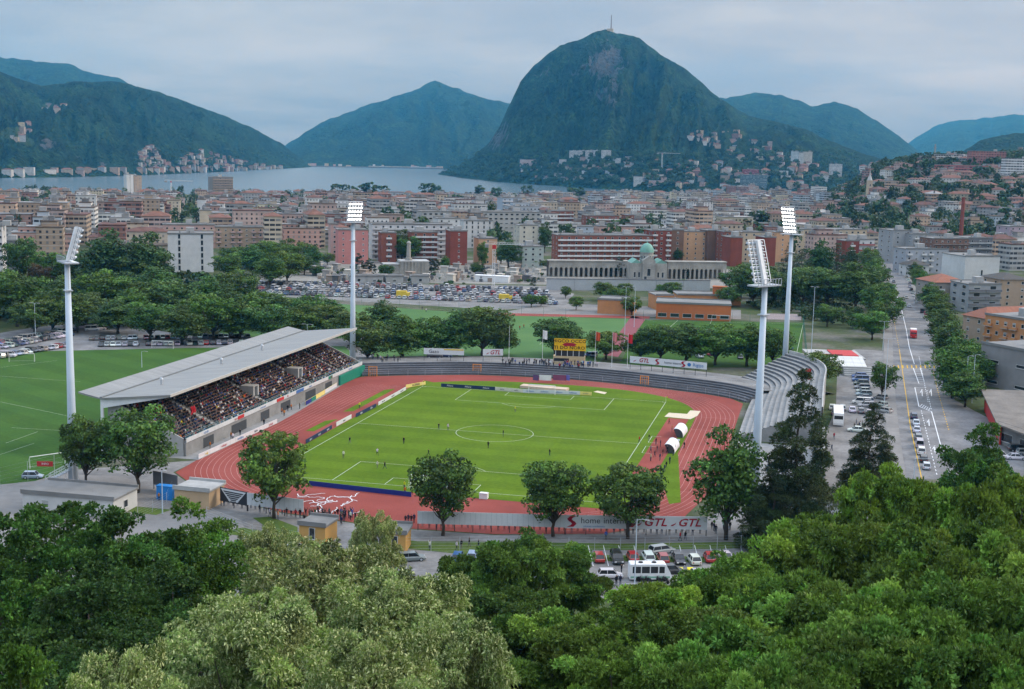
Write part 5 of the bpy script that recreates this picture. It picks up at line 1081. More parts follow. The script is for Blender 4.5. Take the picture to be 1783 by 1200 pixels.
mb = MB(); mb.prism(lp, 4.955, 5.35); mb.build('roof_canopy', MATS['brown flat roof'], r)
mb = MB(); e0, e1 = np.array(lp[3]), np.array(lp[0]); d_ = (e1-e0)/np.hypot(*(e1-e0)); n_ = np.array([-d_[1], d_[0]]); e0 = e0+d_*1.5+n_*1.; e1 = e1-d_*1.5+n_*1.; mb.prism([tuple(e0), tuple(e1), tuple(e1+n_*.3), tuple(e0+n_*.3)], 0, 4.95); mb.build('red_side_wall', REDP, r)
block(1755, 440, 1800, 440, 395, 16, LIL, 'lilac apartment block at the edge beyond the street', bay=5, style='balcony', bal=LIL)
# -- near buildings
WBLD = P(45, 893); block(40, 889, 198, 903, 868, 8.5, plaster('whitewashed wall', (.55, .55, .54)), 'low white building with a broad grey flat roof below the floodlight mast', bay=7, ww=1.4, floor=3, house=False, hgt=3.2, name='low_building', cat='building')
block(521, 946, 566, 951, 915, 5, plaster('ochre plaster', (.55, .32, .10)), 'ochre hut with pale blue door below the standing crowd', bay=9, ww=1.1, wh=2.0, floor=3, house=False, shut=False, side=False, hgt=3.2, name='hut', cat='hut'); block(668, 962, 706, 964, 930, 5, plaster('ochre plaster', (.55, .32, .10)), 'ochre hut half hidden by the blossoming linden', bay=9, ww=1.1, wh=2.0, floor=3, house=False, shut=False, side=False, hgt=3.2, name='hut', cat='hut'); block(304, 882, 364, 888, 858, 6, plaster('sand plaster', (.5, .36, .22)), 'sand coloured kiosk with pale roof by the track corner', bay=12, house=False, hgt=3.3, blank=True, roof=CONCL, name='kiosk', cat='kiosk')
p = P(298, 872); mb = MB(); mb.box(0, 0, 0, 3.2, 1.4, 2.6); mb.box(-.1, -.1, 2.61, 3.3, 1.5, 2.7); tag(mb.build('portable_toilet', mat('bright blue cabin', (.02, .2, .55), .5), None, (p[0]-3, p[1], 0)), 'bright blue cabin beside the sand coloured kiosk', 'cabin')
p = P(275, 852); mb = MB(); mb.box(0, 0, .9, 6.5, .15, 3.6); mb.box(0, .05, 0, .2, .12, .89); mb.box(6.3, .05, 0, 6.5, .12, .89); tag(mb.build('billboard', GRYD, None, (p[0]-1, p[1], 0), math.radians(-18)), 'dark grey blank board seen from behind beside the blue cabin', 'billboard')
# ================================================================ cemetery
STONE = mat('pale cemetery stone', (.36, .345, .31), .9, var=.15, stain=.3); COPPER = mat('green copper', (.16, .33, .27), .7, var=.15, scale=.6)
def arcade(u0, u1, v, vt, label, na):
    p, q = P(u0, v), P(u1, v+ (u1-u0)*.006); w = math.hypot(*(q-p)[:2]); H = ztop(p, vt); r = empty('arcade', p, facing(p, q)); tag(r, label, 'arcade'); FOOT.append((p+(q-p)/2, w/2+5, 0, w, 8)); bw = w/na
    for i in range(na):
        x0 = i*bw; a = bw*.30; sp_ = H*.52; mb = MB(); N = 9
        arc = [(x0+bw/2-a*math.cos(t), sp_+a*math.sin(t)) for t in np.linspace(0, PI, N)]
        mb.face([(x0, 0, 0), (x0+bw/2-a, 0, 0), (x0+bw/2-a, 0, sp_), (x0, 0, H)]); mb.face([(x0+bw/2+a, 0, 0), (x0+bw, 0, 0), (x0+bw, 0, H), (x0+bw/2+a, 0, sp_)])
        mb.face([(x0, 0, H)]+[(x, 0, z) for x, z in arc]+[(x0+bw, 0, H)])
        for (xa, za), (xb, zb) in zip(arc[:-1], arc[1:]): mb.face([(xa, 0, za), (xa, .9, za), (xb, .9, zb), (xb, 0, zb)])
        for s_ in (-a, a): mb.face([(x0+bw/2+s_, 0, 0), (x0+bw/2+s_, .9, 0), (x0+bw/2+s_, .9, sp_), (x0+bw/2+s_, 0, sp_)])
        mb.build('arch', STONE, r)
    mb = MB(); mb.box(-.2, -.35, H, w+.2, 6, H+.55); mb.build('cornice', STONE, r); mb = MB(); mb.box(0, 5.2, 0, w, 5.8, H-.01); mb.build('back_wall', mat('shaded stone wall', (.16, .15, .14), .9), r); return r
arcade(955, 1094, 482, 455, 'stone arcade of round arches left of the domed church', 16); arcade(1162, 1264, 486, 457, 'stone arcade of round arches right of the domed church', 13)
p, q = P(1097, 488), P(1161, 489); w = math.hypot(*(q-p)[:2]); r = empty('domed_church', p, facing(p, q)); tag(r, 'cemetery church with a green copper dome between the two arcades', 'church'); FOOT.append((p+(q-p)/2, 16, 0, w, 20))
H = ztop(p, 458); zc = ztop(p, 452); zd = ztop(p, 440); ztp_ = ztop(p, 424); cx_ = w*.48
mb = MB(); mb.box(0, 0, 0, w, 14, H); mb.build('wall', STONE, r)
mb = MB(); 
for x0, x1 in ((w*.02, w*.30), (w*.70, w*.98)): mb.face([(x0, -.02, H), (x1, -.02, H), ((x0+x1)/2, -.02, H+2)]); mb.face([(x0, -.02, H), ((x0+x1)/2, -.02, H+2), ((x0+x1)/2, 14, H+2), (x0, 14, H)]); mb.face([(x1, -.02, H), (x1, 14, H), ((x0+x1)/2, 14, H+2), ((x0+x1)/2, -.02, H+2)])
mb.build('roof', COPPER, r)
mb = MB(); mb.box(w*.32, -1.6, 0, w*.66, 4, H+1.5); mb.face([(w*.32, -1.62, H+1.5), (w*.66, -1.62, H+1.5), (w*.49, -1.62, H+4)]); mb.face([(w*.32, -1.62, H+1.5), (w*.49, -1.62, H+4), (w*.49, 4, H+4), (w*.32, 4, H+1.5)]); mb.face([(w*.66, -1.62, H+1.5), (w*.66, 4, H+1.5), (w*.49, 4, H+4), (w*.49, -1.62, H+4)]); mb.build('portal', STONE, r)
R_ = w*.185; mb = MB(); mb.lathe([(R_, H), (R_, zd-.4), (R_*1.08, zd-.3), (R_*1.08, zd)], 20, (cx_, 6)); mb.build('drum', STONE, r)
mb = MB(); mb.lathe([(R_*1.04*math.cos(t), zd+(ztp_-zd)*math.sin(t)) for t in np.linspace(0, 1.5, 9)]+[(.25, ztp_), (.25, ztp_+.9), (.0, ztp_+1.3)], 20, (cx_, 6)); mb.build('dome', COPPER, r, smooth=True)
for i in range(7): a = PI+PI*(i+.5)/7; put('window', winmesh(.9, 1.8), r, (cx_+R_*math.cos(a)*1.0, 6+R_*math.sin(a)*1.0, H+1.9), a+PI/2)
for x in (w*.12, w*.24, w*.76, w*.88): put('window', winmesh(1.2, 3.), r, (x, -.02, 1.5))
put('window', winmesh(1.9, 4.), r, (w*.49, -1.62, 2.5)); put('door', winmesh(1.6, 2.4), r, (w*.4, -1.62, 0.))
p, q = P(952, 505), P(1236, 508); w = math.hypot(*(q-p)[:2]); H = ztop(p, 486)
r = empty('retaining_wall', p, facing(p, q)); tag(r, 'long blank pale wall below the cemetery arcade', 'wall'); mb = MB(); mb.box(0, 0, 0, w, 1, H); mb.build('wall', mat('pale blue grey wall', (.40, .42, .44), .8, stain=.1), r); mb = MB(); mb.box(-.1, -.1, H+.003, w+.1, 1.1, H+.35); mb.build('coping', CONCD, r)
for k in range(1, 6): mb = MB(); mb.box(w*k/6-.08, -.06, 0, w*k/6+.08, -.003, H); mb.build('pilaster', CONC, r)
# memorial chapel with column
p, q = P(668, 481), P(746, 481); w = math.hypot(*(q-p)[:2]); r = empty('memorial_chapel', p, facing(p, q)); tag(r, 'grey classical chapel with flat gables and a tall column', 'chapel'); H = ztop(p, 461); FOOT.append((p, 20, 0, w, 14))
mb = MB(); mb.box(0, 0, 0, w*.35, 8, H); mb.box(w*.35, -1, 0, w, 10, H+1.5); mb.build('wall', STONE, r); mb = MB(); mb.box(w*.36, -1.3, H+1.5, w*1.01, 10.3, H+2.1); mb.box(-.2, -.3, H, w*.349, 8.2, H+.5); mb.build('roof', CONCL, r)
for k in range(8): x = w*.4+k*w*.075; mb = MB(); mb.box(x-.4, -1.5, 0, x+.4, -1.01, H+1.49); mb.build('pilaster', STONE, r)
zt = ztop(p, 420); mb = MB(); mb.lathe([(1.9, H+2.1), (1.9, H+3.4), (1.2, H+3.5), (.95, zt-1.5), (1.2, zt-1.4), (1.2, zt-.8), (.3, zt)], 12, (w*.57, 3)); mb.build('column', STONE, r)
for k, u in enumerate((655, 690, 735, 628)): block(u-18, 494, u+12, 494, 482, 8, CONCL, 'small flat pale tomb house in the cemetery, %s from the chapel column' % ('second', 'first', 'third', 'fourth')[k], bay=5, ww=1.6, wh=1.6, house=False, name='tomb_house', cat='tomb house', side=False)
gm_ = []
for k in range(3):
    mb = MB(); 
    if k == 0: mb.box(-.9, -.2, 0, .9, .2, 1.5); mb.box(-1., 0.21, 0, 1., 2.2, .3)
    elif k == 1: mb.prism([(-.7, -.2), (.7, -.2), (.7, .2), (-.7, .2)], 0, 1.2); mb.box(-.15, -.12, 1.21, .15, .12, 2.4); mb.box(-.5, -.12, 1.8, -.151, .12, 2.1); mb.box(.151, -.12, 1.8, .5, .12, 2.1)
    else: mb.box(-1.3, -1, 0, 1.3, 1, 2.3); mb.prism([(-1.5, -1.2), (1.5, -1.2), (1.5, 1.2), (-1.5, 1.2)], 2.31, 2.6)
    gm_.append(mb.mesh('gravestone', [objmat('grave stone', .85)]))
gi = 0
for rowi, v in enumerate((470, 474, 478.5, 483, 487, 490.5)):
    for k in range(30):
        u = 545+k*13.2+rowi*3+random.uniform(-3, 3)
        if 640 < u < 755 and 452 < v < 486: continue
        p = P(u, v+random.uniform(-1, 1)); c = random.choice([(.42, .41, .38), (.28, .27, .26), (.12, .12, .13), (.5, .47, .42), (.3, .24, .2)]); o = put('gravestone', random.choice(gm_), None, (p[0], p[1], .01), random.uniform(-.3, .3), c, random.uniform(1., 1.6)); gi += 1
        tag(o, '%s gravestone in the %s row of the cemetery counting from the car park edge' % (nth(k), nth(5-rowi)), 'gravestone', 'gravestones of the cemetery')
# orange school
r = block(1142, 555, 1272, 560, 528, 16, ORG, 'orange school pavilion with a wide grey roof and a band of windows', bay=4.6, ww=3.6, wh=1.6, floor=7.4, side=True, shut=False, name='school_building', cat='school', house=False, group=None)
block(1040, 546, 1102, 549, 522, 12, ORL, 'light orange wing of the school behind the small trees', bay=12, house=False, name='school_building', cat='school', blank=True); block(1142, 540, 1172, 540, 515, 12, ORL, 'light orange linking part of the school beside the pavilion', blank=True, house=False, name='school_building', cat='school'); block(1180, 530, 1290, 532, 514, 14, ORL, 'rear orange wing of the school with a red stair tower', bay=8, house=False, name='school_building', cat='school')
p = P(1252, 530); mb = MB(); mb.box(-3, -2, 0, 3, 2, ztop(p, 500)); mb.box(-3.2, -2.2, ztop(p, 500)+.01, 3.2, 2.2, ztop(p, 500)+.4); tag(mb.build('stair_tower', ORG, None, p), 'small orange red tower sticking up behind the school roof', 'tower')
# red restaurant with white awnings
p, q = P(1424, 655), P(1520, 658); w = math.hypot(*(q-p)[:2]); r = empty('restaurant', p, facing(p, q)); tag(r, 'red and white restaurant with a long white awning between pitch and avenue', 'restaurant')
mb = MB(); mb.box(1, 14, 0, w, 30, 3.4); mb.build('wall', plaster('whitewashed wall', (.55, .55, .54)), r); mb = MB(); mb.box(0, 13.5, 3.41, w+.5, 31, 3.8); mb.build('roof', CONCL, r); mb = MB(); mb.box(3, 12.9, 3.81, w-7, 13.6, 5.0); mb.build('sign_wall', mat('dark red sign', (.26, .03, .03), .7), r)
mb = MB(); mb.face([(.5, 4.5, 2.6), (w-1, 4.5, 2.6), (w-1, 12.5, 4.6), (.5, 12.5, 4.6)]); mb.face([(.5, 4.5, 2.5), (.5, 12.5, 4.5), (w-1, 12.5, 4.5), (w-1, 4.5, 2.5)]); mb.build('awning', ribbed('white awning cloth', (.6, .6, .58), 2.4, 0, .12, .8), r)
for k in range(6): x = 1+(w-3)*k/5; mb = MB(); mb.tube([(x, 4.6, 0), (x, 4.6, 2.6)], .06, 6); mb.build('post', WHITE, r)
mb = MB(); mb.box(w-9, 17, 3.81, w-1, 29, 4.1); mb.build('red_roof_patch', REDP, r)
for k in range(5): mb = MB(); zz = .5+.5*k; mb.box(w*.5, 1+k*.8, 0, w*.5+9, 1.8+k*.8, zz); mb.build('seat_step', CONCL, r)
# cranes, chimney, steeple, mast on the mountain
def crane(u, v, vt, jib, label, z=None, col=WHITE, rz=.4):
    p = P(u, v) if z is None else z; zt = ztop(p, vt); r = empty('tower_crane', p, rz); tag(r, label, 'crane'); H = zt-p[2]; s_ = max(.55, H*.028)
    mb = MB()
    for x in (-s_, s_):
        for y in (-s_, s_): mb.tube([(x, y, 0), (x, y, H)], s_*.16, 4)
    for k in range(int(H/2.2)):
        z0 = k*2.2
        for a, b_ in (((-s_, -s_), (s_, -s_)), ((s_, -s_), (s_, s_)), ((s_, s_), (-s_, s_)), ((-s_, s_), (-s_, -s_))): mb.tube([(*a, z0), (*b_, z0+2.2)], s_*.1, 3, cap=False)
    mb.build('mast', col, r); mb = MB()
    for y in (-s_, s_): mb.tube([(-jib*.3, y, H), (jib, y, H+jib*.0)], s_*.15, 4)
    mb.tube([(-jib*.28, 0, H+s_*1.8), (jib, 0, H+.6)], s_*.15, 4)
    for k in range(12): x = jib*k/12; mb.tube([(x, -s_, H), (x+jib/24, 0, H+s_*1.8*(1-k/13))], s_*.1, 3, cap=False)
    mb.build('jib', col, r); mb = MB(); mb.box(-jib*.3, -s_*1.2, H-1.8, -jib*.18, s_*1.2, H-.2); mb.build('counterweight', CONC, r); mb = MB(); mb.box(-.8, -1.1, H-2.4, 1.1, -.2-s_, H-.4); mb.build('cab', REDP, r); return r
crane(859, 498, 425, 15, 'red and white building crane standing at the cemetery edge', rz=.15)
mb = MB(); p = P(872, 492); mb.box(0, 0, 0, 18, 5, 3); mb.box(-.2, -.2, 3.01, 18.2, 5.2, 3.25); tag(mb.build('site_hut', WHITE, None, (p[0]-14, p[1], 0)), 'white site hut at the foot of the building crane', 'hut')
g = G(1152, 300); crane(1152, 0, 267, 45, 'pale crane on the slope above the lake shore houses', z=g, rz=.2); g = AT(298, 333, 1890); crane(298, 0, 315, 30, 'thin crane against the lake between the twin tower and the brown tower', z=np.array([g[0], g[1], -14.]), rz=.3)
p = AT(1675, 383, 1000); p[2] = terr(p[0], p[1]); zt = ztop(p, 346); mb = MB(); mb.lathe([(1.7, 0), (1.2, zt-p[2]), (1.35, zt-p[2]+.01), (1.35, zt-p[2]+1)], 12); tag(mb.build('brick_chimney', BRK, None, p, smooth=False), 'slender red brick chimney among the trees right of the avenue', 'chimney')
p = AT(1514, 320, 1500); p[2] = terr(p[0], p[1]); zt = ztop(p, 294); r = empty('church_tower', p, .3); tag(r, 'pale pointed church tower on the town slope', 'church tower'); h_ = zt-p[2]; mb = MB(); mb.box(-2.6, -2.6, 0, 2.6, 2.6, h_*.66); mb.build('wall', CRM, r); mb = MB(); mb.lathe([(3.3, h_*.66), (1.2, h_*.8), (.0, h_)], 8); mb.build('spire', CONCL, r); put('window', winmesh(1.2, 2.6), r, (0, -2.62, h_*.48))
tp_ = AT(1064, 49, 5330); p = (tp_[0], tp_[1], ground_z(tp_[0], tp_[1])-2); r = empty('radio_mast', p); tag(r, 'thin radio mast on the summit of the steep mountain', 'mast'); zt = ztop(p, 26); mb = MB(); mb.tube([(0, 0, 0), (0, 0, (zt-p[2])*.6), (0, 0, zt-p[2])], [2.6, 2.0, 1.2], 6); mb.build('pole', mat('rusty red mast', (.2, .12, .1), .8), r); mb = MB(); mb.box(-16, -7, 0, 9, 7, 14); mb.build('summit_house', CRM, r)
p = AT(1628, 262, 2050); p[2] = terr(p[0], p[1]); mb = MB(); mb.lathe([(1.4, 0), (1., ztop(p, 251)-p[2])], 8); mb.lathe([(2.2, ztop(p, 258)-p[2]), (2.2, ztop(p, 257)-p[2])], 10); tag(mb.build('radio_mast', GRY, None, p), 'grey antenna tower above the trees of the town hill', 'mast')
a, b_ = AT(508, 292, 6400), AT(772, 294, 6500); mb = MB(); L_ = math.hypot(*(b_-a)[:2]); r = empty('causeway', (a[0], a[1], -20), facing(a, b_)); tag(r, 'long low causeway across the lake at the foot of the blue mountains', 'causeway'); mb.box(0, 0, -3, L_, 40, 4); mb.build('embankment', GRYD, r); mb = MB(); mb.box(L_*.5, -2, 4.01, L_*.98, 10, 9); mb.build('guard_wall', CONCL, r)
for k in range(14): x = L_*random.random(); s_ = random.uniform(10, 30); mb = MB(); mb.box(x, 42, 0, x+s_, 55, random.uniform(9, 18)); mb.build('roadside_house', random.choice([WHT, CRM, PINKP]), r)
# ================================================================ the town behind: every block its own mesh, walls with a facade pattern
def facademat():
    m, n, b = newmat('town facade'); uv = n.new('ShaderNodeUVMap').outputs[0]; sp = n.new('ShaderNodeSeparateXYZ', inp={0: uv}); c = n.new('ShaderNodeVertexColor', layer_name='paint').outputs
    fx = n.math('FRACT', n.math('DIVIDE', sp.outputs[0], 3.3)); fy = n.math('FRACT', n.math('DIVIDE', sp.outputs[1], 3.05))
    al = c[1]   # wall style in alpha: 0 punched windows, .5 long bands, 1 blank
    wx = n.math('MULTIPLY', n.math('GREATER_THAN', fx, n.math('SUBTRACT', .34, n.math('MULTIPLY', al, .5))), n.math('LESS_THAN', fx, n.math('ADD', .70, n.math('MULTIPLY', al, .5))))
    w = n.math('MULTIPLY', wx, n.math('MULTIPLY', n.math('GREATER_THAN', fy, .32), n.math('LESS_THAN', fy, .78)))
    w = n.math('MULTIPLY', w, n.math('LESS_THAN', al, .9))
    wn = n.new('ShaderNodeTexWhiteNoise', noise_dimensions='2D', inp={0: n.new('ShaderNodeCombineXYZ', inp={0: n.math('FLOOR', n.math('DIVIDE', sp.outputs[0], 3.3)), 1: n.math('FLOOR', n.math('DIVIDE', sp.outputs[1], 3.05))}).outputs[0]}).outputs[0]
    glass = n.ramp(wn, [(0., (.02, .022, .026)), (.6, (.05, .052, .058)), (.75, (.16, .15, .14)), (1., (.26, .25, .24))])
    slab = n.math('LESS_THAN', fy, .1); pos = n.new('ShaderNodeNewGeometry').outputs['Position']
    wall = n.mix(1., c[0], n.ramp(n.noise(pos, .12, 5., .6), [(.3, .78), (.7, 1.1)]), 'MULTIPLY'); wall = n.mix(n.math('MULTIPLY', slab, .45), wall, (.5, .49, .47))
    n.l.new(n.mix(w, wall, glass), b.inputs['Base Color']); b.inputs['Roughness'].default_value = .8; b.inputs['Specular IOR Level'].default_value = .2; return m
def roofmat():
    m, n, b = newmat('town roof'); c = n.new('ShaderNodeVertexColor', layer_name='paint').outputs[0]; pos = n.new('ShaderNodeNewGeometry').outputs['Position']
    f = n.ramp(n.noise(pos, .25, 6., .7), [(.3, .6), (.7, 1.15)]); n.l.new(n.mix(1., c, f, 'MULTIPLY'), b.inputs['Base Color']); b.inputs['Roughness'].default_value = .9; b.inputs['Specular IOR Level'].default_value = .1; return m
TF, TR = facademat(), roofmat()
class TM:
    def __init__(s): s.v = []; s.f = []; s.m = []; s.uv = []; s.c = []
    def face(s, pts, m, uv, c):
        k = len(s.v); s.v += pts; s.f.append(tuple(range(k, k+len(pts)))); s.m.append(m); s.uv += uv; s.c += [c]*len(pts)
    def bld(s, M, w, d, h, wc, st, rc, hip=0., z0=-6., ins=True):
        T = lambda *p: tuple(M@Vector(p)); o = random.uniform(0, 3)
        for (a, b_) in (((0, 0), (w, 0)), ((w, 0), (w, d)), ((w, d), (0, d)), ((0, d), (0, 0))):
            l = math.hypot(b_[0]-a[0], b_[1]-a[1]); n_ = max(1, round(l/3.3)); l_ = n_*3.3; st_ = st if l > 9 else 1.
            s.face([T(*a, z0), T(*b_, z0), T(*b_, h), T(*a, h)], 0, [(o, z0), (o+l_, z0), (o+l_, h), (o, h)], (*wc, st_))
        r_ = (*rc, 1.)
        if hip:
            e = .7; i_ = min(w, d)/2; A_ = [(-e, -e), (w+e, -e), (w+e, d+e), (-e, d+e)]; R_ = [(i_, d/2), (w-i_, d/2)] if w > d else [(w/2, i_), (w/2, d-i_)]
            V = [T(*a, h) for a in A_]+[T(*a, h+hip) for a in R_]
            for F in ([(0, 1, 5, 4), (2, 3, 4, 5), (1, 2, 5), (3, 0, 4)] if w > d else [(1, 2, 5, 4), (3, 0, 4, 5), (0, 1, 4), (2, 3, 5)]): s.face([V[q] for q in F], 1, [(0, 0)]*len(F), r_)
        else:
            e = .35; s.face([T(-e, -e, h+.5), T(w+e, -e, h+.5), T(w+e, d+e, h+.5), T(-e, d+e, h+.5)], 1, [(0, 0)]*4, r_)
            for (a, b_) in (((-e, -e), (w+e, -e)), ((w+e, -e), (w+e, d+e)), ((w+e, d+e), (-e, d+e)), ((-e, d+e), (-e, -e))): s.face([T(*a, h), T(*b_, h), T(*b_, h+.5), T(*a, h+.5)], 1, [(0, 0)]*4, (*[q*.9 for q in rc], 1.))
            s.face([T(-e, -e, h), T(-e, d+e, h), T(w+e, d+e, h), T(w+e, -e, h)], 1, [(0, 0)]*4, r_)
        if ins:
            for k in range(random.randint(1, 3)):
                a = random.uniform(1.2, 2.6) if not hip else .6; x = random.uniform(a+.5, w-a-.5) if w > 2*a+2 else w/2; y = random.uniform(a+.5, d-a-.5) if d > 2*a+2 else d/2; b0 = h+.51 if not hip else h+.3*hip; t = random.uniform(1.5, 3.) if not hip else hip*.9; g = random.uniform(.18, .42)
                for (p, q) in (((x-a, y-a), (x+a, y-a)), ((x+a, y-a), (x+a, y+a)), ((x+a, y+a), (x-a, y+a)), ((x-a, y+a), (x-a, y-a))): s.face([T(*p, b0), T(*q, b0), T(*q, b0+t), T(*p, b0+t)], 1, [(0, 0)]*4, (g, g*.97, g*.93, 1.))
                s.face([T(x-a, y-a, b0+t), T(x+a, y-a, b0+t), T(x+a, y+a, b0+t), T(x-a, y+a, b0+t)], 1, [(0, 0)]*4, (g*.8, g*.78, g*.75, 1.))
    def build(s, name):
        me = bpy.data.meshes.new(name); me.from_pydata(s.v, [], s.f); me.materials.append(TF); me.materials.append(TR); me.polygons.foreach_set('material_index', s.m)
        u = me.uv_layers.new(name='UVMap'); u.data.foreach_set('uv', [c for q in s.uv for c in q]); a = me.color_attributes.new('paint', 'FLOAT_COLOR', 'CORNER'); a.data.foreach_set('color', [c for q in s.c for c in q]); me.update(); return me
WALLS = [('cream', (.50, .42, .32)), ('pinkish', (.45, .33, .29)), ('white', (.64, .63, .61)), ('peach', (.5, .36, .26)), ('grey', (.33, .33, .33)), ('pale yellow', (.5, .44, .31)), ('tan', (.38, .29, .21)), ('red brick', (.25, .12, .095)), ('pale blue', (.40, .45, .5)), ('salmon', (.46, .28, .23))]
WW_ = [5, 6, 9, 3, 5, 2, 4, 4, 2, 2]
ROOFS = [('terracotta', (.20, .105, .08)), ('dull red', (.15, .085, .072)), ('grey', (.21, .21, .21)), ('brown', (.15, .115, .09)), ('pale grey', (.33, .325, .32))]
def vlim(u): return float(np.interp(u, [-100, 0, 300, 420, 700, 900, 1000, 1250, 1290, 1320], [332, 333, 336, 334, 337, 340, 337, 333, 322, 250]))
TOWN = []
def free(x, y, rad=10):
    for c, r_, rz, w, d in FOOT:
        n_ = (-math.sin(rz), math.cos(rz)); cx_, cy_ = c[0]+n_[0]*d/2, c[1]+n_[1]*d/2
        if math.hypot(x-cx_, y-cy_) < max(w, d)*.5+rad: return False
    return True
random.seed(21)
ang = YAW*-1+.25
cell_x, cell_y = 31., 27.
ca, sa = math.cos(ang), math.sin(ang); cand = []
for i in range(-80, 80):
    for j in range(-10, 120):
        gx = i*cell_x+random.uniform(-4, 4); gy = j*cell_y+random.uniform(-3, 3)
        if i % 5 == 0 or j % 6 == 0: continue
        x = CAM[0]+gx*ca-gy*sa; y = CAM[1]+gx*sa+gy*ca; d = math.hypot(x-CAM[0], y-CAM[1]); u = float(u_of(x, y))
        if not (-70 < u < 1850) or (y-CAM[1]) < 0: continue
        near_ = float(np.interp(u, [-70, 250, 300, 460, 560, 590, 1530, 1531, 1600, 1760, 1850], [690, 700, 860, 830, 800, 860, 870, 930, 930, 800, 800]))
        far_ = float(np.interp(u, [-70, 300, 700, 1000, 1250, 1290, 1500, 1850], [1960, 2080, 2230, 2480, 2700, 3000, 2050, 2050]))
        if d < near_ or d > far_: continue
        if 1515 < u < 1562 and d < 1050: continue
        if random.random() < (.2 if u < 1450 else .52): continue
        cand.append((d, x, y, u))
cand.sort(); NT_ = 0; mass = TM(); counts = {}
for d, x, y, u in cand:
    if not free(x, y, 12): continue
    hill = u > 1450 and d > 1000
    w = random.choice([random.uniform(11, 20), random.uniform(16, 27), random.uniform(26, 31)]) if not hill else random.uniform(11, 20); dp = random.uniform(11, 17); z = float(terr(x, y)); h = random.choice([2, 3, 4, 5, 5, 6, 6, 7, 8])*3.05+1 if not hill else random.choice([2, 3, 3, 4])*3.05+.6
    if d > 1500 and not hill: h = random.choice([2, 3, 4, 4, 5, 7])*3.05+1
    lim = ztop((x, y), vlim(u)-random.uniform(-1.5, 4))-z; 
    if lim < h: h = lim
    if h < 4: continue
    wi = random.choices(range(10), WW_)[0]; wn, wc = WALLS[wi]; k_ = random.uniform(.85, 1.12); wc = tuple(c*k_ for c in wc); hip = random.uniform(2., 3.2) if random.random() < (.27 if not hill else .6) else 0; rn, rc = random.choice(ROOFS[:2] if hip and random.random() < .8 else ROOFS[1:]); st = random.choice([0, 0, .5, .5])
    rz = ang+random.choice([0, 0, PI/2])+random.uniform(-.06, .06)
    wing = None
    if random.random() < .45 and not hill: k2 = random.uniform(.6, 1.25); ww_ = random.uniform(8, 12); wing = (Matrix.Translation((random.choice([0.02, max(w-ww_-.02, .03)]), dp-.5, 0)), ww_, random.uniform(7, 12), max(4, min(h*k2, lim)), wc if random.random() < .5 else tuple(min(.6, c*1.2) for c in wc), 0, random.choice(ROOFS)[1], 0)
    pent = (Matrix.Translation((w*.15, dp*.2, 0)), w*random.uniform(.3, .7), dp*.6, h+3.2, wc, st, rc, 0) if not hip and h+3.4 < lim and random.random() < .5 else None
    if NT_ < 290:
        t = TM(); t.bld(Matrix.Identity(4), w, dp, h, wc, st, rc, hip); [t.bld(*q_) for q_ in (wing, pent) if q_]; o = put('town_block', t.build('town_block'), None, (x, y, z), rz); NT_ += 1
        zone = 'at the edge beside the park trees' if u < 290 else 'behind the white tower block' if u < 580 else 'behind the pink and red blocks' if u < 960 else 'behind the long red brick slab' if u < 1290 else 'behind the cream block and cedars' if u < 1535 else 'right of the avenue on the town slope'
        key = (wn, rn, zone); counts[key] = counts.get(key, 0)+1
        tag(o, '%s %s-roofed block, %s of these %s' % (wn, rn, nth(counts[key]-1), zone), 'town building', 'buildings of the town')
    else:
        Mx = Matrix.Translation((x, y, z))@Matrix.Rotation(rz, 4, 'Z'); mass.bld(Mx, w, dp, h, wc, st, rc, hip)
        for q_ in (wing, pent):
            if q_: mass.bld(Mx@q_[0], *q_[1:])
    TOWN.append((x, y, w))
tag(put('town_rooftops', mass.build('town_rooftops')), 'closely packed pale and red-roofed houses of the old town towards the lake', 'town', kind='stuff')
# ---- houses on the slopes, each where its picture ray meets the land
random.seed(5)
def houses(poly, n_, sw, sh, lab, kind='house', far=False, wts=None, dark=1.):
    us = [p[0] for p in poly]; vs = [p[1] for p in poly]; got = 0; tries = 0; acc = mass2 if far else None; done = []
    while got < n_ and tries < n_*30:
        tries += 1; u = random.uniform(min(us), max(us)); v = random.uniform(min(vs), max(vs)); ins = False
        for (x0, y0), (x1, y1) in zip(poly, poly[1:]+poly[:1]):
            if (y0 > v) != (y1 > v) and u < (x1-x0)*(v-y0)/(y1-y0)+x0: ins = not ins
        if not ins: continue
        g = G(u, v)
        if g is None or g[2] < -19.5: continue
        w = random.uniform(*sw); d_ = random.uniform(9, 13)*(sw[1]/22.)**.5; h = random.uniform(*sh); rz = YAW*-1+random.uniform(-.5, .5)+float(np.interp(u, [0, 1783], [.35, -.35]))
        if any(math.hypot(g[0]-a, g[1]-b_) < (w+c)*.55 for a, b_, c in done): continue
        done.append((g[0], g[1], w)); wn, wc = random.choices(WALLS, wts or [5, 3, 7, 2, 2, 2, 2, 1, 1, 2])[0]; wc = tuple(c*dark*.82 for c in wc); hip = random.uniform(2., 3.5) if random.random() < .6 else 0; rn, rc = random.choice(ROOFS[:2] if hip else ROOFS[2:])
        if far: acc.bld(Matrix.Translation(tuple(g))@Matrix.Rotation(rz, 4, 'Z'), w, d_, h, wc, 0, rc, hip, z0=-12, ins=False)
        else:
            t = TM(); t.bld(Matrix.Identity(4), w, d_, h, wc, 0, rc, hip, z0=-6, ins=False); o = put(kind, t.build(kind), None, g, rz); key = (wn, rn, lab); counts[key] = counts.get(key, 0)+1
            tag(o, '%s house, %s-roofed, %s of these %s' % (wn, rn, nth(counts[key]-1), lab), 'house', 'houses of the slopes')
        got += 1
mass2 = TM()
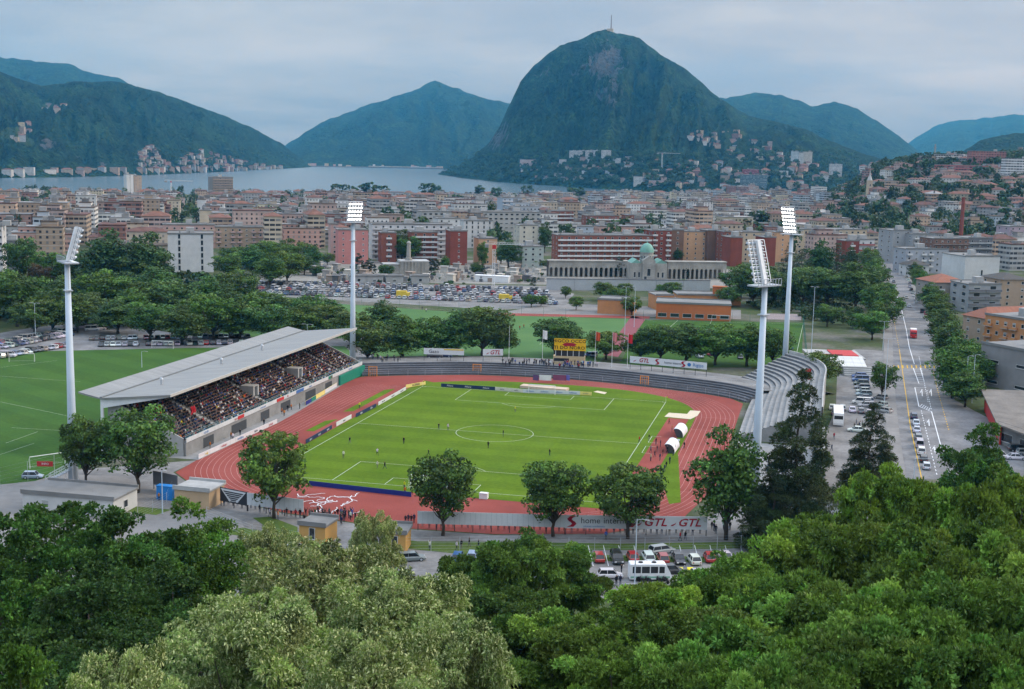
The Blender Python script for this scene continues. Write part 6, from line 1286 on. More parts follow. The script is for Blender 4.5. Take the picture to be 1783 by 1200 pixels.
houses([(985, 320), (985, 285), (1070, 275), (1180, 285), (1260, 285), (1400, 285), (1480, 300), (1400, 330), (1260, 330), (1080, 326)], 105, (11, 22), (6, 13), 'below the steep mountain')
houses([(905, 300), (940, 282), (985, 282), (990, 318), (940, 318)], 14, (14, 24), (6, 11), 'by the wooded mountain tip')
houses([(1180, 238), (1200, 226), (1290, 228), (1340, 252), (1400, 280), (1280, 280), (1240, 255)], 45, (11, 20), (5, 9), 'on the mountain shoulder')
houses([(1490, 330), (1490, 290), (1600, 278), (1783, 282), (1800, 400), (1600, 375), (1560, 340)], 135, (13, 26), (6, 13), 'on the town hill')
houses([(236, 298), (240, 262), (262, 255), (285, 282), (300, 297)], 48, (9, 16), (4.5, 7.5), 'x', far=True, dark=.9); houses([(300, 297), (315, 270), (345, 262), (400, 275), (480, 290), (500, 293), (400, 296)], 85, (9, 17), (4.5, 7.5), 'x', far=True, dark=.9)
houses([(0, 303), (0, 297), (230, 293), (230, 299)], 14, (16, 30), (6, 10), 'x', far=True); houses([(10, 245), (10, 210), (50, 215), (50, 240)], 8, (12, 20), (5, 8), 'x', far=True); houses([(70, 192), (70, 178), (105, 182), (105, 194)], 8, (12, 24), (5, 8), 'x', far=True)
tag(put('lakeside_village', mass2.build('lakeside_village')), 'pale village houses scattered along the far lake shore', 'village', kind='stuff')
# larger buildings of the shore town
def bigb(u, v, w, h, d_, wc, st, lab, rc=(.3, .3, .3), hip=0, rz=None):
    g = G(u, v); t = TM(); t.bld(Matrix.Identity(4), w, d_, h, wc, st, rc, hip, z0=-12); o = put('hotel_building', t.build('hotel_building'), None, g, rz if rz is not None else .2); tag(o, lab, 'large building'); return o
for k in range(5): bigb(991+k*14, 276, 26, 22, 16, (.6, .6, .6), .5, '%s stepped white slab of the hillside terrace from the lake side' % nth(k))
bigb(905, 292, 62, 24, 16, (.5, .38, .36), 0, 'long pinkish hotel near the wooded tip of the mountain'); bigb(1103, 326, 30, 26, 16, (.62, .62, .6), .5, 'white cube hotel on the lake shore'); bigb(1130, 326, 90, 16, 16, (.5, .33, .28), 0, 'long pink building on the lake shore'); bigb(1378, 284, 18, 30, 14, (.42, .48, .52), 0, 'first pale high-rise tower on the green shoulder'); bigb(1387, 285, 18, 28, 14, (.5, .5, .48), 0, 'second pale high-rise tower on the green shoulder'); bigb(1398, 284, 24, 30, 14, (.5, .46, .4), 0, 'third and broadest high-rise tower on the green shoulder')
bigb(1290, 330, 60, 34, 18, (.12, .2, .24), .5, 'dark teal glass block in the shore town'); bigb(1293, 306, 40, 16, 14, (.35, .05, .06), .5, 'red and white block in the shore town'); bigb(1445, 306, 30, 30, 16, (.6, .6, .6), .5, 'white high-rise block with dark stripe on the town edge'); bigb(1632, 310, 90, 16, 15, (.38, .10, .09), .5, 'long low red block on the town hill'); bigb(1750, 315, 70, 26, 18, (.6, .6, .6), .5, 'big white block on the town hill at the edge'); bigb(1630, 293, 34, 18, 15, (.58, .56, .54), .5, 'white block above the long red one on the town hill'); bigb(1690, 296, 44, 24, 18, (.3, .12, .1), 0, 'brick red block on the town hill'); bigb(1540, 295, 26, 14, 14, (.62, .62, .6), .5, 'white villa on the wooded crest of the town hill', hip=2.5)
# ---- trees in the town
random.seed(9)
ftn = 0
def ftree(u, d, h, rad, lab, g=None, col=(1, 1, 1)):
    if g is None: q = AT(u, 270, d); g = (q[0], q[1], float(terr(q[0], q[1]))-.3)
    tp = random.choice(FAR); tree(tp, g, h, rad, lab, group='trees of the town', parts=False, col=[c*random.uniform(.8, 1.15) for c in col], name='town_tree')
cnt = {}
def tl(zone): cnt[zone] = cnt.get(zone, 0)+1; return '%s green tree rising among the roofs %s' % (nth(cnt[zone]-1), zone)
for k in range(42):
    u = random.uniform(0, 560); d = random.uniform(850, 1700); x, y, _ = AT(u, 270, d)
    if free(x, y, 4) and all(math.hypot(x-a, y-b_) > w*.75 for a, b_, w in TOWN): ftree(u, d, random.uniform(11, 18), random.uniform(4, 8), tl('left of the glaring floodlight mast'))
for k in range(95):
    u = random.uniform(580, 1290); d = random.uniform(880, 2100); x, y, _ = AT(u, 270, d)
    if free(x, y, 4) and all(math.hypot(x-a, y-b_) > w*.75 for a, b_, w in TOWN): ftree(u, d, random.uniform(11, 20), random.uniform(4, 8), tl('between the floodlight masts'))
for u, vt, d, rad in ((590, 320, 2050, 20), (610, 322, 2020, 16), (640, 316, 2000, 24), (660, 322, 1980, 20), (745, 318, 2000, 18), (762, 322, 2020, 15), (830, 322, 2050, 18), (865, 325, 2050, 14), (1000, 326, 2150, 24), (1015, 329, 2120, 20), (775, 340, 1700, 20), (790, 338, 1750, 16), (450, 333, 1980, 14), (500, 335, 1990, 14), (1335, 366, 1150, 20), (1310, 380, 1100, 15), (920, 322, 2100, 14), (980, 345, 1500, 16), (1050, 350, 1500, 14), (650, 360, 1350, 13), (52, 322, 1800, 10)):
    q = AT(u, vt, d); z = float(terr(q[0], q[1])); tree(random.choice(FAR), (q[0], q[1], z), q[2]-z, rad, tl('on the skyline before the lake'), group='trees of the town', parts=False, name='town_tree')
k = 0
while k < 90:
    u = random.uniform(1440, 1810); d = random.uniform(930, 2050); x, y, _ = AT(u, 270, d); k += 1
    if free(x, y, 3) and all(math.hypot(x-a, y-b_) > w*.62 for a, b_, w in TOWN): ftree(u, d, random.uniform(11, 20), random.uniform(5, 9), tl('on the slope right of the avenue'))
# wood of the hill crest and gardens between the slope houses, one mass
def woodmass(name, pts, lab):
    Vs = []; Ts = []
    for (x, y, z), h, r_ in pts:
        n_ = 70; d = unit(n_); d[:, 2] = np.abs(d[:, 2])*np.where(rng.random(n_) < .8, 1, -.6); t = np.array([.034, .068, .018])*rng.uniform(.65, 1.3)*np.array([rng.uniform(.85, 1.25), 1, 1])
        p = np.array([x, y, z+h*.55])+d*np.array([r_, r_, h*.45])*rng.uniform(.6, 1.05, (n_, 1)); v, t4 = cards(p, d, r_*.55, .8, np.clip(t*(1+rng.normal(0, .25, (n_, 1))), .006, .3)); Vs.append(v); Ts.append(t4)
    o = put(name, leafmesh(name, np.concatenate(Vs), np.concatenate(Ts))); tag(o, lab, 'wood', kind='stuff'); return o
pts = []
for k in range(950):
    u = random.uniform(1440, 1850); d = random.uniform(1050, 2150) if k % 2 else random.uniform(1750, 2150); x, y, _ = AT(u, 270, d)
    if not free(x, y, 2) or any(math.hypot(x-a, y-b_) < w*.55 for a, b_, w in TOWN): continue
    pts.append(((x, y, float(terr(x, y))), random.uniform(9, 17), random.uniform(4, 8)))
woodmass('hill_wood', pts, 'dense green wood and gardens covering the town hill')
pts = []
for k in range(1100):
    u = random.uniform(760, 1490); v = random.uniform(268, 328); g = G(u, v)
    if g is not None and g[2] > -19: pts.append((tuple(g), random.uniform(8, 15), random.uniform(4.5, 9)))
woodmass('shore_wood', pts, 'gardens and wood between the houses at the foot of the mountain')
pts = []
for k in range(160):
    u = random.uniform(225, 505); v = random.uniform(262, 298); g = G(u, v)
    if g is not None and g[2] > -19: pts.append((tuple(g), random.uniform(8, 14), random.uniform(5, 9)))
woodmass('village_wood', pts, 'gardens and trees between the houses of the far lakeside village')
pts = []
for k in range(900):
    u = random.uniform(-40, 1440); d = random.uniform(860, 2100); x, y, _ = AT(u, 270, d)
    if free(x, y, 1) and all(math.hypot(x-a, y-b_) > w*.6 for a, b_, w in TOWN): pts.append(((x, y, float(terr(x, y))), random.uniform(9, 21), random.uniform(3.5, 7)))
woodmass('town_greenery', pts, 'green courtyards and street planting between the town blocks')
# undergrowth of park and street edges
def scrub(name, poly, n_, lab, hr=(1., 3.)):
    pp = [P(u, v)[:2] for u, v in poly]; xs = [p[0] for p in pp]; ys = [p[1] for p in pp]; pts = []
    while len(pts) < n_:
        x, y = random.uniform(min(xs), max(xs)), random.uniform(min(ys), max(ys)); ins = False
        for (x0, y0), (x1, y1) in zip(pp, pp[1:]+pp[:1]):
            if (y0 > y) != (y1 > y) and x < (x1-x0)*(y-y0)/(y1-y0)+x0: ins = not ins
        if ins: h = random.uniform(*hr); pts.append(((x, y, 0), h, h*.8))
    woodmass(name, pts, lab)
scrub('park_undergrowth', [(0, 560), (425, 560), (400, 505), (300, 478), (0, 490)], 340, 'dense shrubs and saplings under the park trees', (2., 6.)); scrub('hedge_planting', [(1405, 560), (1530, 580), (1520, 500), (1300, 505), (1300, 535)], 200, 'hedges and shrubs round the small sports field', (1.2, 4.)); scrub('avenue_shrubs', [(1660, 700), (1700, 700), (1690, 620), (1625, 520), (1612, 520), (1640, 620)], 130, 'shrubs under the plane trees of the avenue', (1.2, 3.5)); scrub('cemetery_shrubs', [(560, 492), (950, 500), (950, 480), (760, 470), (560, 470)], 60, 'low clipped shrubs of the cemetery', (.8, 2.2))
# ================================================================ vehicles
TAIL = mat('red tail lamp', (.3, .01, .01), .3); HEAD = mat('clear lamp glass', (.6, .62, .64), .2); CGL = glassmat('car glass', (.015, .018, .022), .1); TYRE = BLACK; PLAT = mat('black trim', (.02, .02, .022), .6)
def car_parts(kind):
    "list of (name, mesh, uses object colour)"
    L, W_, zb, zr, hood, trunk, wsf, wsr = dict(hatch=(4.0, .86, .85, 1.46, .95, .12, .55, .35), sedan=(4.6, .89, .86, 1.42, 1.15, .75, .65, .55), estate=(4.65, .89, .88, 1.46, 1.1, .1, .6, .3), suv=(4.5, .93, .98, 1.66, 1.0, .1, .5, .3), van=(5.0, .97, 1.1, 1.95, .75, .05, .5, .12))[kind]
    x0, x1 = -L/2, L/2; b = MB()
    st = [(x0, .80, .36, zb-.12), (x0+.12, .94, .27, zb-.02), (x0+.5, 1., .22, zb), (-.1, 1., .2, zb), (x1-hood-.1, 1., .2, zb-.02), (x1-.45, .97, .22, zb-.17), (x1-.1, .88, .26, zb-.26), (x1, .74, .36, zb-.36)]
    for x, k, lo, hi in st:
        w = W_*k; b.v += [(x, -w*.93, lo), (x, -w, lo+.18), (x, -w, hi-.16), (x, -w*.9, hi), (x, w*.9, hi), (x, w, hi-.16), (x, w, lo+.18), (x, w*.93, lo)]
    for i in range(len(st)-1):
        for j in range(8): jj = (j+1) % 8; b.f.append((i*8+j, i*8+jj, (i+1)*8+jj, (i+1)*8+j)); b.m.append(0)
    b.f += [tuple(range(7, -1, -1)), tuple((len(st)-1)*8+j for j in range(8))]; b.m += [0, 0]
    cx0, cx1 = x0+trunk, x1-hood; rx0, rx1 = cx0+wsr, cx1-wsf; rw = W_*.74; bw = W_*.9
    b.face([(rx0, -rw, zr), (rx1, -rw, zr), (rx1, rw, zr), (rx0, rw, zr)]); b.face([(rx0, -rw, zr-.05), (rx0, rw, zr-.05), (rx1, rw, zr-.05), (rx1, -rw, zr-.05)])
    for (p, q) in (((rx0, -rw), (rx1, -rw)), ((rx1, -rw), (rx1, rw)), ((rx1, rw), (rx0, rw)), ((rx0, rw), (rx0, -rw))): b.face([(*p, zr-.05), (*q, zr-.05), (*q, zr), (*p, zr)])
    xm = (cx0+cx1)/2-.1
    for s in (-1, 1):
        for (xa, xb) in ((cx0, rx0), (cx1, rx1), (xm, xm)):
            b.tube([(xa, s*bw, zb-.02), (xb, s*rw*1.01, zr-.03)], .055, 4)
    g = MB(); o = .03
    g.face([(cx0, -bw+o, zb-.01), (cx1, -bw+o, zb-.01), (rx1, -rw+o, zr-.05), (rx0, -rw+o, zr-.05)]); g.face([(cx0, bw-o, zb-.01), (rx0, rw-o, zr-.05), (rx1, rw-o, zr-.05), (cx1, bw-o, zb-.01)]); g.face([(cx1, -bw+o, zb-.01), (cx1, bw-o, zb-.01), (rx1, rw-o, zr-.05), (rx1, -rw+o, zr-.05)]); g.face([(cx0, -bw+o, zb-.01), (rx0, -rw+o, zr-.05), (rx0, rw-o, zr-.05), (cx0, bw-o, zb-.01)])
    out = [('body', b, [OBJCAR], 1), ('window', g, [CGL], 0)]
    for wx in (x0+.8, x1-.85):
        for s in (-1, 1):
            w = MB(); y0, y1 = sorted((s*(W_-.2), s*(W_+.015))); n = 12
            for y in (y0, y1): w.v += [(wx+.32*math.cos(2*PI*k/n), y, .32+.32*math.sin(2*PI*k/n)) for k in range(n)]
            for k in range(n): kk = (k+1) % n; w.f.append((k, kk, n+kk, n+k)); w.m.append(0)
            w.f += [tuple(range(n)), tuple(range(n, 2*n))]; w.m += [0, 0]
            ye = y1+.006 if s > 0 else y0-.006; k0 = len(w.v); w.v += [(wx+.2*math.cos(2*PI*k/n), ye, .32+.2*math.sin(2*PI*k/n)) for k in range(n)]; w.f.append(tuple(range(k0, k0+n))); w.m.append(1)
            out.append(('wheel', w, [TYRE, STEEL], 0))
    for s in (-1, 1):
        h = MB(); h.box(x1-.16, s*W_*.62-.17, zb-.42, x1+.015, s*W_*.62+.17, zb-.27); out.append(('headlight', h, [HEAD], 0)); h = MB(); h.box(x0-.012, s*W_*.68-.12, zb-.32, x0+.1, s*W_*.68+.12, zb-.12); out.append(('tail_light', h, [TAIL], 0))
    return out
CARP = {k: [(n_, mb.mesh(n_, m_), oc) for n_, mb, m_, oc in car_parts(k)] for k in ('hatch', 'sedan', 'estate', 'suv', 'van')}
CAR1 = {}
for k in CARP:
    mb = MB(); ms = []
    for n_, b, m_, oc in car_parts(k):
        if n_ in ('headlight',): continue
        o = len(mb.v); mb.v += b.v
        for f, mi in zip(b.f, b.m):
            mm_ = m_[mi]
            if mm_ not in ms: ms.append(mm_)
            mb.f.append(tuple(o+i for i in f)); mb.m.append(ms.index(mm_))
    CAR1[k] = mb.mesh('parked_car', ms)
CARCOL = [('white', (.62, .63, .64)), ('silver', (.38, .39, .41)), ('grey', (.16, .165, .175)), ('black', (.018, .018, .02)), ('dark blue', (.02, .035, .09)), ('red', (.33, .02, .02)), ('blue', (.05, .12, .28)), ('pale blue', (.25, .33, .42)), ('beige', (.38, .34, .28)), ('dark green', (.02, .05, .035))]
CW = [9, 8, 6, 6, 4, 2, 2, 1, 1, 1]; ccount = {}; NCAR = 0
def car(p, rz, lab, ci=None, kind=None, parts=False, group='parked cars', full=None):
    global NCAR
    NCAR += 1; kind = kind or random.choices(['hatch', 'sedan', 'estate', 'suv', 'van'], [5, 3, 4, 3, 1])[0]; cn, cc = CARCOL[ci] if ci is not None else random.choices(CARCOL, CW)[0]; cc = tuple(c*random.uniform(.85, 1.1) for c in cc)
    key = (cn, lab); ccount[key] = ccount.get(key, 0)+1; text = full or '%s %s, %s %s one %s' % (cn, {'hatch': 'hatchback', 'sedan': 'saloon car', 'estate': 'estate car', 'suv': 'off-road car', 'van': 'van'}[kind], nth(ccount[key]-1), cn, lab)
    if parts:
        r = empty('parked_car', p, rz)
        for n_, me, oc in CARP[kind]: put(n_, me, r, None, 0, cc if oc else None)
    else: r = put('parked_car', CAR1[kind], None, p, rz, cc)
    tag(r, text, 'van' if kind == 'van' else 'car', group); return r
random.seed(33)
UPR = math.radians(90); d8 = lambda a: math.radians(a)
fx_ = facing(P(1040, 975), P(1260, 975))
for u, v, ci, kd, lab in ((1042, 976, 5, 'hatch', 'red hatchback at the end of the parking row beside the dark ash'), (1074, 978, 3, 'suv', 'black off-road car second in the parking row above the minibus'), (1101, 975, 5, 'hatch', 'dark red car hidden behind the minibus roof'), (1128, 975, 0, 'estate', 'white estate car behind the minibus'), (1154, 978, 5, 'hatch', 'red hatchback between the white estate and the grey saloon'), (1181, 978, 3, 'sedan', 'black saloon by the yellow bay letters'), (1208, 980, 0, 'hatch', 'white hatchback in the row right of the yellow letters'), (1235, 976, 5, 'hatch', 'bright red car next to the white hatchback'), (1262, 974, 0, 'sedan', 'white saloon last in the row under the locust leaves')):
    car(P(u, v), fx_+UPR+d8(random.uniform(-4, 4))+(PI if ci == 3 else 0), '', ci, kd, True, 'cars in the bays below the fence', lab)
car(P(1152, 963), fx_+.4, '', 1, 'estate', True, 'cars in the bays below the fence', 'silver estate car standing on the verge behind the red hatchback')
for u, v, ci, kd, a, lab in ((1062, 1006, 0, 'hatch', 0, 'white car side-on between the dark ash and the minibus'), (1168, 998, 3, 'hatch', .1, 'black car hidden behind the nose of the minibus'), (1222, 1006, 1, 'hatch', .15, 'silver car half hidden by the locust below the red car'), (432, 952, 1, 'suv', 1.2, 'silver off-road car in front of the footpath left of the ochre hut'), (460, 962, 0, 'hatch', 1.2, 'white hatchback half hidden by linden blossom'), (486, 958, 3, 'hatch', 1.2, 'black car left of the ochre hut among the leaves'), (513, 960, 0, 'hatch', 1.15, 'white car before the door of the ochre hut'), (534, 964, 3, 'estate', 1.15, 'dark estate car by the ochre hut'), (556, 968, 2, 'hatch', 1.15, 'grey car in front of the ochre hut wall'), (648, 972, 0, 'hatch', .2, 'white car before the second ochre hut'), (690, 975, 0, 'hatch', .2, 'white car by the fence post of the second hut'), (716, 976, 2, 'estate', .2, 'grey green estate car below the man in white'), (797, 976, 6, 'hatch', 1.4, 'blue car at the fence between the lindens and the ash'), (823, 974, 7, 'hatch', 1.4, 'pale blue car next to the blue one at the fence'), (57, 833, 7, 'hatch', .35, 'pale blue car alone on the path beside the training lawn')):
    car(P(u, v), a+(fx_ if u > 600 else 0), '', ci, kd, True, None, lab)
av = facing(P(1585, 740), P(1568, 600))
for i, (u, v, ci) in enumerate(((1591, 728, 4), (1595, 740, 0), (1596, 752, 0), (1599, 765, 2), (1601, 778, 1), (1604, 790, 0), (1608, 803, 3), (1613, 816, 0))):
    car(P(u, v), facing(P(1605, 800), P(1590, 700)), '', ci, None, True, 'cars queueing on the avenue', '%s car in the %s place of the queue counted from the junction' % (CARCOL[ci][0], nth(i)))
for u, v, ci, lab in ((1612, 548, 5, 'red car far up the avenue'), (1624, 551, 4, 'dark blue car parked under the planes up the avenue'), (1606, 545, 3, 'black car far up the avenue beside the red one'), (1578, 520, 1, 'silver car where the avenue narrows'), (1556, 492, 2, 'grey car at the far end of the avenue'), (1583, 535, 0, 'white car halfway up the avenue'), (1548, 470, 3, 'black car at the very end of the avenue')):
    car(P(u, v), av, '', ci, None, False, None, lab)
for i in range(12): car(P(1598-i*2.8+(3 if i > 5 else 0), 528-i*5.5), av, 'along the kerb of the upper avenue')
rp = facing(P(1470, 800), P(1465, 700))
for u, v, ci in ((1449, 713, 0), (1467, 714, 1), (1484, 717, 0), (1499, 719, 2), (1513, 722, 1), (1453, 722, 3)): car(P(u, v), rp, 'in the row behind the white coach', ci, None, True)
for i in range(9): car(P(1496+i*1.6, 658+i*6.3), rp+UPR+.2, 'in the tight row below the red restaurant', None, None, i > 5)
for i, (u, v) in enumerate(((1510, 705), (1520, 712), (1536, 708), (1539, 718), (1533, 695), (1500, 704))): car(P(u, v), rp+.3*i, 'by the small tree of the coach car park', None, None, True)
for u, v, ci in ((1760, 772, 5), (1772, 786, 3), (1768, 800, 0), (1785, 792, 1), (1740, 798, 0)): car(P(u, v), .2, 'in front of the flat-roofed shop', ci, None, True)
car(P(1466, 905), rp, '', 0, 'hatch', True, None, 'white car at the bottom of the coach car park'); car(P(1492, 752), rp+UPR, '', 0, 'sedan', True, None, 'white saloon beside the group of people right of the coach')
def carrow(a, b_, n_, rot, lab, miss=.06, z=0., parts=False, jit=.12):
    p, q = P(*a), P(*b_); f = facing(p, q)
    for i in range(n_):
        if random.random() < miss: continue
        c = p+(q-p)*((i+random.uniform(-jit, jit))/(n_-1)); car((c[0], c[1], z), f+rot+d8(random.uniform(-5, 5))+(PI if random.random() < .4 else 0), lab)
carrow((-40, 607), (122, 577), 22, UPR, 'in the rear row beside the lawn'); carrow((-40, 615), (118, 585), 20, UPR, 'in the middle row beside the lawn'); carrow((-40, 630), (116, 603), 18, UPR, 'in the front row beside the lawn', .2)
carrow((160, 592), (430, 588), 30, UPR, 'in the shaded rear row behind the lawn'); carrow((165, 603), (440, 599), 28, UPR, 'in the shaded front row behind the lawn', .12)
for i, (u, v) in enumerate(((143, 572), (154, 570), (166, 569), (160, 576), (172, 575))): car(P(u, v), .5+random.random()*.2, '', 0, 'van', False, None, '%s white van of the group where the tree row begins' % nth(i))
car(P(14, 622), .4, '', 0, 'van', False, None, 'white caravan-like van at the edge of the training lawn')
for i in range(16):
    u = random.choice([random.uniform(985, 1090), random.uniform(1195, 1300), random.uniform(612, 655)]); v = random.uniform(612, 626) if u > 900 else random.uniform(590, 604); p = P(u, v); car((p[0], p[1], up_z(p) if u > 900 else 0), random.uniform(0, 6), 'under the trees behind the curved terrace', None, None, i > 8)
p = P(775, 621, 1.8); car((p[0], p[1], up_z(p)), .05, '', 4, 'sedan', True, None, 'dark blue saloon under the yellow striped board'); p = P(762, 620, 1.8); car((p[0], p[1]-3, up_z(p)), .2, '', 3, 'van', True, None, 'dark van under the yellow striped board')
# far car park: nearest rows one by one, the rest as one mass
rest = []
for ri, (v0, v1) in enumerate(((511, 530), (508.5, 526.5), (504, 521), (501, 517), (497.5, 512.5), (495, 509), (492.5, 505))):
    p, q = P(440+ri*3, v0), P(968-ri*4, v1); f = facing(p, q); n_ = 54
    for i in range(n_):
        if random.random() < .1 or (ri in (2, 5) and random.random() < .15): continue
        c = p+(q-p)*(i/(n_-1)); a = f+UPR+d8(random.uniform(-4, 4))
        if NCAR < 298: car((c[0]+random.uniform(-.2, .2), c[1], .02), a, 'in big car park row %s from pitch' % nth(ri))
        else: rest.append(((c[0], c[1], .02), a))
cm = TM(); 
m_, n, b = newmat('mixed car paint'); n.l.new(n.new('ShaderNodeVertexColor', layer_name='paint').outputs[0], b.inputs['Base Color']); b.inputs['Roughness'].default_value = .3
base = {}
for k, me in CAR1.items(): base[k] = ([tuple(v.co) for v in me.vertices], [(tuple(p_.vertices), p_.material_index) for p_ in me.polygons], [x.name for x in me.materials])
for p, a in rest:
    k = random.choices(['hatch', 'sedan', 'estate', 'suv', 'van'], [5, 3, 4, 3, 1])[0]; V, F, MN = base[k]; cc = random.choices(CARCOL, CW)[0][1]; Mx = Matrix.Translation(p)@Matrix.Rotation(a, 4, 'Z'); o = len(cm.v); cm.v += [tuple(Mx@Vector(v)) for v in V]
    for f, mi in F: cm.f.append(tuple(o+i for i in f)); c = cc if MN[mi] == 'car paint' else (.02, .02, .025); cm.c += [(*c, 1)]*len(f)
me = bpy.data.meshes.new('parked_cars'); me.from_pydata(cm.v, [], cm.f); me.materials.append(m_); at = me.color_attributes.new('paint', 'FLOAT_COLOR', 'CORNER'); at.data.foreach_set('color', [c for q in cm.c for c in q]); tag(put('car_park_mass', me), 'densely parked cars in the rear rows of the big car park', 'cars', kind='stuff')
for u, v, lab in ((702, 518, 'yellow delivery truck in the big car park'), (880, 524, 'yellow van in the big car park near the school')):
    p = P(u, v); r = empty('delivery_truck', p, .2); tag(r, lab, 'truck'); mb = MB(); mb.box(-3, -1.1, .6, 1.6, 1.1, 3.0); mb.build('cargo_box', YELP, r); mb = MB(); mb.box(1.65, -1.05, .5, 3.1, 1.05, 2.3); mb.build('cab', YELP, r); mb = MB(); mb.box(2.4, -1., 1.35, 3.12, 1., 2.1); mb.build('window', CGL, r)
    for x in (-1.8, 2.2):
        for y in (-1, 1): mb = MB(); mb.tube([(x, y*1.12, .45), (x, y*.85, .45)], .45, 12); mb.build('wheel', TYRE, r)
def bigveh(name, p, rz, L, W_, H, lab, cat, col, wins, belt=1.0, nose=0., stripe=None, roofcol=None):
    r = empty(name, p, rz); tag(r, lab, cat); mb = MB()
    prof = [(-L/2, .35), (L/2-.05, .35), (L/2, .9), (L/2-nose*.35, belt+.25), (L/2-nose, H-.12), (L/2-nose-.3, H), (-L/2+.12, H), (-L/2, H-.12)]
    k = len(mb.v); n_ = len(prof)
    for y in (-W_/2, W_/2): mb.v += [(x, y*(.96 if z > belt+.3 else 1.), z) for x, z in prof]
    for i in range(n_): j = (i+1) % n_; mb.f.append((i, j, n_+j, n_+i)); mb.m.append(0)
    mb.f += [tuple(range(n_-1, -1, -1)), tuple(range(n_, 2*n_))]; mb.m += [0, 0]; mb.build('body', col, r)
    for s in (-1, 1):
        for x0, x1 in wins: mb = MB(); y = s*(W_/2*.98+.012); mb.box(x0, min(y, y-s*.03), belt, x1, max(y, y-s*.03), H-.35); mb.build('window', CGL, r)
    mb = MB(); mb.face([(L/2-nose*.35+.02, -W_*.42, belt+.25), (L/2-nose*.35+.02, W_*.42, belt+.25), (L/2-nose+.02, W_*.42, H-.3), (L/2-nose+.02, -W_*.42, H-.3)]); mb.build('windscreen', CGL, r)
    for x in (-L/2+L*.2, L/2-L*.17):
        for s in (-1, 1): mb = MB(); mb.tube([(x, s*(W_/2+.01), .45), (x, s*(W_/2-.28), .45)], .45 if L > 7 else .37, 14); mb.build('wheel', TYRE, r)
    for s in (-1, 1): mb = MB(); mb.box(L/2-.1, s*W_*.36-.15, .65, L/2+.03, s*W_*.36+.15, .85); mb.build('headlight', HEAD, r)
    if stripe: mb = MB(); [mb.box(-L/2+.1, s*(W_/2+.004)-.003, .55, L/2-.3, s*(W_/2+.004)+.003, .85) for s in (-1, 1)]; mb.build('stripe', stripe, r)
    return r
r = bigveh('minibus', P(1131, 1009), fx_, 6.6, 2.1, 2.75, 'white minibus with dark side windows standing before the parking row', 'minibus', WHITE, [(-2.9, -1.6), (-1.45, -.2), (-.05, 1.1), (1.3, 2.15)], 1.35, .9, mat('pale green stripe', (.2, .4, .3), .6))
for x in (-1.5, .6): mb = MB(); mb.lathe([(.0, 2.95), (.35, 2.9), (.4, 2.755)], 10, (x, 0)); mb.build('roof_vent', DARK, r)
r = bigveh('coach', P(1459, 735), facing(P(1459, 735), P(1462, 790)), 12., 2.55, 3.4, 'white coach parked beside the high terrace facing the road', 'coach', WHITE, [(-5.5, -3.6), (-3.5, -1.6), (-1.5, .4), (.5, 2.4), (2.5, 4.4)], 1.6, .35)
r = bigveh('fire_truck', P(1590, 588), av+PI, 7., 2.4, 3., 'red and white rescue truck driving down the avenue', 'truck', REDP, [(1.6, 2.6)], 1.6, .3, WHITE); mb = MB(); mb.box(-3.3, -1.1, 3.01, 1.2, 1.1, 3.3); mb.build('roof_rack', WHITE, r)
def motorbike(p, rz, lab):
    r = empty('motorbike', p, rz); tag(r, lab, 'motorbike')
    for x in (-.65, .7): mb = MB(); mb.tube([(x, -.06, .31), (x, .06, .31)], .31, 12); mb.build('wheel', TYRE, r)
    mb = MB(); mb.tube([(-.7, 0, .35), (-.2, 0, .55), (.25, 0, .6), (.55, 0, .95)], [.08, .14, .16, .06], 8); mb.tube([(.7, 0, .31), (.5, 0, 1.0)], .05, 6); mb.build('frame', DARK, r)
    mb = MB(); mb.box(-.6, -.14, .72, .05, .14, .84); mb.build('seat', BLACK, r); mb = MB(); mb.box(.42, -.35, .98, .5, .35, 1.04); mb.build('handlebar', STEEL, r)
for u, lab in ((1118, 'dark motorbike before the rear wheel of the minibus'), (1128, 'motorbike before the middle of the minibus'), (1148, 'motorbike before the front wheel of the minibus'), (1158, 'motorbike at the nose of the minibus')): motorbike(P(u, 1015), fx_+UPR+.5, lab)
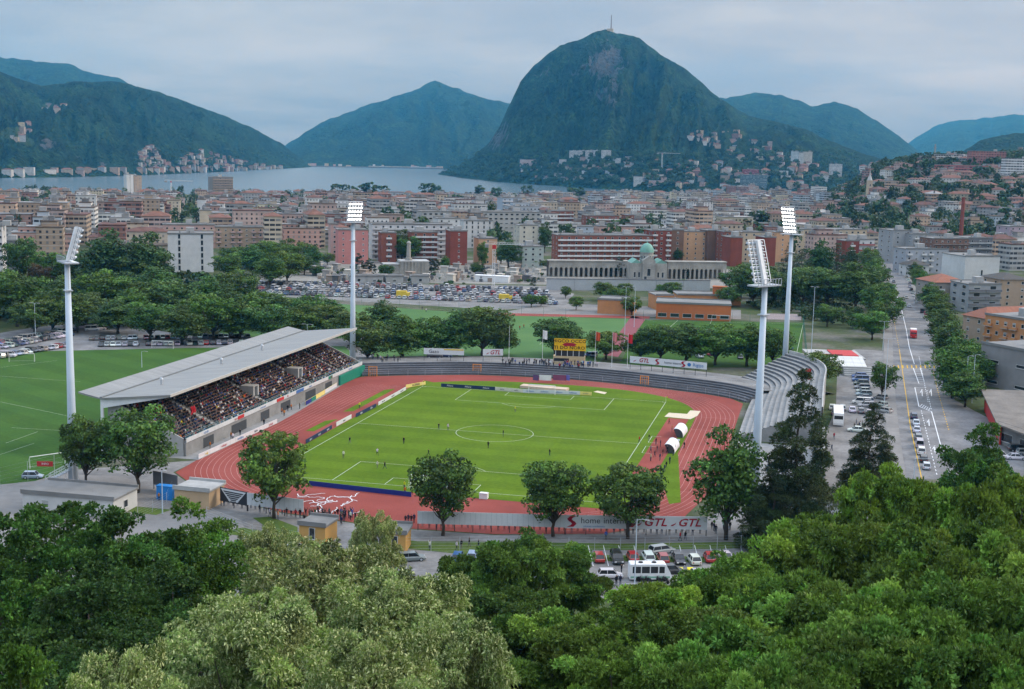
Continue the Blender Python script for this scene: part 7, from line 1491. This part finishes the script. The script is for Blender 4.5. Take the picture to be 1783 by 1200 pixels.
# ================================================================ people
SKIN = mat('skin', (.42, .24, .17), .6); HAIR = mat('dark hair', (.03, .022, .016), .8)
m_, n, b = newmat('trousers'); n.l.new(n.ramp(n.new('ShaderNodeObjectInfo').outputs['Random'], [(0., (.012, .013, .018)), (.45, (.02, .03, .055)), (.7, (.04, .055, .09)), (.85, (.09, .085, .08)), (1., (.2, .18, .15))]), b.inputs['Base Color']); b.inputs['Roughness'].default_value = .9; TROU = m_
def person_mesh(pose, sub=1):
    J = {}; E = []; R = {}
    def j(n_, p, r, par=None):
        J[n_] = p; R[n_] = r
        if par: E.append((par, n_))
    lean = .0; st = dict(stand=(0, 0, 0, 0), walk=(.22, -.22, 12, -12), run=(.38, -.42, 40, -40), cheer=(0, 0, 0, 0), sit=(0, 0, 0, 0))[pose]
    hz_ = .93 if pose != 'sit' else .45
    j('pel', (0, 0, hz_), .125); j('belly', (.01, 0, hz_+.18), .125, 'pel'); j('chest', (.0, 0, hz_+.38), .145, 'belly'); j('neck', (0, 0, hz_+.56), .058, 'chest'); j('chin', (.03, 0, hz_+.65), .075, 'neck'); j('head', (.015, 0, hz_+.745), .092, 'chin'); j('crown', (0, 0, hz_+.80), .07, 'head')
    for s, nm in ((1, 'l'), (-1, 'r')):
        sw = st[0] if s > 0 else st[1]
        if pose == 'sit': j('hip'+nm, (.02, s*.1, .45), .09, 'pel'); j('knee'+nm, (.43, s*.13, .47), .065, 'hip'+nm); j('ankle'+nm, (.40, s*.12, .07), .045, 'knee'+nm); j('toe'+nm, (.55, s*.13, .03), .035, 'ankle'+nm)
        else:
            j('hip'+nm, (0, s*.095, .86), .092, 'pel'); kb = abs(sw)*.3 if sw < 0 else 0; j('knee'+nm, (sw*.55+kb*.3, s*.1, .48), .062, 'hip'+nm); az = .08+(kb*1.4 if pose == 'run' else kb*.5); j('ankle'+nm, (sw-(.05 if sw < 0 else 0), s*.1, az), .042, 'knee'+nm); j('toe'+nm, (sw+.12, s*.11, az-.05), .034, 'ankle'+nm)
        a = -sw; j('sho'+nm, (0, s*.19, hz_+.49), .062, 'chest')
        if pose == 'cheer': el, wr, hd = (.03, s*.3, hz_+.72), (.05, s*.24, hz_+.98), (.06, s*.22, hz_+1.08)
        elif pose == 'sit': el, wr, hd = (.06, s*.25, hz_+.22), (.26, s*.17, hz_+.13), (.35, s*.13, hz_+.12)
        elif pose == 'run': el, wr, hd = (a*.4-.05, s*.25, hz_+.25), (a*.4+.18, s*.2, hz_+.3), (a*.4+.26, s*.18, hz_+.34)
        else: el, wr, hd = (a*.3-.03, s*.245, hz_+.2), (a*.6+.05, s*.25, hz_-.03), (a*.7+.08, s*.24, hz_-.12)
        j('elb'+nm, el, .044, 'sho'+nm); j('wri'+nm, wr, .033, 'elb'+nm); j('hand'+nm, hd, .036, 'wri'+nm)
    names = list(J); me = bpy.data.meshes.new('sk'); me.from_pydata([J[k] for k in names], [(names.index(a), names.index(b_)) for a, b_ in E], [])
    o = bpy.data.objects.new('sk', me); COL.objects.link(o); md = o.modifiers.new('s', 'SKIN'); sd_ = me.skin_vertices[0].data
    for i, k in enumerate(names): sd_[i].radius = (R[k], R[k]*(1.15 if k in ('chest', 'belly', 'pel') else 1)); sd_[i].use_root = (k == 'pel')
    if sub: sb = o.modifiers.new('u', 'SUBSURF'); sb.levels = sub
    bpy.context.view_layer.update(); out = bpy.data.meshes.new_from_object(o.evaluated_get(bpy.context.evaluated_depsgraph_get())); bpy.data.objects.remove(o); out.name = 'person'
    for x in (CLOTH, TROU, SKIN, HAIR, BLACK): out.materials.append(x)
    hands = [Vector(J['handl']), Vector(J['handr'])]; toes = [Vector(J[k]) for k in ('toel', 'toer', 'anklel', 'ankler')]
    for f in out.polygons:
        c = f.center; mi = 0
        if c.z > hz_+.575: mi = 3 if (c.z > hz_+.755 or c.x < -.02 and c.z > hz_+.66) and math.hypot(c.x, c.y) < .2 and abs(c.y) < .13 else (2 if abs(c.y) < .15 else 0)
        elif c.z < (.92 if pose != 'sit' else .53) and not (pose == 'sit' and c.x < .0 and c.z > .5): mi = 1
        if min((c-h).length for h in hands) < .085: mi = 2
        if min((c-t).length for t in toes[:2]) < .08: mi = 4
        f.material_index = mi
    out.polygons.foreach_set('use_smooth', [True]*len(out.polygons)); return out
PM = {k: person_mesh(k) for k in ('stand', 'walk', 'run', 'cheer', 'sit')}
SHIRT = [('black', (.012, .012, .014)), ('dark blue', (.018, .026, .06)), ('grey', (.1, .1, .105)), ('white', (.55, .55, .55)), ('red', (.32, .02, .025)), ('blue', (.04, .1, .3)), ('beige', (.34, .27, .2)), ('brown', (.1, .06, .04)), ('orange', (.5, .16, .02)), ('green', (.03, .12, .06)), ('yellow', (.55, .45, .03))]
SWT = [13, 10, 6, 2.8, 1.2, 1.8, .8, .9, .2, .3, .1]; pcount = {}
def person(p, rz, lab, ci=None, pose='stand', full=None, group=None):
    cn, cc = SHIRT[ci] if ci is not None else random.choices(SHIRT, SWT)[0]; cc = tuple(c*random.uniform(.8, 1.2) for c in cc); k_ = random.uniform(.93, 1.05)
    o = put('person', PM[pose], None, p, rz, cc, k_); key = (cn, lab); pcount[key] = pcount.get(key, 0)+1
    tag(o, full or 'person in %s, %s in %s %s' % (cn, nth(pcount[key]-1), cn, lab), 'person', group); return o
random.seed(41)
TOP_ = PI/2
for u, v, ci, pose, lab in ((609, 774, 0, 'run', 'player in black at the far wing near the halfway line and the lone tree'), (703, 774, 0, 'stand', 'player in black left of the white pair below the halfway line'), (764, 749, 0, 'run', 'player in black just left of the white player at the centre circle'), (780, 750, 3, 'walk', 'player in white outside the centre circle'), (876, 761, 0, 'stand', 'player in black inside the centre circle'), (850, 782, 0, 'run', 'player in black just below the centre circle'), (957, 794, 0, 'stand', 'player in black above the second round tree'), (598, 799, 3, 'stand', 'player in white nearest the board corner and lone tree'), (657, 794, 3, 'run', 'upper player in white on the penalty line'), (657, 816, 3, 'walk', 'lower player in white inside the penalty area'), (670, 818, 0, 'run', 'player in black beside the white player in the penalty area'), (736, 811, 3, 'run', 'player in white at the edge of the round tree crown'), (746, 795, 0, 'run', 'player in black at the top of the round tree crown'), (704, 853, 10, 'stand', 'goalkeeper in yellow green beside the goal at the road end'), (897, 718, 10, 'stand', 'goalkeeper in yellow far out of the goal at the terrace end'), (1113, 772, 4, 'walk', 'assistant in red on the touchline at the halfway line'), (1130, 768, 0, 'stand', 'coach in black on the touchline before the dugouts'), (626, 712, 10, 'stand', 'steward in yellow by the boards under the grandstand'), (705, 862, 8, 'stand', 'steward in orange behind the blue board')):
    person((*P(u, v)[:2], .08), random.uniform(0, 6.28), '', ci, pose, lab, 'people on the pitch')
for i, (u, v, ci) in enumerate(((1142, 775, 0), (1150, 779, 1), (1144, 788, 0), (1133, 789, 2), (1154, 795, 0), (1166, 809, 1), (1160, 816, 0), (1133, 804, 6), (1170, 752, 8), (1191, 782, 0), (1149, 803, 1), (1162, 790, 0), (1172, 795, 0), (1157, 822, 1), (1150, 826, 2), (1176, 787, 3), (1165, 739, 8), (1140, 797, 0))): person((*P(u, v)[:2], .09), PI+random.uniform(-.6, .6), 'in front of the dugouts', ci, random.choice(['stand', 'walk', 'stand']))
# standing rows along the boards at the road end, looking at the pitch
for k in range(46):
    u = 735+k*10.7+random.uniform(-2.5, 2.5); p = P(u, float(np.interp(u, [735, 985, 1232], [927, 935, 940]))+random.uniform(-9, -4)); person((p[0], p[1]+.9, .03), TOP_+random.uniform(-.4, .4), 'behind the long near boards', None, 'stand', None, 'spectators at the road end')
for k in range(18):
    u = 388+k*7.8; p = P(u, float(np.interp(u, [385, 530], [886, 912]))+random.uniform(-9, -3)); person((p[0], p[1]+.5, .03), TOP_+random.uniform(-.4, .4), 'behind the white emblem board', None, 'stand', None, 'spectators at the road end')
for k in range(38):
    u = random.uniform(530, 622); v = 912+random.uniform(-14, 3); person((*P(u, v)[:2], .03), TOP_+random.uniform(-.5, .5), 'above the ochre hut', None, random.choice(['stand', 'stand', 'cheer']), None, 'spectators at the road end')
for k, (u, v, ci, pose, lab) in enumerate(((706, 912, 0, 'stand', None), (711, 911, 1, 'stand', None), (716, 912, 0, 'stand', None), (721, 911, 1, 'stand', None))): person(P(u, v), TOP_, 'beside the blank board end', ci, pose)
for u, v, ci, pose, lab in ((748, 958, 3, 'cheer', 'man in white with both arms raised on the path by the fence'), (795, 958, 3, 'walk', 'person in white walking along the fence path'), (803, 957, 0, 'stand', 'person in black beside the walker in white on the fence path'), (817, 953, 0, 'walk', 'person in dark clothes farther along the fence path'), (833, 955, 0, 'walk', 'person in dark clothes last along the fence path'), (1073, 1020, 0, 'stand', 'person in black left of the pair standing before the minibus'), (1080, 1019, 1, 'stand', 'person in dark blue of the pair before the minibus'), (1082, 1000, 0, 'stand', 'person in black behind the pair at the rear of the minibus'), (470, 900, 3, 'walk', 'person in white before the blank panelled board'), (484, 905, 8, 'stand', 'person in orange beside the trunk of the lone tree'), (1055, 940, 5, 'walk', 'person in blue walking below the home interni lettering'), (1184, 942, 4, 'walk', 'person in red walking below the first GTL'), (1193, 941, 0, 'walk', 'person in black beside the one in red below GTL'), (277, 872, 8, 'stand', 'person in orange vest by the blue cabin'), (1448, 785, 1, 'walk', 'person in dark blue walking beside the pale wall'), (1452, 765, 4, 'walk', 'person in red walking behind the coach wall')): person(P(u, v), random.uniform(0, 6), '', ci, pose, lab)
for k in range(8): person(P(1490+random.uniform(-3, 14), 742+random.uniform(-8, 6)), random.uniform(0, 6), 'of the group right of the coach')
for k in range(10): person((-55.3+random.uniform(-.6, 1.2), random.uniform(-40, 44), .06), random.uniform(0, 6), 'on the grandstand apron', random.choice([8, 8, 0, 0, 2, 3]))
for k in range(9): person(P(1238+random.uniform(0, 34), 928+random.uniform(-10, 8)), TOP_+random.uniform(-.8, .8), 'beyond the GTL board end', None, 'stand', None, 'spectators at the road end')
# people on the upper car park and the far terrace
def on_emb(u, v):
    p = P(u, v, 2.8); return (p[0], p[1], up_z(p))
for k in range(46):
    u = random.choice([random.uniform(872, 962), random.uniform(1005, 1040)]); p = on_emb(u, 637+random.uniform(-4, 2)+(u-950)*.02); person(p, -TOP_+random.uniform(-.6, .6), 'lining the far terrace', None, random.choice(['stand', 'stand', 'cheer']), None, 'fans of the far terrace')
for k in range(30):
    u = random.gauss(992, 14); p = on_emb(u, 640+random.uniform(-4, 3)); person((p[0], p[1], p[2]), -TOP_+random.uniform(-.6, .6), 'under the yellow banner', random.choice([5, 5, 0, 1, 5, 4]), random.choice(['stand', 'cheer']), None, 'fans of the far terrace')
for k in range(18): u = random.uniform(628, 706); p = on_emb(u, 632+random.uniform(-14, 0)); person(p, -TOP_+random.uniform(-.8, .8), 'by the grandstand end trees')
for k in range(8): person((*P(random.uniform(1448, 1525), random.uniform(628, 640))[:2], 0.02), random.uniform(0, 6), 'under the white awning', random.choice([4, 3, 0, 8]))
for k, (u, v) in enumerate(((690, 545), (735, 540), (742, 544), (905, 575), (912, 572), (932, 575), (1385, 600), (1372, 590), (1380, 612), (905, 598))): person(P(u, v), random.uniform(0, 6), 'training on the far pitches', random.choice([0, 3, 4, 5]), 'run')
# the packed grandstand
GST = []
for i in range(NR):
    xa = X0+(X1-X0)*(i+.5)/NR; za = Z0+(Z1-Z0)*i/NR
    for y in np.arange(SY0+.8, SY1-.6, .62):
        if any(abs(y-a) < 1.15 for a in AISLES) and i < 15: continue
        if any(abs(y-a) < 2.0 for a in (.5, 28.5)) and 4 <= i <= 8: continue
        if random.random() < (.1 if y > -30 else .3): continue
        GST.append((dist((xa, y)), xa+random.uniform(-.1, .1), y+random.uniform(-.1, .1), za))
GST.sort(); rest = []; gc = {}
for d, x, y, z in GST:
    if len(GST) and sum(gc.values()) < 285 and random.random() < .7:
        ci = random.choices(range(len(SHIRT)), SWT)[0]; cn, cc = SHIRT[ci]; row_ = int(round((z-Z0)/((Z1-Z0)/NR))); o = put('spectator', PM['sit'], None, (x-.1, y, z-.02), random.uniform(-.3, .3), cc, random.uniform(.93, 1.06)); key = (cn, row_); gc[key] = gc.get(key, 0)+1
        tag(o, 'seated spectator in %s, %s in %s, grandstand row %s' % (cn, nth(gc[key]-1), cn, nth(row_)), 'spectator', 'spectators seated in the grandstand')
    else: rest.append((x, y, z))
low = person_mesh('sit', 0); V = np.array([v.co[:] for v in low.vertices]); F = [tuple(p_.vertices) for p_ in low.polygons]; mi = [p_.material_index for p_ in low.polygons]; cv = []; cf = []; cc_ = []
for x, y, z in rest:
    a = random.uniform(-.4, .4); k_ = random.uniform(.93, 1.08); c, s = math.cos(a), math.sin(a); o = len(cv); W = V*k_; cv += [(x-.1+q[0]*c-q[1]*s, y+q[0]*s+q[1]*c, z-.02+q[2]) for q in W]
    sh = random.choices(SHIRT, SWT)[0][1]; tr = random.choice([(.012, .013, .018), (.02, .03, .06), (.05, .06, .09), (.1, .09, .08)]); sk = tuple(q*random.uniform(.7, 1.15) for q in (.42, .24, .17)); hr = random.choice([(.02, .015, .012), (.04, .026, .018), (.09, .06, .03), (.2, .19, .19)]); pal = [sh, tr, sk, hr, (.02, .02, .02)]
    for f, m__ in zip(F, mi): cf.append(tuple(o+i for i in f)); cc_ += [(*pal[m__], 1)]*len(f)
m_, n, b = newmat('crowd clothing'); n.l.new(n.new('ShaderNodeVertexColor', layer_name='paint').outputs[0], b.inputs['Base Color']); b.inputs['Roughness'].default_value = .9; b.inputs['Specular IOR Level'].default_value = .1
me = bpy.data.meshes.new('grandstand_crowd'); me.from_pydata(cv, [], cf); me.materials.append(m_); at = me.color_attributes.new('paint', 'FLOAT_COLOR', 'CORNER'); at.data.foreach_set('color', np.array(cc_, np.float32).ravel()); tag(put('grandstand_crowd', me), 'packed crowd filling the seats of the covered grandstand', 'crowd', kind='stuff')
bz = empty('fan_flag', (-61.5, -33, 5.2), .2); tag(bz, 'red cloth flag held up in the grandstand crowd', 'flag'); mb = MB()
for i in range(6):
    for k in range(4):
        f = lambda a, c: (.4*math.sin(a*1.2+c*.7), a*.55, 1.4+c*.42+.12*math.sin(a*2)); mb.face([f(i, k), f(i+1, k), f(i+1, k+1), f(i, k+1)])
mb.build('cloth', FR_, bz); mb = MB(); mb.tube([(0, -.05, -.4), (0, -.05, 3.2)], .025, 5); mb.build('pole', WHITE, bz)
# ================================================================ street furniture and fences
def fence(pts, H, lab, step=4., wires=6, gap=True, col=None):
    r = empty('mesh_fence', (*pts[0], 0)); tag(r, lab, 'fence'); L_ = densify(pts, step); o = np.array(pts[0]); col = col or STEEL; n_ = 0
    for q in L_:
        if n_ >= 95: break
        mb = MB(); mb.tube([(q[0]-o[0], q[1]-o[1], 0), (q[0]-o[0], q[1]-o[1], H)], .045, 5); mb.build('post', col, r); n_ += 1
    mb = MB()
    for z in np.linspace(.15, H-.05, wires): mb.tube([(q[0]-o[0], q[1]-o[1], z) for q in L_], .012, 3, cap=False)
    mb.build('wire_mesh', col, r); return r
pf = lambda *a: [tuple(P(u, v)[:2]) for u, v in a]
fence(pf((700, 962), (900, 960), (1080, 962), (1290, 958)), 2.6, 'tall wire fence between the road and the near billboards'); fence(pf((360, 905), (440, 938), (520, 950)), 2.4, 'wire fence beside the path left of the ochre hut'); fence(pf((0, 850), (95, 826), (150, 812)), 4., 'tall wire fence at the corner of the training lawn', 5.); fence(pf((240, 905), (290, 880), (300, 858)), 2.4, 'wire fence beside the low white building'); fence(pf((440, 514), (870, 546), (985, 552)), 3.5, 'wire fence of the artificial pitch along the car park', 9., 7, col=mat('green fence wire', (.03, .15, .1), .6)); fence(pf((1120, 560), (1398, 566), (1405, 640)), 4.5, 'green wire fence round the pitch before the orange school', 7., 8, col=MATS['green fence wire'])
def lamp(u, v, vt, lab, arm=1.6, rz=0., z0=0., double=False):
    p = P(u, v); zt = ztop(p, vt); r = empty('street_lamp', p, rz); tag(r, lab, 'street lamp'); mb = MB(); mb.tube([(0, 0, 0), (0, 0, zt)], [.11, .06], 8); mb.build('pole', MASTP, r)
    for s in ((-1, 1) if double else (1,)):
        mb = MB(); mb.tube([(0, 0, zt-.1), (s*arm*.5, 0, zt+.15), (s*arm, 0, zt+.1)], .045, 6); mb.build('arm', STEEL, r); mb = MB(); mb.box(s*arm-.35, -.16, zt, s*arm+.35, .16, zt+.1); mb.build('lamp_head', CONCL, r)
lamp(1105, 1016, 905, 'pale street lamp pole standing beside the minibus'); lamp(62, 590, 528, 'street lamp in the car park at the training lawn', double=True); lamp(535, 600, 565, 'small floodlight post behind the grandstand roof', double=True); lamp(247, 640, 612, 'lamp post at the edge of the training lawn'); lamp(1540, 700, 590, 'street lamp at the avenue kerb beside the small tree', double=True); lamp(1680, 700, 620, 'pale lamp pole on the footway before the concrete hall', 1.2); lamp(1692, 702, 618, 'second pale pole before the concrete hall', 1.2); lamp(1590, 850, 798, 'traffic signal gantry pole at the end of the avenue', 4.); lamp(1411, 640, 500, 'tall green lamp mast with three pairs of lamps beside the pitch', 1., double=True); lamp(1537, 610, 560, 'street lamp farther up the avenue', 1.5, double=True); lamp(283, 895, 820, 'plain pole beside the low white building', .5); lamp(443, 575, 572-6, 'lamp post under the park trees', 1.); lamp(1087, 600, 500, 'thin light mast beside the dark red path', 1., double=True); lamp(1104, 570, 500, 'thin light mast before the school', 1., double=True)
def sgoal(u, v, w, h, rz, lab):
    r = empty('training_goal', P(u, v), rz); tag(r, lab, 'goal'); mb = MB(); mb.tube([(-w/2, 0, 0), (-w/2, 0, h), (w/2, 0, h), (w/2, 0, 0)], .09, 6); mb.build('goal_frame', WHITE, r); mb = MB(); mb.tube([(-w/2, 0, h), (-w/2, 1.6, 0), (w/2, 1.6, 0), (w/2, 0, h)], .04, 4); mb.build('net_frame', WHITE, r)
sgoal(83, 812, 7.3, 2.44, .95, 'white training goal at the near corner of the training lawn'); sgoal(283, 607, 7.3, 2.44, .1, 'white training goal at the far edge of the training lawn'); sgoal(38, 630, 7.3, 2.44, .4, 'white training goal by the car park edge'); sgoal(455, 535, 7.3, 2.44, 1.3, 'white goal of the far artificial pitch'); sgoal(1255, 560, 7.3, 2.44, 0, 'white goal before the orange school')
p = P(118, 838); r = empty('stair_scaffold', p, .25); tag(r, 'white steel stairs with red and white sign below the floodlight mast', 'stairs'); mb = MB()
for i in range(10): mb.box(-4+i*.55, -1, .3*i, -3.4+i*.55, 1, .3*i+.08)
mb.build('treads', STEEL, r); mb = MB()
for y in (-1.05, 1.05):
    for k in range(3): mb.tube([(-4, y, .2+k*.5), (1.4, y, 3.2+k*.5)], .05, 5)
    for i in range(6): mb.tube([(-4+i*1.08, y, 0), (-4+i*1.08, y, 1.2+i*.6)], .05, 5)
mb.build('railing', WHITE, r); mb = MB(); mb.box(-5.5, -1.2, 3.2, -2.4, -1.1, 4.2); mb.build('sign', REDP, r); lettering('INFO', .6, WHITE, r, -3.9, 3.7, -1.22)
p = P(60, 905); 
# paper streamers thrown on the track
random.seed(3)
for k in range(15):
    u = random.uniform(548, 652); v = random.uniform(852, 893); p = P(u, v); mb = MB(); q = np.array([0., 0.]); a = random.uniform(0, 6); pts = [(0, 0, .02)]
    for i in range(random.randint(8, 18)): a += random.uniform(-.9, .9); q = q+np.array([math.cos(a)*.45, math.sin(a)*.45]); pts.append((*q, .02+random.uniform(0, .08)))
    for s, e in zip(pts[:-1], pts[1:]):
        d_ = np.array(e[:2])-np.array(s[:2]); n_ = np.array([-d_[1], d_[0]]); n_ = n_/np.hypot(*n_)*.09; mb.face([(s[0]-n_[0], s[1]-n_[1], s[2]), (e[0]-n_[0], e[1]-n_[1], e[2]), (e[0]+n_[0], e[1]+n_[1], e[2]), (s[0]+n_[0], s[1]+n_[1], s[2])])
    tag(mb.build('paper_streamer', WHITE, None, (p[0], p[1], .05)), 'white paper streamer thrown on the red track by the standing fans', 'streamer', 'paper streamers on the track')
# fans' cloth banners on the rail of the far terrace
for u0, u1, c, lab in ((928, 938, mat('purple cloth', (.12, .06, .16), .9), 'purple cloth banner on the terrace rail left of the white emblem'), (939, 960, WHITE, 'pale cloth banner with emblem on the terrace rail'), (963, 986, mat('plum cloth', (.2, .06, .12), .9), 'plum cloth banner with lettering on the terrace rail'), (986, 992, mat('violet blue cloth', (.14, .15, .45), .9), 'small violet blue cloth on the terrace rail')):
    p, q = P(u0, 655, 1.9), P(u1, 656, 1.9); w = math.hypot(*(q-p)[:2]); r = empty('cloth_banner', (p[0], p[1], 0), facing(p, q)); tag(r, lab, 'banner'); mb = MB()
    for i in range(8): x0, x1 = w*i/8, w*(i+1)/8; mb.face([(x0, .08*math.sin(i), .7), (x1, .08*math.sin(i+1), .7), (x1, 0, 2.3), (x0, 0, 2.3)])
    mb.build('cloth', c, r)
# floodlights really light the pitch
for (x, y) in (): pass
# ================================================================ air, sky, sun
hz = bpy.data.materials.new('haze'); hz.use_nodes = True; nt = hz.node_tree
for x in list(nt.nodes): nt.nodes.remove(x)
out = nt.nodes.new('ShaderNodeOutputMaterial'); pv = nt.nodes.new('ShaderNodeVolumePrincipled')
pv.inputs['Color'].default_value = (.075, .47, .93, 1); pv.inputs['Absorption Color'].default_value = (1, 1, 1, 1); pv.inputs['Density'].default_value = 5.4e-5; pv.inputs['Anisotropy'].default_value = .1
nt.links.new(pv.outputs[0], out.inputs['Volume'])
mb = MB(); M_ = Matrix.Translation((CAM[0], CAM[1], 0))@Matrix.Rotation(-YAW, 4, 'Z')
mb.box(-9000, -400, -60, 9000, 15500, 1150, 0, M_); tag(mb.build('haze', hz), 'thin blue evening haze over the whole valley', kind='stuff')
wd = bpy.data.worlds.new('World'); SC.world = wd; wd.use_nodes = True; n = NT(wd)
bg = [x for x in n.n if x.type == 'BACKGROUND'][0]
SUN_EL, SUN_AZ = math.radians(34), math.radians(64)
sky = n.new('ShaderNodeTexSky', sky_type='NISHITA'); sky.sun_disc = False; sky.sun_elevation = SUN_EL; sky.sun_rotation = SUN_AZ; sky.air_density = 1.5; sky.dust_density = 4.
tc = n.new('ShaderNodeTexCoord').outputs['Generated']
sp = n.new('ShaderNodeSeparateXYZ', inp={0: tc})
den = n.math('ADD', n.math('MAXIMUM', sp.outputs[2], 0.), .13)
pl = n.new('ShaderNodeCombineXYZ', inp={0: n.math('DIVIDE', sp.outputs[0], den), 1: n.math('DIVIDE', sp.outputs[1], den), 2: 0.}).outputs[0]
c1 = n.noise(pl, .55, 6., .5); c2 = n.noise(pl, 1.6, 6., .6)
cl = n.math('ADD', n.math('MULTIPLY', c1, .75), n.math('MULTIPLY', c2, .25))
cloud = n.ramp(cl, [(.34, (1.9, 2.35, 3.2)), (.46, (2.4, 2.7, 3.35)), (.55, (3.2, 3.4, 3.8)), (.63, (4.0, 4.05, 4.3)), (.74, (3.2, 3.3, 3.7))])
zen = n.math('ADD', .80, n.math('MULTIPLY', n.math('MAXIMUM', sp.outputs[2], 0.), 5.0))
col = n.mix(.86, sky.outputs[0], cloud)
sun_side = n.math('ADD', n.math('MULTIPLY', sp.outputs[0], math.sin(SUN_AZ)), n.math('MULTIPLY', sp.outputs[1], math.cos(SUN_AZ)))
col = n.mix(1., col, n.ramp(n.math('ADD', n.math('MULTIPLY', sun_side, 1.1), .3), [(.05, (.83, .92, .99)), (.5, (.95, .97, .98)), (1., (1.03, 1., .98))]), 'MULTIPLY')
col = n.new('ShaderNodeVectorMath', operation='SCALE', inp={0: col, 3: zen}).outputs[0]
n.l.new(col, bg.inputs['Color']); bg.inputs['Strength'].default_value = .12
sl = bpy.data.lights.new('sun', 'SUN'); sl.energy = 1.5; sl.angle = math.radians(12); sl.color = (1., .94, .84)
so = bpy.data.objects.new('sun', sl); COL.objects.link(so)
sd = Vector((math.sin(SUN_AZ)*math.cos(SUN_EL), math.cos(SUN_AZ)*math.cos(SUN_EL), math.sin(SUN_EL)))
so.rotation_euler = sd.to_track_quat('Z', 'Y').to_euler(); so.location = (0, 0, 300)
SC.view_settings.view_transform = 'Standard'; SC.view_settings.look = 'None'; SC.view_settings.exposure = .08; SC.view_settings.gamma = 1.
cy = SC.cycles; cy.use_denoising = True; cy.max_bounces = 5; cy.diffuse_bounces = 3; cy.glossy_bounces = 2; cy.transmission_bounces = 3; cy.volume_bounces = 0; cy.transparent_max_bounces = 6
cy.caustics_reflective = False; cy.caustics_refractive = False; cy.sample_clamp_indirect = 4.
